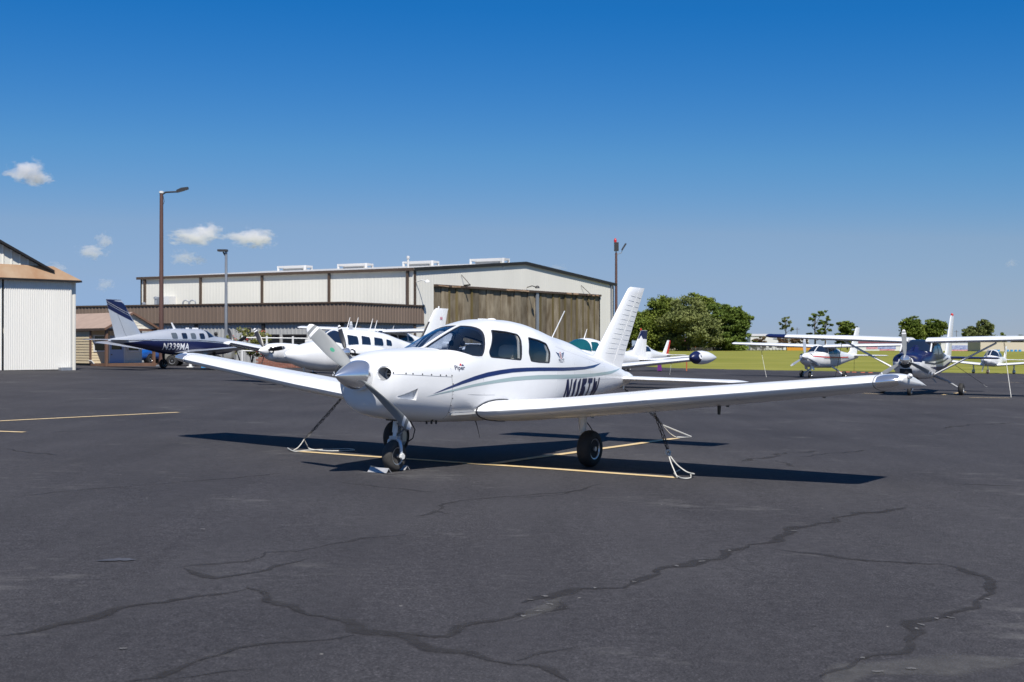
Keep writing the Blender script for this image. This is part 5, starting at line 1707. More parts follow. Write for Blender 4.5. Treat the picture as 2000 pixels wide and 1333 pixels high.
# --- far small low-wings
def small_low_wing(x, y, head, label, sc=1.0, fair=True, m_rud=None, dz=0.0):
    root = thing('low_wing_airplane', label, 'airplane', mat=place(x, y, head, scale=sc, dz=dz))
    P = M['paint']
    H = Hull([(2.3, 1.12, .18, 1.25, .98, 2.2, 2.2), (2.2, 1.11, .36, 1.34, .84, 2.4, 2.4), (1.6, 1.1, .48, 1.40, .70, 2.6, 2.6), (1.2, 1.1, .52, 1.44, .66, 2.6, 2.7), (.8, 1.12, .55, 1.70, .64, 2.5, 2.7), (.3, 1.14, .56, 1.92, .62, 2.4, 2.8), (-.3, 1.14, .54, 1.88, .63, 2.3, 2.8), (-1.0, 1.12, .45, 1.62, .68, 2.2, 2.6), (-2.2, 1.1, .28, 1.38, .80, 2, 2.3), (-3.9, 1.1, .06, 1.2, 1.0, 2, 2)])
    H.loft(n=72, step=.06).build('fuselage', P, root, 40)
    for s in (1, -1):
        H.patch(round_poly([(.42, 1.38), (-.5, 1.40), (-.35, 1.72), (.32, 1.80)], .07, 3), 'window', M['dark_glass'], root, s, .012, .08)
        st = [(.4, .75, 1.5, .72, .15), (4.7, .6, 1.15, .72 + 4.3 * .09, .14)]
        make_wing(root, st, s, P, flap=(.8, 2.2), aileron=(2.4, 4.4), tip=.12)
        gear(root, 0, s * 1.5, .2, .14, (.0, s * 1.5, .8), P, fairing=M['silver_paint'] if fair else None, r0=.06, r1=.05)
    gear(root, 1.6, 0, .19, .13, (1.6, 0, .75), P, fairing=M['brown_trim'] if fair else None)
    fr = [(1.15, -2.6, -3.7, .09), (1.35, -2.95, -3.75, .1), (2.15, -3.5, -4.0, .05), (2.22, -3.58, -4.0, .03)]
    H.canopy('windshield', M['dark_glass'], root, 1.1, .5, lambda x: 1.44 - .1 * (1.1 - x))
    B().tube([(1.12, 0, 1.50), (.8, 0, 1.71), (.5, 0, 1.86)], .025, 6).build('windshield_post', P, root)
    make_fin(root, fr, P, m_rud, hinge=.55)
    make_stab(root, [(.05, -3.2, .75, 1.15, .1), (1.5, -3.25, .65, 1.15, .1)], P)
    make_prop(root, (2.36, 0, 1.12), 2, R(75), .9, .14, .28, .16, M['blade'], M['paint_dull'])
    return root
small_low_wing(37.1, 94.0, 234, 'small white low-wing airplane with wheel fairings at the far right grass edge', dz=-.1)
small_low_wing(9.1, 86.0, 232, 'small white low-wing airplane with red rudder far behind the trainer tail', sc=1.0, fair=False, m_rud=M['red'])

# tie-downs of the planes behind
def wpt(o, p):
    return o.matrix_world @ Vector(p)
bpy.context.view_layer.update()
GRP = 'tie-downs of the planes behind'
rope_simple('slanting rope under the right wing of the strutted high-wing airplane', wpt(hw, (.2, 2.75, 1.84)), up(G(1975, 778), .02), .15)
rope_simple('dark chain slanting from the far wing of the strutted high-wing airplane', wpt(hw, (.2, -2.75, 1.84)), up(G(1630, 745), .02), .9)
rope_simple('rope from the tail of the strutted high-wing airplane', wpt(hw, (-4.9, 0, 1.15)), up(G(1928, 757), .02), .9)
rope_simple('pale rope under the outer wing of the maroon-striped airplane', wpt(cw1, (.1, -3.9, 1.8)), up(G(1497, 738), .02), .3)
rope_simple('dark chain from the tail of the maroon-striped airplane', wpt(cw1, (-4.7, 0, 1.15)), up(G(1668, 732), .02), .95)
B0 = up(G(1308, 733), .02)
rope_simple('short pale rope under the tip tank airplane wing', B0 + Vector((.1, 0, .75)), B0, .2)

# ------------------------------------------------------------------ buildings
def lerp_line(A, Bp, u):
    """point of plan line A-B that is seen at picture column u"""
    k = (u - 1000) / F_PX
    d = Bp - A
    t = (k * A.y - A.x) / (d.x - k * d.y)
    return A + d * t

def zpix(v, Y):
    r = ray(1000, v)
    return CAM_H + r.z * Y / r.y

def sheet(A, Bp, z0, ztop, pitch, depth, out, rib=0.35):
    """ribbed metal sheet between plan points; ztop is a function of t in 0..1 (or number), z0 likewise"""
    fz = ztop if callable(ztop) else (lambda t: ztop)
    fb = z0 if callable(z0) else (lambda t: z0)
    L = (Bp - A).length
    n = max(1, round(L / pitch))
    prof = []
    for i in range(n):
        for q, o in ((0.0, 0), (1 - rib - .12, 0), (1 - rib, 1), (1 - .12, 1)):
            prof.append(((i + q) / n, o * depth))
    prof.append((1.0, 0))
    b = B()
    for t, o in prof:
        p = A + (Bp - A) * t + out * o
        b.v.append((p.x, p.y, fb(t)))
        b.v.append((p.x, p.y, fz(t)))
    for i in range(len(prof) - 1):
        b.f.append((2 * i, 2 * i + 2, 2 * i + 3, 2 * i + 1))
    return b

def V2(x, y):
    return Vector((x, y, 0))

def post(p, z0, z1, w, d, out):
    """rectangular post standing proud of a wall at plan point p"""
    al = Vector((-out.y, out.x, 0))
    b = B()
    q = [p + al * (w / 2), p - al * (w / 2), p - al * (w / 2) + out * d, p + al * (w / 2) + out * d]
    b.prism([(v.x, v.y, z0) for v in q], (0, 0, z1 - z0))
    return b

def local(root, b):
    o = root.location
    b.v = [(x - o.x, y - o.y, z - o.z) for x, y, z in b.v]
    return b

# --- main hangar
Cc, Rr_, Ll = V2(-6.9, 85.6), V2(8.9, 107.2), V2(-29.6, 97.3)
EAVE = zpix(527, 85.6)
mid = (Cc + Rr_) / 2
PEAK = zpix(515.5, mid.y)
hg = thing('hangar', 'big white metal hangar with low gable and weathered brown sliding doors', 'hangar', (Cc.x, Cc.y, gz(Cc.x, Cc.y)))
hz = hg.location.z - .3
back = Rr_ + (Ll - Cc)
n_long = Vector((-(Ll - Cc).y, (Ll - Cc).x, 0)).normalized()
if n_long.y > 0:
    n_long = -n_long
n_gab = Vector(((Rr_ - Cc).y, -(Rr_ - Cc).x, 0)).normalized()
if n_gab.y > 0:
    n_gab = -n_gab
bays = [805, 797, 644, 513, 393, 283]
pts = [Cc] + [lerp_line(Cc, Ll, u) for u in (644, 513, 393)] + [Ll]
for a, c in zip(pts, pts[1:]):
    local(hg, sheet(a, c, hz, EAVE, .30, .006, n_long)).build('wall_sheet', M['metal_white'], hg)
for u in (797, 644, 513, 393, 284):
    local(hg, post(lerp_line(Cc, Ll, u), hz, EAVE, .16, .16, n_long)).build('downspout', M['brown_trim'], hg)
local(hg, post(Cc + (Rr_ - Cc).normalized() * .1, hz, EAVE, .22, .06, n_gab)).build('corner_trim', M['brown_trim'], hg)
local(hg, post(Ll - (Ll - Cc).normalized() * .05, hz, EAVE, .10, .06, n_long)).build('corner_trim', M['dark_trim'], hg)
local(hg, post(Rr_ - (Rr_ - Cc).normalized() * .45, hz, EAVE, .12, .14, n_gab)).build('downspout', M['galv'], hg)
local(hg, post(Rr_ - (Rr_ - Cc).normalized() * .05, hz, EAVE - .1, .10, .05, n_gab)).build('corner_trim', M['dark_trim'], hg)
def gtop(t):
    return EAVE + (PEAK - EAVE) * (1 - abs(2 * t - 1))
d0, d1 = lerp_line(Cc, Rr_, 847), lerp_line(Cc, Rr_, 1172)
GL = (Rr_ - Cc).length
t0, t1 = (d0 - Cc).length / GL, (d1 - Cc).length / GL
DZ = zpix(557.5, d0.y)
DZ1 = zpix(579, d1.y)
DZ = (DZ + DZ1) / 2
local(hg, sheet(Cc, d0, hz, lambda t: gtop(t * t0), .30, .006, n_gab)).build('wall_sheet', M['metal_white'], hg)
local(hg, sheet(d1, Rr_, hz, lambda t: gtop(t1 + t * (1 - t1)), .30, .006, n_gab)).build('wall_sheet', M['metal_white'], hg)
local(hg, sheet(d0, mid, DZ, lambda t: gtop(t0 + t * (.5 - t0)), .30, .006, n_gab)).build('wall_sheet', M['metal_white'], hg)
local(hg, sheet(mid, d1, DZ, lambda t: gtop(.5 + t * (t1 - .5)), .30, .006, n_gab)).build('wall_sheet', M['metal_white'], hg)
# doors: individual weathered boards with raised ribs between
inn = -n_gab * .12
NP = 25
for i in range(NP):
    a, c = d0.lerp(d1, i / NP) + inn, d0.lerp(d1, (i + 1) / NP) + inn
    w = (c - a)
    dp = .05 if i % 2 else 0
    q = [a + w * .05, c - w * .05, c - w * .05 + n_gab * (.05 + dp), a + w * .05 + n_gab * (.05 + dp)]
    b = B().prism([(v.x, v.y, hz) for v in q], (0, 0, DZ - hz))
    local(hg, b).build('door_board', M['old_door'], hg)
    if i in (1, 2, 4, 14, 16, 17, 18, 19, 20, 21, 22, 23):
        q2 = [c - w * .12, c + w * .10, c + w * .10 + n_gab * .13, c - w * .12 + n_gab * .13]
        local(hg, B().prism([(v.x, v.y, hz) for v in q2], (0, 0, DZ - hz))).build('door_rib', M['old_door_moss'], hg)
local(hg, post(d0.lerp(d1, .575), hz, DZ, .35, .09, n_gab)).build('door_meeting_stile', M['galv'], hg)
q = [d0 - n_gab * .05, d1 - n_gab * .05, d1 + n_gab * .16, d0 + n_gab * .16]
local(hg, B().prism([(v.x, v.y, DZ - .06) for v in q], (0, 0, .16))).build('door_track', M['brown_trim'], hg)
for k in range(16):
    t = random.choice((random.uniform(.02, .12), random.uniform(.3, .5), random.uniform(.7, .98)))
    p = d0.lerp(d1, t) + n_gab * .165
    al_ = (d1 - d0).normalized() * random.uniform(.15, .5)
    local(hg, B().prism([(v.x, v.y, DZ - .05 + random.uniform(-.02, .04)) for v in (p - al_, p + al_, p + al_ + n_gab * .01, p - al_ + n_gab * .01)], (0, 0, random.uniform(.05, .12)))).build('rust_patch', M['rust'], hg)
local(hg, B().prism([(v.x, v.y, hz) for v in (d0 - n_gab * .3, d1 - n_gab * .3, d1 - n_gab * .2, d0 - n_gab * .2)], (0, 0, DZ - hz))).build('door_backing', M['dark_trim'], hg)
# roof
rb = back
def roof_slab(a, bq, c, d_, m, nm, th=.16):
    b = B()
    vs = [a, bq, c, d_]
    b.add([v for v in vs] + [v - Vector((0, 0, th)) for v in vs], [(0, 1, 2, 3), (7, 6, 5, 4), (0, 4, 5, 1), (1, 5, 6, 2), (2, 6, 7, 3), (3, 7, 4, 0)])
    return local(hg, b).build(nm, m, hg)
ov = n_gab * .10
e1 = Vector((*Cc.xy, EAVE + .12)) + ov + n_long * .10
e2 = Vector((*Ll.xy, EAVE + .12)) + n_long * .10 + (Ll - Cc).normalized() * .3
r1 = Vector((*mid.xy, PEAK + .14)) + ov
bm_ = (Ll + back) / 2
r2 = Vector((*bm_.xy, PEAK + .14)) + (Ll - Cc).normalized() * .3
f1 = Vector((*Rr_.xy, EAVE + .12)) + ov + (Rr_ - Cc).normalized() * .3
f2 = Vector((*back.xy, EAVE + .12)) + (Rr_ - Cc).normalized() * .3
roof_slab(e1, r1, r2, e2, M['roof_light'], 'roof')
roof_slab(r1, f1, f2, r2, M['roof_light'], 'roof')
def beam(p, q_, w, h, m, nm, root=hg):
    d = (q_ - p).normalized()
    sd = d.cross(Vector((0, 0, 1))).normalized() * (w / 2)
    u = Vector((0, 0, h / 2))
    b = B()
    b.loft([[x + sd + u, x - sd + u, x - sd - u, x + sd - u] for x in (p, q_)])
    return local(root, b).build(nm, m, root)
dz_ = Vector((0, 0, .10))
beam(e1 - dz_ + n_gab * .03, r1 - dz_ + n_gab * .03, .10, .24, M['dark_trim'], 'rake_trim')
beam(r1 - dz_ + n_gab * .03, f1 - dz_ + n_gab * .03, .10, .24, M['dark_trim'], 'rake_trim')
beam(e1 - dz_ + n_long * .08, e2 - dz_ + n_long * .06, .12, .2, M['brown_trim'], 'gutter')
local(hg, sheet(Ll, back, hz, lambda t: EAVE + (PEAK - EAVE) * (1 - abs(2 * t - 1)), .6, .03, -n_gab)).build('wall_sheet', M['metal_white'], hg)
local(hg, sheet(back, Rr_, hz, EAVE, .6, .03, -n_long)).build('wall_sheet', M['metal_white'], hg)
# roof ventilators standing on the near slope
def roof_pt(u, v, back_off):
    """point on the near roof slope behind the eave, seen at picture column u"""
    a, c = e1 + (r1 - e1) * back_off, e2 + (r2 - e2) * back_off
    p = lerp_line(Vector((a.x, a.y, 0)), Vector((c.x, c.y, 0)), u)
    t = (Vector((p.x, p.y, 0)) - Vector((a.x, a.y, 0))).length / (c - a).length
    return Vector((p.x, p.y, a.z + (c.z - a.z) * t))
for u0, u1, vt in ((550, 602, 520), (667, 721, 516), (794, 850, 511), (925, 988, 506)):
    p0, p1 = roof_pt(u0, 0, .82), roof_pt(u1, 0, .82)
    ht = max(.35, zpix(vt, (p0.y + p1.y) / 2) - p0.z)
    vn = B()
    ax = (p1 - p0).normalized()
    cr = Vector((0, 0, 1)).cross(ax).normalized() * .9
    for z, w in ((ht - .16, .16),):
        for off in (cr * .5, -cr * .5):
            for qa, qb in ((p0 + off, p1 + off),):
                u_ = Vector((0, 0, z))
                sd = cr.normalized() * .05
                vn.loft([[x + u_ + sd, x + u_ - sd, x + u_ - sd + Vector((0, 0, .16)), x + u_ + sd + Vector((0, 0, .16))] for x in (qa, qb)])
    for p in (p0, p1):
        for off in (cr * .5, -cr * .5):
            vn.loft([[p + off + Vector((dx, dy, zz)) for dx, dy in ((-.09, -.05), (.09, -.05), (.09, .05), (-.09, .05))] for zz in (-.4, ht)])
        vn.loft([[p + cr * k + Vector((dx, 0, zz)) for dx, zz in ((-.09, ht - .16), (.09, ht - .16), (.09, ht), (-.09, ht))] for k in (-.5, .5)])
    # louvred throat
    vn2 = B().loft([[p + cr * k + Vector((0, 0, zz)) for k, zz in ((-.38, -.4), (.38, -.4), (.38, ht - .22), (-.38, ht - .22))] for p in (p0 + ax * .4, p1 - ax * .4)])
    local(hg, vn).build('roof_ventilator', M['far_white'], hg)
    local(hg, vn2).build('ventilator_throat', M['roof_light'], hg)
pv = roof_pt(797, 0, .1)
local(hg, B().cyl(pv - Vector((0, 0, .3)), pv + Vector((0, 0, .75)), .08).lathe([(0, .12), (.15, .12), (.2, .02)], pv + Vector((0, 0, .65)), (0, 0, 1), 12)).build('vent_pipe', M['far_white'], hg, 50)
# gable lamps with conduits
for u, v, m_ in ((812, 551, 'white_trim'), (1028, 562, 'lamp_head')):
    p = lerp_line(Cc, Rr_, u) + n_gab * .06
    z = zpix(v, p.y)
    b = B().tube([Vector((p.x, p.y, z)), Vector((p.x, p.y, z)) + n_gab * .5 + Vector((0, 0, .12)), Vector((p.x, p.y, z)) + n_gab * .9], .035, 8)
    hd = Vector((p.x, p.y, z)) + n_gab * 1.0
    b.lathe([(-.08, .18), (.05, .16), (.12, .05)], hd, (0, 0, 1), 14)
    local(hg, b).build('wall_lamp', M[m_], hg, 50)
for ua, va, ub, vb in ((900, 537, 906, 557), (1134, 558, 1145, 578)):
    pa, pb = lerp_line(Cc, Rr_, ua) + n_gab * .05, lerp_line(Cc, Rr_, ub) + n_gab * .6
    local(hg, B().tube([Vector((pa.x, pa.y, zpix(va, pa.y))), Vector((pb.x, pb.y, zpix(vb, pb.y)))], .025, 6)).build('stay_cable', M['brown_trim'], hg)
    pc = lerp_line(Cc, Rr_, ub) + n_gab * .02
    local(hg, B().tube([Vector((pb.x, pb.y, zpix(vb, pb.y))), Vector((pc.x, pc.y, zpix(vb + 1, pc.y)))], .06, 6)).build('stay_bracket', M['dark_trim'], hg)
# unit on the long wall
pa = lerp_line(Cc, Ll, 334)
al = (Ll - Cc).normalized()
q = [pa + al * .9, pa - al * .5, pa - al * .5 + n_long * .8, pa + al * .9 + n_long * .8]
za, zb = zpix(601, pa.y), zpix(580, pa.y)
local(hg, B().prism([(v.x, v.y, za) for v in q], (0, 0, zb - za))).build('air_handler', M['far_white'], hg)
q = [pa + al * .85 + n_long * .81, pa - al * .0 + n_long * .81, pa - al * .0 + n_long * .83, pa + al * .85 + n_long * .83]
local(hg, B().prism([(v.x, v.y, za + .05) for v in q], (0, 0, zb - za - .1))).build('air_handler_grille', M['galv'], hg)

# --- lean-to with brown fascia in front of it
c_ = V2((675 - 1000) / F_PX * 79.4, 79.4)
l_ = V2((120 - 1000) / F_PX * 88.2, 88.2)
r_ = V2((828 - 1000) / F_PX * 86.5, 86.5)
zt, zb = zpix(592, 79.4), zpix(629.5, 79.4)
lt = thing('lean_to', 'low annex with brown ribbed fascia along the big hangar', 'annex', (c_.x, c_.y, gz(c_.x, c_.y)))
nf = Vector((-(l_ - c_).y, (l_ - c_).x, 0)).normalized()
nf = -nf if nf.y > 0 else nf
ns = Vector(((r_ - c_).y, -(r_ - c_).x, 0)).normalized()
ns = -ns if ns.y > 0 else ns
K = 7
for i in range(K):
    a, c = c_.lerp(l_, i / K), c_.lerp(l_, (i + 1) / K)
    local(lt, sheet(a, c, zb, zt, .30, .045, nf, .3)).build('fascia_sheet', M['brown_fascia'], lt)
for i in range(3):
    a, c = c_.lerp(r_, i / 3), c_.lerp(r_, (i + 1) / 3)
    local(lt, sheet(a, c, zb, zt, .30, .045, ns, .3)).build('fascia_sheet', M['brown_fascia'], lt)
u3 = lambda p, z: Vector((p.x, p.y, z))
beam(u3(c_, zt + .03) + nf * .02, u3(l_, zt + .03) + nf * .02, .14, .10, M['brown_trim'], 'coping', lt)
beam(u3(c_, zt + .03) + ns * .02, u3(r_, zt + .03) + ns * .02, .14, .10, M['brown_trim'], 'coping', lt)
beam(u3(c_, zb - .02) + nf * .0, u3(l_, zb - .02), .12, .08, M['dark_trim'], 'drip_edge', lt)
beam(u3(c_, zb - .02), u3(r_, zb - .02), .12, .08, M['dark_trim'], 'drip_edge', lt)
lb, rb_ = l_ + (Ll - l_) * .9, Cc
local(lt, B().prism([u3(c_ - nf * .05 - ns * .05, zb + .02), u3(l_ - nf * .05, zb + .02), u3(l_ - nf * 7, zb + .02), u3(Cc + n_long * .25, zb + .02), u3(r_ - ns * .1, zb + .02)], (0, 0, zt - zb - .25))).build('roof_deck', M['roof_light'], lt)
wf = -nf * .14
wall_c = c_ + wf - ns * .14
wall_l = l_ + wf
wall_r = r_ - ns * .14
gl = gz(c_.x, c_.y) - .3
K = 5
for i in range(K):
    a, c = wall_c.lerp(wall_l, i / K), wall_c.lerp(wall_l, (i + 1) / K)
    local(lt, sheet(a, c, gl, zb + .1, .30, .04, nf)).build('wall_sheet', M['grey_sheet'], lt)
local(lt, sheet(wall_c, wall_r, gl, zb + .1, .30, .04, ns)).build('wall_sheet', M['grey_sheet'], lt)
for u in (384, 515, 668):
    local(lt, post(lerp_line(c_ + nf * -.14, l_ + nf * -.14, u), gl, zb, .22, .11, nf)).build('post', M['dark_trim'], lt)
local(lt, post(c_ - ns * .14 + (r_ - c_).normalized() * .5, gl, zb, .24, .11, ns)).build('post', M['dark_trim'], lt)
for u0, u1, v0, v1 in ((526, 547, 655, 676), (554, 600, 655, 682)):
    a, c = lerp_line(wall_c, wall_l, u0) + nf * .06, lerp_line(wall_c, wall_l, u1) + nf * .06
    za_, zb_ = zpix(v1, a.y), zpix(v0, a.y)
    q = [a, c, c + nf * .04, a + nf * .04]
    w = local(lt, B().prism([u3(v, za_) for v in q], (0, 0, zb_ - za_))).build('window', M['window_dark'], lt)
    beam(u3(a, zb_) + nf * .05, u3(c, zb_) + nf * .05, .08, .10, M['dark_trim'], 'window_head', lt)
    for k in range(1, 5):
        zz = za_ + (zb_ - za_) * k / 5
        beam(u3(a, zz) + nf * .05, u3(c, zz) + nf * .05, .03, .035, M['dark_trim'], 'window_slat', lt)
for u, v in ((490, 642), (425, 652)):
    p = lerp_line(wall_c, wall_l, u) + nf * .2
    local(lt, B().lathe([(-.1, .12), (.06, .12), (.1, .03)], u3(p, zpix(v, p.y)), (0, -.5, 1), 12)).build('flood_lamp', M['lamp_head'], lt, 50)
pa = lerp_line(wall_c, wall_r, 697) + ns * .2
local(lt, B().lathe([(-.12, .14), (.06, .14), (.1, .03)], u3(pa, zpix(640, pa.y)), (0, -.5, 1), 12)).build('flood_lamp', M['lamp_head'], lt, 50)
for u in (281, 304, 363, 376):
    p = lerp_line(c_ - nf * 2.5, l_ - nf * 2.5, u)
    zz = zt - .1
    if u < 310:
        b = B().cyl(u3(p, zz), u3(p, zz + (.75 if u > 290 else .35)), .09)
        b.lathe([(0, .15), (.12, .15), (.18, .02)], u3(p, zz + (.7 if u > 290 else .3)), (0, 0, 1), 10)
    else:
        b = B().tube([u3(p, zz) + Vector((.22 * math.cos(t), 0, .35 + .2 * math.sin(t) if 0 < t < math.pi else .0)) for t in [R(a) for a in range(0, 181, 20)]], .05, 8)
        b.cyl(u3(p, zz - .2) + Vector((-.22, 0, 0)), u3(p, zz + .35) + Vector((-.22, 0, 0)), .05)
    local(lt, b).build('roof_pipe', M['galv'], lt, 50)

# --- left hangar
P0, P1 = V2((0 - 1000) / F_PX * 57.5, 57.5), V2((148 - 1000) / F_PX * 60.2, 60.2)
du = (P1 - P0).normalized()
no = Vector((du.y, -du.x, 0))
if no.y > 0:
    no = -no
lh = thing('hangar', 'white hangar with corrugated sliding door and rusty canopy at the left edge', 'hangar', (P1.x, P1.y, gz(P1.x, P1.y)))
g0 = gz(P1.x, P1.y) - .25
Wt = (P1 - P0).length
pl = lambda t: P0 + du * t
zd = zpix(545, 59)
for a, c in ((0.13, 3.42), (-3.3, 0.03), (-6.7, -3.4), (-10.1, -6.8), (-13.4, -10.2)):
    local(lh, sheet(pl(a) + no * .12, pl(c) + no * .12, g0 + .3, zd, .105, .03, no, .45)).build('sliding_door', M['door_white'], lh)
local(lh, sheet(pl(3.45), pl(Wt), g0, zd + .02, .4, .015, no)).build('wall_sheet', M['metal_white'], lh)
local(lh, post(pl(3.44), g0, zd, .05, .14, no)).build('door_jamb', M['metal_white'], lh)
local(lh, post(pl(.08), g0, zd, .09, .06, no)).build('door_gap', M['dark_trim'], lh)
bk = -no * 18
local(lh, sheet(pl(Wt), pl(Wt) + bk, g0, zd, .4, .02, du)).build('wall_sheet', M['metal_white'], lh)
local(lh, sheet(pl(-14.4), pl(-14.4) + bk, g0, zd, .4, .02, -du)).build('wall_sheet', M['metal_white'], lh)
local(lh, sheet(pl(-14.4), pl(-13.4), g0, zd + .02, .4, .015, no)).build('wall_sheet', M['metal_white'], lh)
local(lh, sheet(pl(-14.4) - no * .02, pl(.13), zd - .2, zd + .5, .4, .02, no)).build('wall_sheet', M['metal_white'], lh)
# canopy
zc0, zc1 = zd - .02, zpix(521, 59.5)
fw = .42
cv = [u3(pl(-14.5) + no * fw, zc0), u3(pl(Wt + .12) + no * fw * .75, zc0), u3(pl(Wt - 1.15), zc1), u3(pl(-14.5), zc1)]
b = B().add(cv + [v - Vector((0, 0, .07)) for v in cv], [(0, 1, 2, 3), (7, 6, 5, 4), (0, 4, 5, 1), (1, 5, 6, 2), (2, 6, 7, 3), (3, 7, 4, 0)])
local(lh, b).build('canopy', M['rust'], lh)
cv = [u3(pl(Wt + .12) + no * fw * .75, zc0), u3(pl(Wt + .12) - no * 16, zc0), u3(pl(Wt - 1.15) - no * 16, zc1), u3(pl(Wt - 1.15), zc1)]
b = B().add(cv + [v - Vector((0, 0, .07)) for v in cv], [(0, 1, 2, 3), (7, 6, 5, 4), (0, 4, 5, 1), (1, 5, 6, 2), (2, 6, 7, 3), (3, 7, 4, 0)])
local(lh, b).build('canopy', M['rust'], lh)
beam(u3(pl(-14.5) + no * (fw + .03), zc0 - .06), u3(pl(Wt + .12) + no * (fw * .75 + .03), zc0 - .06), .06, .09, M['dark_trim'], 'canopy_edge', lh)
beam(u3(pl(Wt + .14) + no * fw * .75, zc0 - .06), u3(pl(Wt + .14) - no * 2.0, zc0 - .06), .06, .09, M['dark_trim'], 'canopy_edge', lh)
# gable over the canopy
ga, gb = 2.30, -5.5
zA, zB = zpix(527, 59.2), 10.1
sl = (zpix(475, 57.5) - zA) / ga
zB = zA + sl * (ga - gb)
local(lh, sheet(pl(gb) - no * .1, pl(ga) - no * .1, zc1 - .3, lambda t: zB + (zA - zB) * t, .42, .04, no, .2)).build('gable_sheet', M['metal_white'], lh)
local(lh, sheet(pl(gb * 2 - ga) - no * .1, pl(gb) - no * .1, zc1 - .3, lambda t: zA + (zB - zA) * t, .42, .04, no, .2)).build('gable_sheet', M['metal_white'], lh)
for sgn, ta in ((1, ga + .25), (-1, 2 * gb - ga - .25)):
    a, c = u3(pl(gb), zB + .1), u3(pl(ta), zA - .05)
    vs = [a + no * .2, c + no * .2, c - no * 17, a - no * 17]
    b = B().add(vs + [v - Vector((0, 0, .05)) for v in vs], [(0, 1, 2, 3), (7, 6, 5, 4), (0, 4, 5, 1), (1, 5, 6, 2), (2, 6, 7, 3), (3, 7, 4, 0)])
    local(lh, b).build('roof', M['brown_trim'], lh)
    beam(a + no * .22 - Vector((0, 0, .05)), c + no * .22 - Vector((0, 0, .05)), .05, .12, M['dark_trim'], 'rake_trim', lh)
q = pl(3.05) + no * .35
b = B().box((-.28, -.16, 0), (.28, .16, .14), Matrix.Translation(u3(q, gz(q.x, q.y))) @ Matrix.Rotation(R(45), 4, 'Z'))
wc = b.build('door_stop_block', M['galv'])
tag(wc, 'grey concrete block at the foot of the white hangar door', 'block')

# --- cream shed with porch
SY = 70.0
K0 = V2((206 - 1000) / F_PX * SY, SY)
ug = V2(math.cos(R(47)), math.sin(R(47)))            # along the gable end, to the right and away
ul = V2(-ug.y, ug.x)                                 # along the ridge, to the left and away
sh = thing('shed', 'small cream clapboard office shed with gabled porch and pale blue door', 'shed', (K0.x, K0.y, gz(K0.x, K0.y)))
sg = gz(K0.x, K0.y)
GW, SLn, RC = 3.3, 7.0, 1.7                          # gable width, length, porch depth
ze, zr = zpix(641, SY), zpix(612.5, SY + 1.2)
zf = sg + .16
mp_ = lambda a, b_: K0 + ug * a + ul * b_
def clap(p, q, z0, z1, m, out, lap=.16):
    z = z0
    while z < z1 - .02:
        h = min(lap, z1 - z)
        vs = [u3(p + out * .035, z), u3(q + out * .035, z), u3(q + out * .010, z + h), u3(p + out * .010, z + h)]
        b = B().add(vs + [v - out * .03 for v in vs], [(0, 1, 2, 3), (7, 6, 5, 4), (0, 4, 5, 1), (1, 5, 6, 2), (2, 6, 7, 3), (3, 7, 4, 0)])
        local(sh, b).build('siding_board', m, sh)
        z += lap
def block(p, q, out, d0, d1, z0, z1, m, nm):
    return local(sh, B().prism([u3(v, z0) for v in (p + out * d0, q + out * d0, q + out * d1, p + out * d1)], (0, 0, z1 - z0))).build(nm, m, sh)
ng, nl = -ul, -ug
# long wall on the left, and the recessed porch wall
clap(mp_(0, SLn), mp_(0, RC), zf, ze - .02, M['siding'], nl)
block(mp_(0, RC + .09), mp_(0, RC - .09), nl, .0, .05, zf, ze, M['wood_brown'], 'corner_board')
wa = lambda u: (lerp_line(mp_(0, RC), mp_(GW, RC), u) - mp_(0, RC)).length
w0, w1, dd0, dd1, w2, w3 = wa(184), wa(204), wa(214), wa(241), wa(250), wa(270)
rw = lambda a: mp_(a, RC)
zw0, zw1, zdr = zpix(685, 72), zpix(657, 72), zpix(656, 72)
clap(rw(0), rw(w0), zf, ze, M['siding'], ng)
clap(rw(w0), rw(w1), zf, zw0, M['siding'], ng)
clap(rw(w0), rw(w1), zw1, ze, M['siding'], ng)
clap(rw(w1), rw(dd0), zf, ze, M['siding'], ng)
clap(rw(dd0), rw(dd1), zdr, ze, M['siding_pale'], ng)
clap(rw(dd1), rw(w2), zf, ze, M['siding_pale'], ng)
clap(rw(w2), rw(w3), zf, zw0, M['siding_pale'], ng)
clap(rw(w2), rw(w3), zw1, ze, M['siding_pale'], ng)
clap(rw(w3), rw(GW), zf, ze, M['siding_pale'], ng)
for a, c in ((w0, w1), (w2, w3)):
    block(rw(a), rw(c), ng, -.03, .02, zw0, zw1, M['window_dark'], 'window_pane')
    t = .07
    for aa, cc, za_, zb_ in ((a - t, c + t, zw1, zw1 + t), (a - t, c + t, zw0 - t, zw0), (a - t, a, zw0, zw1), (c, c + t, zw0, zw1), (a, c, (zw0 + zw1) / 2 - .03, (zw0 + zw1) / 2 + .03)):
        block(rw(aa), rw(cc), ng, 0, .06, za_, zb_, M['white_trim'], 'window_frame')
block(rw(dd0), rw(dd1), ng, -.03, .03, zf, zdr, M['door_blue'], 'door')
block(rw(dd0 + .12), rw(dd1 - .12), ng, .0, .04, zpix(683, 72), zpix(664, 72), M['window_dark'], 'door_light')
block(rw(dd0 - .07), rw(dd0), ng, 0, .05, zf, zdr, M['white_trim'], 'door_frame')
block(rw(dd1), rw(dd1 + .07), ng, 0, .05, zf, zdr, M['white_trim'], 'door_frame')
local(sh, B().lathe([(0, .03), (.05, .035), (.06, .005)], u3(rw(dd0 + .1) + ng * .04, zpix(693, 72)), ng, 10)).build('door_knob', M['brown_trim'], sh)
block(mp_(GW, RC), mp_(GW, SLn), ug, -.05, 0, zf, ze, M['siding'], 'side_wall')
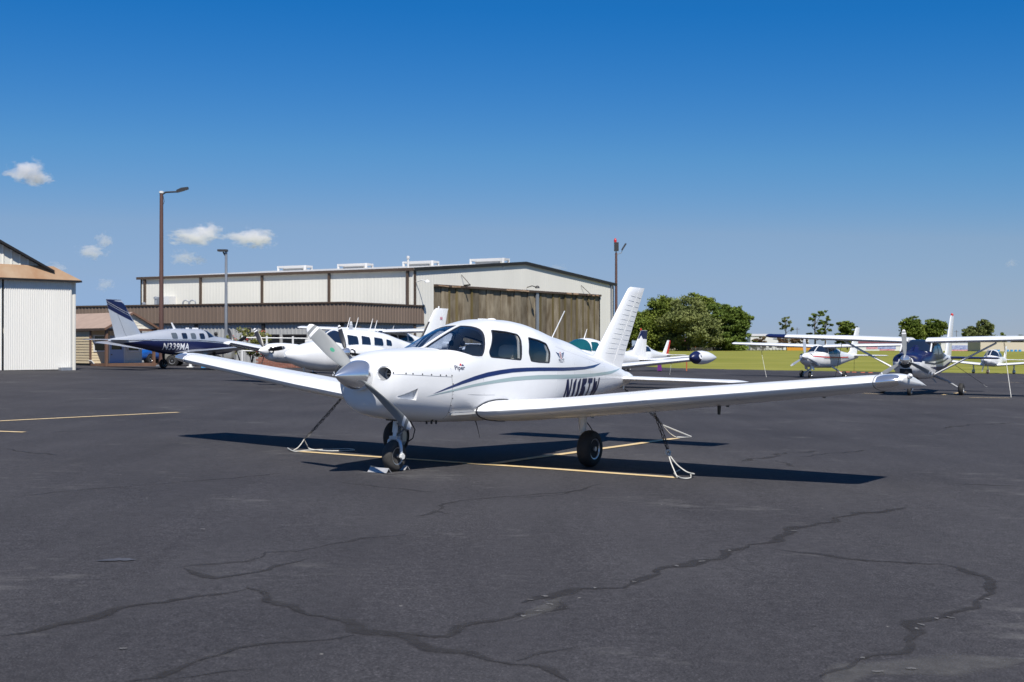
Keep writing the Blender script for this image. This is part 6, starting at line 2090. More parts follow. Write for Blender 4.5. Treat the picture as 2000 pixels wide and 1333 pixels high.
block(mp_(0, SLn), mp_(GW, SLn), ul, -.05, 0, zf, ze, M['siding'], 'back_wall')
# gable boards over the porch
for k in range(5):
    f0, f1_ = k / 5, (k + 1) / 5
    vs = [u3(mp_(GW / 2 * f0, 0) + ng * .02, ze - .02 + (zr - ze) * f0), u3(mp_(GW - GW / 2 * f0, 0) + ng * .02, ze - .02 + (zr - ze) * f0), u3(mp_(GW - GW / 2 * f1_, 0), ze - .02 + (zr - ze) * f1_), u3(mp_(GW / 2 * f1_, 0), ze - .02 + (zr - ze) * f1_)]
    b = B().add(vs + [v - ng * .03 for v in vs], [(0, 1, 2, 3), (7, 6, 5, 4), (0, 4, 5, 1), (1, 5, 6, 2), (2, 6, 7, 3), (3, 7, 4, 0)])
    local(sh, b).build('siding_board', M['siding_pale'], sh)
block(mp_(0, 0), mp_(GW, 0), ng, -.06, .03, ze - .16, ze - .02, M['wood_brown'], 'porch_beam')
def slab(vs, th, m, nm):
    b = B().add(list(vs) + [v - Vector((0, 0, th)) for v in vs], [(0, 1, 2, 3), (7, 6, 5, 4), (0, 4, 5, 1), (1, 5, 6, 2), (2, 6, 7, 3), (3, 7, 4, 0)])
    return local(sh, b).build(nm, m, sh)
oh = .16
drop = (zr - ze) / (GW / 2) * .12
slab([u3(mp_(-.12, -oh), ze - drop + .06), u3(mp_(GW / 2, -oh), zr + .08), u3(mp_(GW / 2, SLn + .2), zr + .08), u3(mp_(-.12, SLn + .2), ze - drop + .06)], .07, M['shed_roof'], 'roof')
slab([u3(mp_(GW / 2, -oh), zr + .08), u3(mp_(GW + .12, -oh), ze - drop + .06), u3(mp_(GW + .12, SLn + .2), ze - drop + .06), u3(mp_(GW / 2, SLn + .2), zr + .08)], .07, M['shed_roof'], 'roof')
beam(u3(mp_(-.13, -oh - .03), ze - drop + .0), u3(mp_(GW / 2, -oh - .03), zr + .02), .05, .13, M['wood_brown'], 'rake_board', sh)
beam(u3(mp_(GW / 2, -oh - .03), zr + .02), u3(mp_(GW + .13, -oh - .03), ze - drop + .0), .05, .13, M['wood_brown'], 'rake_board', sh)
beam(u3(mp_(-.15, -oh), ze - drop - .02), u3(mp_(-.15, SLn), ze - drop - .02), .04, .13, M['brown_trim'], 'fascia_board', sh)
for a in (.06, GW - .2):
    local(sh, post(mp_(a, .08), gz(K0.x, K0.y) - .2, ze - .1, .14, .14, ng)).build('porch_post', M['wood_brown'], sh)
local(sh, B().prism([u3(v, sg - .3) for v in (mp_(-.02, -.05), mp_(GW, -.05), mp_(GW, RC), mp_(-.02, RC))], (0, 0, zf - sg + .29))).build('porch_deck', M['wood_brown'], sh)
local(sh, B().prism([u3(v, sg - .3) for v in (mp_(.03, RC), mp_(GW, RC), mp_(GW, SLn), mp_(.03, SLn))], (0, 0, zf - sg + .28))).build('foundation', M['dark_trim'], sh)
q = mp_(.0, 1.0) + nl * .35
b = B().box((-.12, -.4, 0), (.12, .4, .05), Matrix.Translation(u3(q, gz(q.x, q.y) + .22)) @ Matrix.Rotation(R(30), 4, 'Z') @ Matrix.Rotation(R(50), 4, 'Y'))
tag(b.build('ramp_board', M['white_trim']), 'cream board leaning against the shed porch deck', 'board')
rk = thing('pipe_rack', 'thin dark metal rack against the cream shed wall', 'rack', u3(mp_(0, 4.1) + nl * .6, sg))
for x in (-.6, .3):
    B().cyl((x, 0, 0), (x, 0, 1.9), .024, n=6).build('upright', M['fence'], rk)
for z in (.45, .8, 1.15, 1.5, 1.8):
    B().cyl((-.65, 0, z), (.6, 0, z), .014, n=6).build('rail', M['fence'], rk)
B().cyl((-.5, .02, .4), (.2, .02, 1.4), .016, n=6).build('brace', M['fence'], rk)

# ------------------------------------------------------------------ lamp posts
def lamp(u, vt, Y, w, m, label, kind):
    base = V2((u - 1000) / F_PX * Y, Y)
    g = gz(base.x, base.y)
    root = thing('light_pole', label, 'light pole', (base.x, base.y, g), 'apron light poles')
    h = zpix(vt, Y) - g
    B().cyl((0, 0, 0), (0, 0, h), w, w * .7, n=8).build('pole', m, root, 50)
    B().box((-w * 1.6, -w * 1.6, 0), (w * 1.6, w * 1.6, .08)).build('base_plate', M['galv'], root)
    s = Y / F_PX
    if kind == 0:
        B().tube([(0, 0, h - .1), (.25, 0, h + .06), (32 * s, 0, h + 3 * s)], .05, 8).build('arm', M['lamp_head'], root, 50)
        b = B().loft([[(x, y, z) for y, z in ((-.14, h + d), (.14, h + d), (.14, h + d + t), (-.14, h + d + t))] for x, d, t in ((30 * s, 1.5 * s, .14), (40 * s, 4 * s, .2), (52 * s, 8 * s, .12))])
        b.build('lamp_head', M['lamp_head'], root, 40)
        B().cyl((0, 0, h), (0, 0, h + .12), w * .9).build('cap', M['white_trim'], root)
        B().tube([(.1, -.05, h - .1), (.18, -.05, h - .5), (.1, -.05, h - .7)], .015, 5).build('cable', M['lamp_head'], root)
    elif kind == 1:
        B().tube([(0, 0, h - .35), (-.18, 0, h - .05)], .05, 8).build('arm', M['lamp_head'], root)
        B().box((-16 * s, -.2, h - .02), (.08, .2, h + .10)).build('lamp_head', M['lamp_head'], root)
    else:
        B().box((-.18, -.18, h + .15), (.22, .18, h + .95)).build('lamp_head', M['lamp_head'], root)
        B().cyl((0, 0, h - .1), (0, 0, h + .2), .06).build('neck', M['galv'], root)
        B().lathe([(0, .12), (.2, .14), (.35, .08), (.4, .01)], (-.08, 0, h + .95), (0, 0, 1), 12).build('red_beacon', M['red'], root, 50)
        B().tube([(0, 0, h - .2), (.5, 0, h), (.55, 0, h + .25)], .035, 6).build('arm', M['galv'], root)
        B().box((-.07, -.16, -.35), (.07, .16, .35), Matrix.Translation((.72, 0, h + .55)) @ Matrix.Rotation(R(32), 4, 'Y')).build('flood_head', M['lamp_head'], root)
    return root
lamp(315, 378, 72, .15, M['pole_brown'], 'tall brown pole with long arm lamp above the shed', 0)
lamp(441.5, 491, 75, .11, M['galv'], 'weathered grey pole with short square lamp in front of the brown fascia', 1)
lamp(1203.5, 494, 113, .15, M['pole_brown'], 'brown pole with red beacon right of the big hangar', 2)

# ------------------------------------------------------------------ cars behind the apron
def car(label, x, y, head, m, rim):
    root = thing('parked_car', label, 'car', (x, y, gz(x, y)), 'cars parked by the annex')
    root.rotation_euler = (0, 0, R(head))
    H = Hull([(2.2, .62, .55, .78, .35, 3, 3), (2.05, .64, .78, .88, .26, 3.2, 4), (1.5, .66, .86, .98, .24, 3.4, 4), (.9, .68, .87, 1.03, .24, 3.5, 4), (.3, .70, .87, 1.42, .24, 2.6, 4), (-.3, .70, .87, 1.5, .24, 2.6, 4), (-1.2, .70, .87, 1.46, .24, 2.6, 4), (-1.8, .68, .85, 1.1, .25, 3, 4), (-2.15, .66, .78, 1.02, .30, 3.2, 4), (-2.25, .64, .6, .9, .4, 3, 3)])
    H.loft(n=64, step=.08).build('body', m, root, 40)
    for s in (1, -1):
        H.patch(round_poly([(.75, 1.06), (-.3, 1.05), (-.3, 1.38), (.22, 1.34)], .05, 3), 'side_window', M['window_dark'], root, s, .012, .08)
        H.patch(round_poly([(-.38, 1.05), (-1.55, 1.06), (-1.25, 1.36), (-.38, 1.38)], .05, 3), 'side_window', M['window_dark'], root, s, .012, .08)
        B().box((2.0, s * .6 - .15, .66), (2.14, s * .6 + .15, .80)).build('headlight', M['lens'], root)
        for wx in (1.35, -1.3):
            g = B().cyl((wx, s * .6, .32), (wx, s * .885, .32), .36, n=24).build('wheel', M['black'], root, 40)
            make_wheel(g, (wx, s * .80, .32), .32, .22, n=28, rim_mat=rim)
    return root
car('blue car nosed in behind the porch of the cream shed', -23.6, 80.0, 250, M['car_blue'], M['alu'])
car('dusty silver car parked behind the navy airplane', -19.2, 74.5, 184, M['car_silver'], M['galv'])

# ------------------------------------------------------------------ vegetation
def leaf_cloud(lobes, n, size, rnd, flat=0.0, gap=0.0):
    """many small leaf faces through the volume of several lobes (centre, radii)"""
    b = B()
    vol = [l[1][0] * l[1][1] * l[1][2] for l in lobes]
    tot = sum(vol)
    for (c, r), v in zip(lobes, vol):
        k = int(n * v / tot) + 8
        # clumps inside the lobe, so light passes between them
        clumps = []
        for _ in range(max(6, int(k / 80))):
            while True:
                p = Vector((rnd.uniform(-1, 1), rnd.uniform(-1, 1), rnd.uniform(-1, 1)))
                if p.length < 1:
                    break
            p = p.normalized() * p.length ** .6
            clumps.append(p)
        for i in range(k):
            p = rnd.choice(clumps) + Vector((rnd.gauss(0, 1), rnd.gauss(0, 1), rnd.gauss(0, .7))) * .175
            q = Vector((c[0] + p.x * r[0], c[1] + p.y * r[1], c[2] + p.z * r[2]))
            nrm = Vector((rnd.gauss(0, 1), rnd.gauss(0, 1), rnd.gauss(0.5, 1))).normalized()
            u = nrm.orthogonal().normalized()
            u.rotate(Quaternion(nrm, rnd.uniform(0, 6.28)))
            w = nrm.cross(u)
            s_ = size * rnd.uniform(.6, 1.3)
            m_ = len(b.v)
            b.v += [tuple(q + u * s_), tuple(q + w * s_ * .55), tuple(q - u * s_ * .9), tuple(q - w * s_ * .6)]
            b.f.append((m_, m_ + 1, m_ + 2, m_ + 3))
    return b

def tree(name, label, u, v_top, v_base, Y, w_px, m, seed, kind='oak', n=5000, group='trees beyond the field', trunk_frac=.25, leaf=None):
    rnd = random.Random(seed)
    base = at(u, v_base, Y)
    base.z = min(base.z, gz(base.x, base.y)) if Y < 200 else base.z
    H_ = zpix(v_top, Y) - base.z
    Wd = w_px / F_PX * Y / 2
    root = thing(name, label, 'tree', base, group)
    lobes = []
    if kind == 'oak':
        for i in range(9):
            a = i * 2.4 + rnd.uniform(-.4, .4)
            rr = rnd.uniform(.25, .62) * Wd
            zz = H_ * rnd.uniform(trunk_frac + .15, .80)
            lobes.append(((math.cos(a) * rr, math.sin(a) * rr, zz), (Wd * rnd.uniform(.34, .5), Wd * rnd.uniform(.34, .5), H_ * rnd.uniform(.13, .20))))
        lobes.append(((0, 0, H_ * .84), (Wd * .45, Wd * .45, H_ * .15)))
        lobes.append(((0, 0, H_ * .58), (Wd * .6, Wd * .6, H_ * .22)))
    elif kind == 'tall':
        for i in range(10):
            a = i * 2.4
            zz = H_ * (trunk_frac + (.94 - trunk_frac) * (i + .5) / 10)
            rr = Wd * .45 * (1 - .4 * i / 10)
            lobes.append(((math.cos(a) * rr, math.sin(a) * rr, zz), (Wd * rnd.uniform(.4, .55), Wd * rnd.uniform(.4, .55), H_ * .10)))
    else:                                   # airy: separate tufts with sky between
        for i in range(9):
            a = i * 2.4 + rnd.uniform(-.5, .5)
            zz = H_ * (trunk_frac + .1 + (.88 - trunk_frac) * (i + .3) / 9)
            rr = Wd * rnd.uniform(.3, .75)
            lobes.append(((math.cos(a) * rr, math.sin(a) * rr, zz), (Wd * rnd.uniform(.2, .34), Wd * rnd.uniform(.2, .34), H_ * rnd.uniform(.05, .085))))
    lf = leaf or max(.28, Y / F_PX * (2.1 if kind != 'airy' else 1.7))
    leaf_cloud(lobes, n * (4.5 if kind != 'airy' else 2.2), lf, rnd).build('crown', m, root, fix=False)
    tr = B()
    tw = max(.18, H_ * .022)
    tr.tube([(0, 0, -.3), (rnd.uniform(-.1, .1), 0, H_ * .3), (rnd.uniform(-.3, .3), 0, H_ * .6), (0, 0, H_ * .85)], [tw * 1.2, tw, tw * .6, tw * .2], 8)
    for (c, r) in lobes:
        z0 = min(c[2] * .75, H_ * .6)
        tr.tube([(0, 0, z0), (c[0] * .5, c[1] * .5, (z0 + c[2]) / 2 + .1), c], [tw * .45, tw * .3, tw * .1], 5)
    tr.build('trunk', M['bark'], root, 40)
    return root

TR = [
    ('oak_tree', 'dense dark green tree just right of the hangar, behind the trainer fin', 1232, 606, 690, 520, 89, 'leaf', 'oak', 5880, .05),
    ('oak_tree', 'broad green tree forming the left part of the big clump', 1290, 578, 690, 540, 114, 'leaf', 'oak', 7279, .0),
    ('oak_tree', 'grey-green tree in the middle front of the big clump', 1345, 577, 692, 520, 128, 'leaf_grey', 'oak', 7839, .0),
    ('oak_tree', 'tallest bright green tree crowning the big clump', 1372, 572, 690, 560, 82, 'leaf', 'tall', 5880, .0),
    ('pine_tree', 'darker open tree right of the tallest one in the clump', 1415, 593, 690, 545, 82, 'leaf_dark', 'tall', 5040, .1),
    ('pine_tree', 'dark green tree sloping down at the right end of the clump', 1440, 600, 690, 550, 59, 'leaf_dark', 'oak', 4200, .0),
    ('small_tree', 'small lone airy tree standing beyond the red shrubs', 1535, 617, 672, 700, 34, 'leaf_grey', 'airy', 700, .4),
    ('pine_tree', 'dark pine with separate tufts above the maroon-striped airplane', 1592, 605, 680, 600, 52, 'leaf_dark', 'airy', 2200, .12),
    ('pine_tree', 'thin pine beside the tufted dark pine', 1612, 617, 680, 610, 34, 'leaf', 'airy', 1300, .2),
    ('young_tree', 'pointed green tree left of the white fin', 1655, 626, 682, 600, 48, 'leaf', 'tall', 2600, .1),
    ('oak_tree', 'broad bright tree behind the strutted high-wing airplane', 1782, 618, 684, 480, 62, 'leaf', 'oak', 3800, .1),
    ('oak_tree', 'green tree touching the upright white fin at right', 1822, 622, 684, 490, 60, 'leaf', 'oak', 3400, .1),
    ('oak_tree', 'low grey-green tree right of the white fin', 1895, 638, 684, 520, 40, 'leaf_grey', 'oak', 2000, .1),
    ('oak_tree', 'taller grey-green tree right of the white fin with open top', 1918, 624, 684, 520, 50, 'leaf_grey', 'oak', 2400, .15),
    ('small_tree', 'small round tree near the right edge', 1956, 650, 684, 540, 26, 'leaf', 'oak', 900, .1),
    ('small_tree', 'low hedge-like tree at the right edge', 1990, 652, 684, 540, 46, 'leaf_dark', 'oak', 1300, .05),
]
TR += [('oak_tree', t_, u_, v_, 684, 560, w_, m_, 'oak', 1500, .08) for t_, u_, v_, w_, m_ in (
    ('round tree just past the right edge of the field view', 2075, 640, 60, 'leaf'), ('low tree second past the right edge', 2150, 648, 70, 'leaf_dark'), ('broad tree third past the right edge', 2240, 634, 80, 'leaf'),
    ('grey-green tree fourth past the right edge', 2340, 642, 70, 'leaf_grey'), ('wide tree fifth past the right edge', 2450, 636, 90, 'leaf'), ('last tree far past the right edge', 2570, 640, 80, 'leaf_dark'))]
for i, (nm, lb, u, vt, vb, Y, w, m_, kd, n, tf) in enumerate(TR):
    tree(nm, lb, u, vt, vb, Y, w, M[m_], 100 + i, kd, n, trunk_frac=tf)

def shrub(name, label, u, v_top, v_base, Y, w_px, m, seed, n, leaf, group=None, cat='shrub', flowers=None):
    rnd = random.Random(seed)
    base = at(u, v_base, Y)
    H_ = zpix(v_top, Y) - base.z
    Wd = w_px / F_PX * Y / 2
    root = thing(name, label, cat, base, group)
    lobes = [((rnd.uniform(-.6, .6) * Wd, rnd.uniform(-.4, .4) * Wd, H_ * rnd.uniform(.35, .78)), (Wd * .5, Wd * .45, H_ * .26)) for _ in range(6)]
    leaf_cloud(lobes, n, leaf, rnd).build('foliage', m, root, fix=False)
    st = B()
    for k in range(5):
        a = k * 1.3
        st.tube([(0, 0, 0), (math.cos(a) * Wd * .35, math.sin(a) * Wd * .35, H_ * .75)], [.03 * H_ / 2, .01], 5)
    st.build('stems', M['bark'], root)
    if flowers:
        leaf_cloud([(c, (r[0] * 1.05, r[1] * 1.05, r[2] * 1.05)) for c, r in lobes], flowers, leaf * .9, rnd).build('blossom', M['flower'], root, fix=False)
    return root
shrub('flowering_shrub', 'yellow-green shrub with red blossom behind the twin propeller', 492, 643, 712, 74, 66, M['bush'], 5, 2600, .07, flowers=70)
shrub('flowering_shrub', 'lower yellow-green shrub beside the white pipe rail', 452, 650, 714, 75, 34, M['bush'], 6, 1100, .07, flowers=25)
for i, (u, vt, w, m_) in enumerate(((1490, 658, 40, 'leaf_red'), (1528, 654, 46, 'leaf_red'), (1562, 655, 36, 'leaf_red'), (1476, 664, 26, 'leaf_dark'))):
    shrub('reddish_shrub' if m_ == 'leaf_red' else 'dark_shrub', ['wide rust-red shrub left of the others beyond the field', 'tallest rust-red shrub beyond the field', 'rust-red shrub behind the propeller of the maroon-striped airplane', 'low dark shrub left of the rust-red ones'][i], u, vt, 684, 590, w, M[m_], 40 + i, 1200, .45, 'shrubs beyond the field')

# ------------------------------------------------------------------ white pipe rail, brick planter and small things by the annex
def rail(pts, label, h=1.15):
    root = thing('pipe_rail', label, 'railing', pts[0], None)
    o = root.location
    for p in pts:
        B().cyl(p - o - Vector((0, 0, .2)), p - o + Vector((0, 0, h + .12)), .06, n=10).build('post', M['white_trim'], root, 50)
    for k in (.55, 1.0):
        for a, c in zip(pts, pts[1:]):
            B().cyl(a - o + Vector((0, 0, h * k)), c - o + Vector((0, 0, h * k)), .035, n=8).build('rail', M['white_trim'], root, 50)
    return root
Yp = 73.0
gp = lambda u, Y: Vector(((u - 1000) / F_PX * Y, Y, gz((u - 1000) / F_PX * Y, Y)))
rail([gp(473, Yp), gp(521, Yp), gp(572, Yp + .3), gp(603, Yp + .6)], 'white pipe railing in front of the annex windows', 1.75)
cn = thing('equipment_cabinet', 'white cabinet standing at the end of the pipe railing', 'cabinet', gp(607, 73.8))
B().box((-.3, -.25, 0), (.3, .25, 1.7)).build('body', M['white_trim'], cn)
B().box((-.26, -.27, .1), (.26, -.25, 1.6)).build('door', M['far_white'], cn)
pb = thing('brick_planter', 'low red brick planter under the twin nose', 'planter', gp(545, 72))
for r_ in range(6):
    for c_i in range(9):
        x = -1.35 + c_i * .3 + (.15 if r_ % 2 else 0)
        B().box((x, -.12, r_ * .105), (x + .285, .12, r_ * .105 + .092)).build('brick', M['brick'], pb)
B().box((-1.3, -.10, 0), (1.5, .10, .62)).build('mortar_core', M['concrete'], pb)
bx = B().box((-.16, -.16, 0), (.16, .16, .36))
o_ = bx.build('blue_crate', M['blue_box'])
o_.location = gp(400, 69.5)
tag(o_, 'small bright blue crate on the ground behind the far wing', 'crate')
wp = thing('white_pedestal', 'short white pedestal behind the far wing tip', 'pedestal', gp(372, 70))
B().cyl((0, 0, 0), (0, 0, .55), .09, .07, n=12).build('column', M['white_trim'], wp, 50)
B().box((-.17, -.17, 0), (.17, .17, .06)).build('foot', M['white_trim'], wp)

# red ribbons and cover near the tip tank airplane
q = G(1284, 729)
cvp = thing('wheel_cover', 'purple cloth cover hanging at a wheel behind the trainer tail', 'cover', (q.x + .12, q.y, q.z + .15))
B().loft([[(x * k, y * .5, z) for x, y in ((-.12, -.1), (.14, -.1), (.16, .1), (-.1, .1))] for z, k in ((0, 1.15), (.2, 1.0), (.42, .9))]).build('cloth', M['purple'], cvp)
q = at(1341, 705, 50)
fl = B().box((-.025, -.005, -.42), (.025, .005, 0)).build('warning_ribbon', M['orange'])
fl.location = q
tag(fl, 'thin red ribbon hanging under the tip tank airplane wing', 'ribbon')
for i, u in enumerate((1640, 1655, 1668, 1685, 1700)):
    q = G(u, 727 + (u - 1640) * .03)
    o_ = B().add([(-.17, -.1, 0), (.17, -.1, 0), (.17, .1, 0), (-.17, .1, 0), (-.13, -.04, .05), (.13, -.04, .05), (.13, .04, .05), (-.13, .04, .05)], [(0, 3, 2, 1), (4, 5, 6, 7), (0, 1, 5, 4), (1, 2, 6, 5), (2, 3, 7, 6), (3, 0, 4, 7)]).build('edge_marker', M['orange'])
    o_.location = q
    tag(o_, ['first', 'second', 'third', 'fourth', 'fifth'][i] + ' low orange marker from the left along the grass edge', 'marker', 'orange markers at the grass edge')

# ------------------------------------------------------------------ far side of the field
def far_box(name, label, cat, u0, u1, v0, v1, Y, depth, m, roof=None, win=0, sign=None):
    a, c = at(u0, v1, Y), at(u1, v1, Y)
    g = a.z
    root = thing(name, label, cat, ((a.x + c.x) / 2, Y, g - 1.0))
    w, h = (c.x - a.x) / 2, zpix(v0, Y) - g + 1.0
    B().box((-w, 0, 0), (w, depth, h)).build('wall', m, root)
    if roof:
        rh = .18 * w if w < 15 else 1.2
        B().prism([(-w - .4, -.4, h + .01), (w + .4, -.4, h + .01), (w + .4, depth / 2, h + rh), (-w - .4, depth / 2, h + rh)], (0, 0, .15)).build('roof', roof, root)
        B().prism([(-w - .4, depth / 2, h + rh), (w + .4, depth / 2, h + rh), (w + .4, depth + .4, h + .01), (-w - .4, depth + .4, h + .01)], (0, 0, .15)).build('roof', roof, root)
    for k in range(win):
        x = -w + (k + .5) * 2 * w / win
        B().box((x - .8, -.06, 1.9), (x + .8, -.01, 3.2)).build('window', M['window_dark'], root)
    return root, w, h
def banner(root, x0, x1, z0, z1, m):
    B().box((x0, -.12, z0), (x1, -.04, z1)).build('banner', m, root)
rt, w, h = far_box('stadium_building', 'long white building with red and blue banners beyond the field', 'building', 1676, 1760, 671, 688, 560, 12, M['far_white'], M['maroon'])
banner(rt, -w * .62, -w * .1, h - 2.6, h - .9, M['sign_red'])
banner(rt, -w * .08, w * .75, h - 2.6, h - .9, M['sign_blue'])
banner(rt, -w * .0, w * .7, h - 3.3, h - 2.7, M['sign_red'])
rt, w, h = far_box('stadium_building', 'white building with red banner behind the tail of the strutted airplane', 'building', 1838, 1912, 671, 689, 540, 12, M['far_white'])
banner(rt, -w * .55, w * .45, h - 2.8, h - .9, M['sign_blue'])
banner(rt, -w * .55, w * .45, h - 3.8, h - 2.85, M['sign_red'])
B().box((w * .72, -.12, h - 3.6), (w * .88, -.04, h - .9)).build('banner', M['bus'], rt)
far_box('tan_building', 'tan flat building at the far right edge behind the small airplane', 'building', 1915, 2030, 669, 690, 500, 14, M['tan_wall'], None, 0)
far_box('far_house', 'white low house half hidden behind the red shrubs', 'house', 1466, 1510, 657, 683, 660, 10, M['far_white'], M['roof_light'], 4)
far_box('far_house', 'cream low house showing between the clump trunks', 'house', 1395, 1440, 668, 683, 620, 10, M['tan_wall'], M['roof_light'], 3)
far_box('far_house', 'pale house showing left of the clump trunks', 'house', 1296, 1372, 667, 683, 640, 10, M['tan_wall'], M['maroon'], 5)
far_box('far_house', 'pale blue-roofed house behind the red shrubs', 'house', 1494, 1580, 662, 683, 680, 12, M['far_white'], M['silver_paint'], 5)
# bleachers as dark slatted frame
bl = thing('bleachers', 'dark open bleachers in front of the red shrubs', 'bleachers', at(1485, 685, 560))
Wb = 46 / F_PX * 560
for k in range(5):
    B().box((-Wb, k * .7, .4 + k * .4), (Wb, k * .7 + .4, .5 + k * .4)).build('bench_row', M['fence'], bl)
for k in range(15):
    x = -Wb + k * 2 * Wb / 14
    B().box((x - .08, 0, 0), (x + .08, 3.2, .3)).box((x - .08, 3.1, 0), (x + .08, 3.3, 2.9)).build('frame_post', M['fence'], bl)
# school bus, van
def far_bus(u, vb, Y, L, label):
    p = at(u, vb, Y)
    root = thing('school_bus', label, 'bus', p)
    B().box((-L / 2, -1.2, .5), (L / 2, 1.2, 3.0)).build('body', M['bus'], root)
    B().box((L / 2, -1.1, .5), (L / 2 + 1.6, 1.1, 1.7)).build('hood', M['bus'], root)
    n = int(L / 1.1)
    for k in range(n):
        x = -L / 2 + .35 + k * (L - .4) / n
        B().box((x, -1.23, 1.9), (x + .75, -1.19, 2.6)).build('window', M['window_dark'], root)
    for x in (-L / 2 + 2, L / 2 - .2):
        make_wheel(B().cyl((x, -1.0, .5), (x, 1.0, .5), .1).build('axle', M['black'], root), (x, -1.05, .5), .5, .3, n=16)
    return root
far_bus(1556, 687, 575, 9.5, 'orange school bus parked across the field')
far_bus(1582, 687, 590, 6, 'second orange school bus half hidden behind the propeller')
vn = thing('parked_van', 'small white van parked at the foot of the tree clump', 'van', at(1421, 684, 560))
B().loft([[(x, y, z) for y, z in ((-1, .4), (1, .4), (1, h_ * .6), (.85, h_), (-.85, h_), (-1, h_ * .6))] for x, h_ in ((-2.4, 1.2), (-2.3, 2.0), (.6, 2.05), (1.4, 1.3), (2.4, 1.1), (2.45, .7))]).build('body', M['paint_dull'], vn, 40)
B().box((-2.0, -1.02, 1.25), (.4, -.9, 1.7)).build('window', M['window_dark'], vn)
for x in (-1.5, 1.5):
    make_wheel(vn, (x, -.95, .35), .35, .25, n=14)
# chain-link fence along the far road
fc = thing('chain_link_fence', 'low grey wire fence along the far side of the field', 'fence', at(1290, 687, 545))
f0, f1 = at(1265, 687.5, 545), at(1500, 686.5, 545)
n = 30
for k in range(n + 1):
    p = f0.lerp(f1, k / n) - fc.location
    B().cyl(p, p + Vector((0, 0, 1.7)), .07, n=6).build('fence_post', M['fence'], fc)
B().cyl(f0 - fc.location + Vector((0, 0, 1.65)), f1 - fc.location + Vector((0, 0, 1.65)), .05, n=6).build('top_rail', M['fence'], fc)
wr = B()
for k in range(240):
    p, q2 = f0.lerp(f1, k / 240) - fc.location, f0.lerp(f1, min(1, (k + 1.5) / 240)) - fc.location
    wr.tube([p, q2 + Vector((0, 0, 1.6))], .018, 3)
    wr.tube([p + Vector((0, 0, 1.6)), q2], .018, 3)
struct(wr.build('wire_mesh', M['fence'], fc), 'stuff')
for i, (u, m_) in enumerate(((1283, 'bus'), (1345, 'bus'), (1355, 'orange'), (1378, 'bus'), (1398, 'orange'))):
    o_ = B().box((-.9, -.5, 0), (.9, .5, 1.9)).box((-.5, -.3, 1.9), (.5, .3, 2.6)).build('play_frame', M[m_])
    o_.location = at(u, 684, 600)
    tag(o_, ['yellow playground box far left behind the navy-topped fin', 'yellow playground box left of the clump trunks', 'orange playground box beside a yellow one', 'yellow playground box between clump trunks', 'orange playground box right of the clump trunks'][i], 'playground box')
# blue barrels in front of the tan building
for i, u in enumerate((1944, 1950, 1968, 1976, 1984, 1992)):
    o_ = B().lathe([(0, .3), (.05, .5), (1.1, .55), (1.15, .1)], (0, 0, 0), (0, 0, 1), 12).build('blue_barrel', M['blue_box'], None, 40)
    o_.location = at(u, 689, 480)
    tag(o_, ['first', 'second', 'third', 'fourth', 'fifth', 'sixth'][i] + ' blue barrel from the left in the row before the tan building', 'barrel', 'blue barrels by the tan building')
# utility poles far behind
for i, (u, vt) in enumerate(((1557, 640), (1868, 645))):
    o_ = thing('utility_pole', ['thin dark utility pole left of the tufted pine', 'thin utility pole right of the upright white fin'][i], 'pole', at(u, 684, 640))
    hh = zpix(vt, 640) - o_.location.z
    B().cyl((0, 0, 0), (0, 0, hh), .16, .11, n=8).build('shaft', M['bark'], o_)
    B().box((-1.1, -.06, hh - 1.0), (1.1, .06, hh - .8)).build('crossarm', M['bark'], o_)

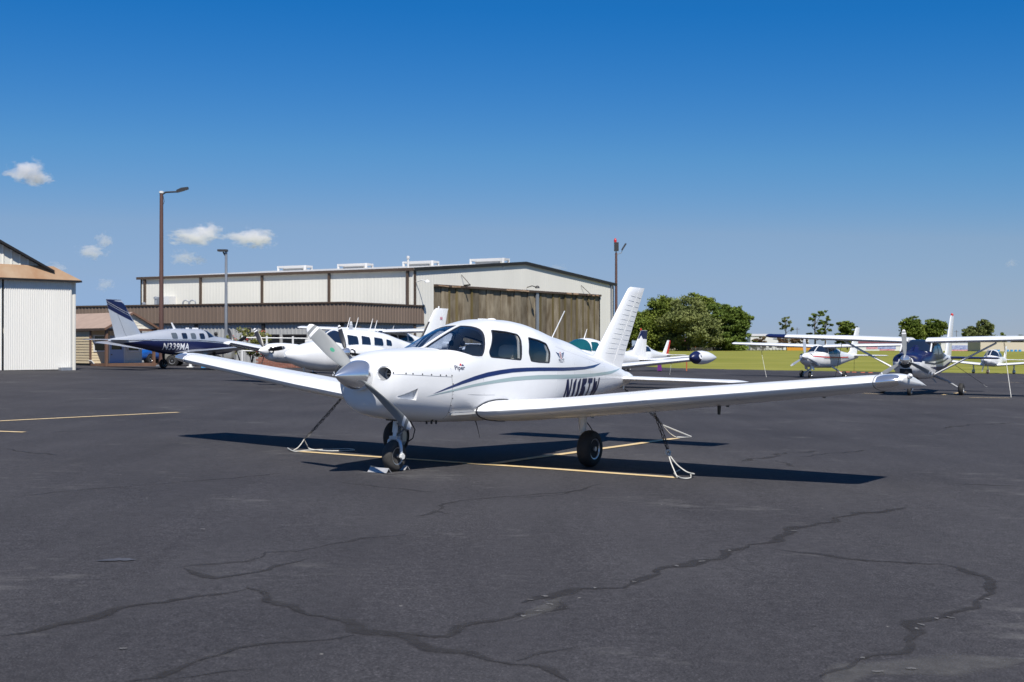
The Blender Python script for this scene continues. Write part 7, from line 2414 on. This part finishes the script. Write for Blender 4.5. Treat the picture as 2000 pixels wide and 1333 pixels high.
# ------------------------------------------------------------------ clouds
def cloud_mat(seed, dens):
    m = bpy.data.materials.new('cumulus_vapour')
    m.use_nodes = True
    nt = m.node_tree
    nt.nodes.clear()
    out = nt.nodes.new('ShaderNodeOutputMaterial')
    pv_ = nt.nodes.new('ShaderNodeVolumePrincipled')
    pv_.inputs['Color'].default_value = (1.0, .985, 1.0, 1)
    pv_.inputs['Anisotropy'].default_value = 0.1
    tc = nt.nodes.new('ShaderNodeTexCoord')
    nz = nt.nodes.new('ShaderNodeTexNoise')
    nz.noise_dimensions = '4D'
    nz.inputs['W'].default_value = seed
    nz.inputs['Scale'].default_value = 2.3
    nz.inputs['Detail'].default_value = 8
    nz.inputs['Roughness'].default_value = .62
    nt.links.new(tc.outputs['Object'], nz.inputs['Vector'])
    ln = nt.nodes.new('ShaderNodeVectorMath')
    ln.operation = 'LENGTH'
    nt.links.new(tc.outputs['Object'], ln.inputs[0])
    def mth(op, a, b_, clamp=False):
        n_ = nt.nodes.new('ShaderNodeMath')
        n_.operation = op
        n_.use_clamp = clamp
        for i, v in enumerate((a, b_)):
            if isinstance(v, (int, float)):
                n_.inputs[i].default_value = v
            else:
                nt.links.new(v, n_.inputs[i])
        return n_.outputs[0]
    d = mth('SUBTRACT', mth('ADD', mth('MULTIPLY', nz.outputs['Fac'], 2.6), -.72), ln.outputs['Value'])
    d = mth('MULTIPLY', mth('MULTIPLY', d, 4.0, True), dens)
    nt.links.new(d, pv_.inputs['Density'])
    nt.links.new(pv_.outputs[0], out.inputs['Volume'])
    return m

CL = [((15, 105), (310, 362), .02, 'bright small cumulus high at the left edge', [(55, 338, 42, 26), (80, 350, 26, 14)]),
      ((150, 222), (457, 505), .014, 'curled small cloud between the left hangar and the tall pole', [(180, 492, 32, 14), (204, 470, 18, 16)]),
      ((332, 434), (436, 478), .02, 'flat-based cumulus just right of the tall pole', [(380, 461, 52, 20), (408, 452, 28, 18)]),
      ((436, 532), (443, 486), .02, 'flat-based cumulus above the grey pole', [(485, 466, 50, 22), (510, 468, 26, 20)]),
      ((335, 395), (485, 520), .010, 'faint small cloud under the flat-based pair', [(360, 504, 28, 18), (388, 508, 20, 10)]),
      ((185, 222), (543, 570), .008, 'faint wisp low over the annex roof', [(203, 557, 20, 14)]),
      ((88, 130), (512, 530), .010, 'low cloud peeking over the rusty canopy', [(108, 526, 24, 14)]),
      ((1965, 1990), (505, 527), .006, 'faint wisp near the right edge of the sky', [(1976, 516, 12, 12)]),
      ((1070, 1110), (512, 530), .004, 'very faint wisp just right of the hangar peak', [(1090, 524, 22, 9)])]
for i, (ur, vr, dn, lb, puffs) in enumerate(CL):
    Yc = 7000.0
    c = at((ur[0] + ur[1]) / 2, (vr[0] + vr[1]) / 2, Yc)
    root = thing('cloud', lb, 'cloud', c, 'small cumulus clouds')
    for k, (u, v, ru, rv) in enumerate(puffs):
        p = at(u, v, Yc + k * 60)
        me = bpy.data.meshes.new('puff')
        bm = bmesh.new()
        bmesh.ops.create_icosphere(bm, subdivisions=3, radius=1.0)
        bm.to_mesh(me)
        bm.free()
        o_ = obj('puff', me, cloud_mat(i * 3.7 + k * 1.3, dn), root)
        s_ = Yc / F_PX
        o_.scale = (ru * s_ * 1.35, (ru + rv) * .5 * s_ * 1.2, rv * s_ * 1.35)
        o_.location = p - c
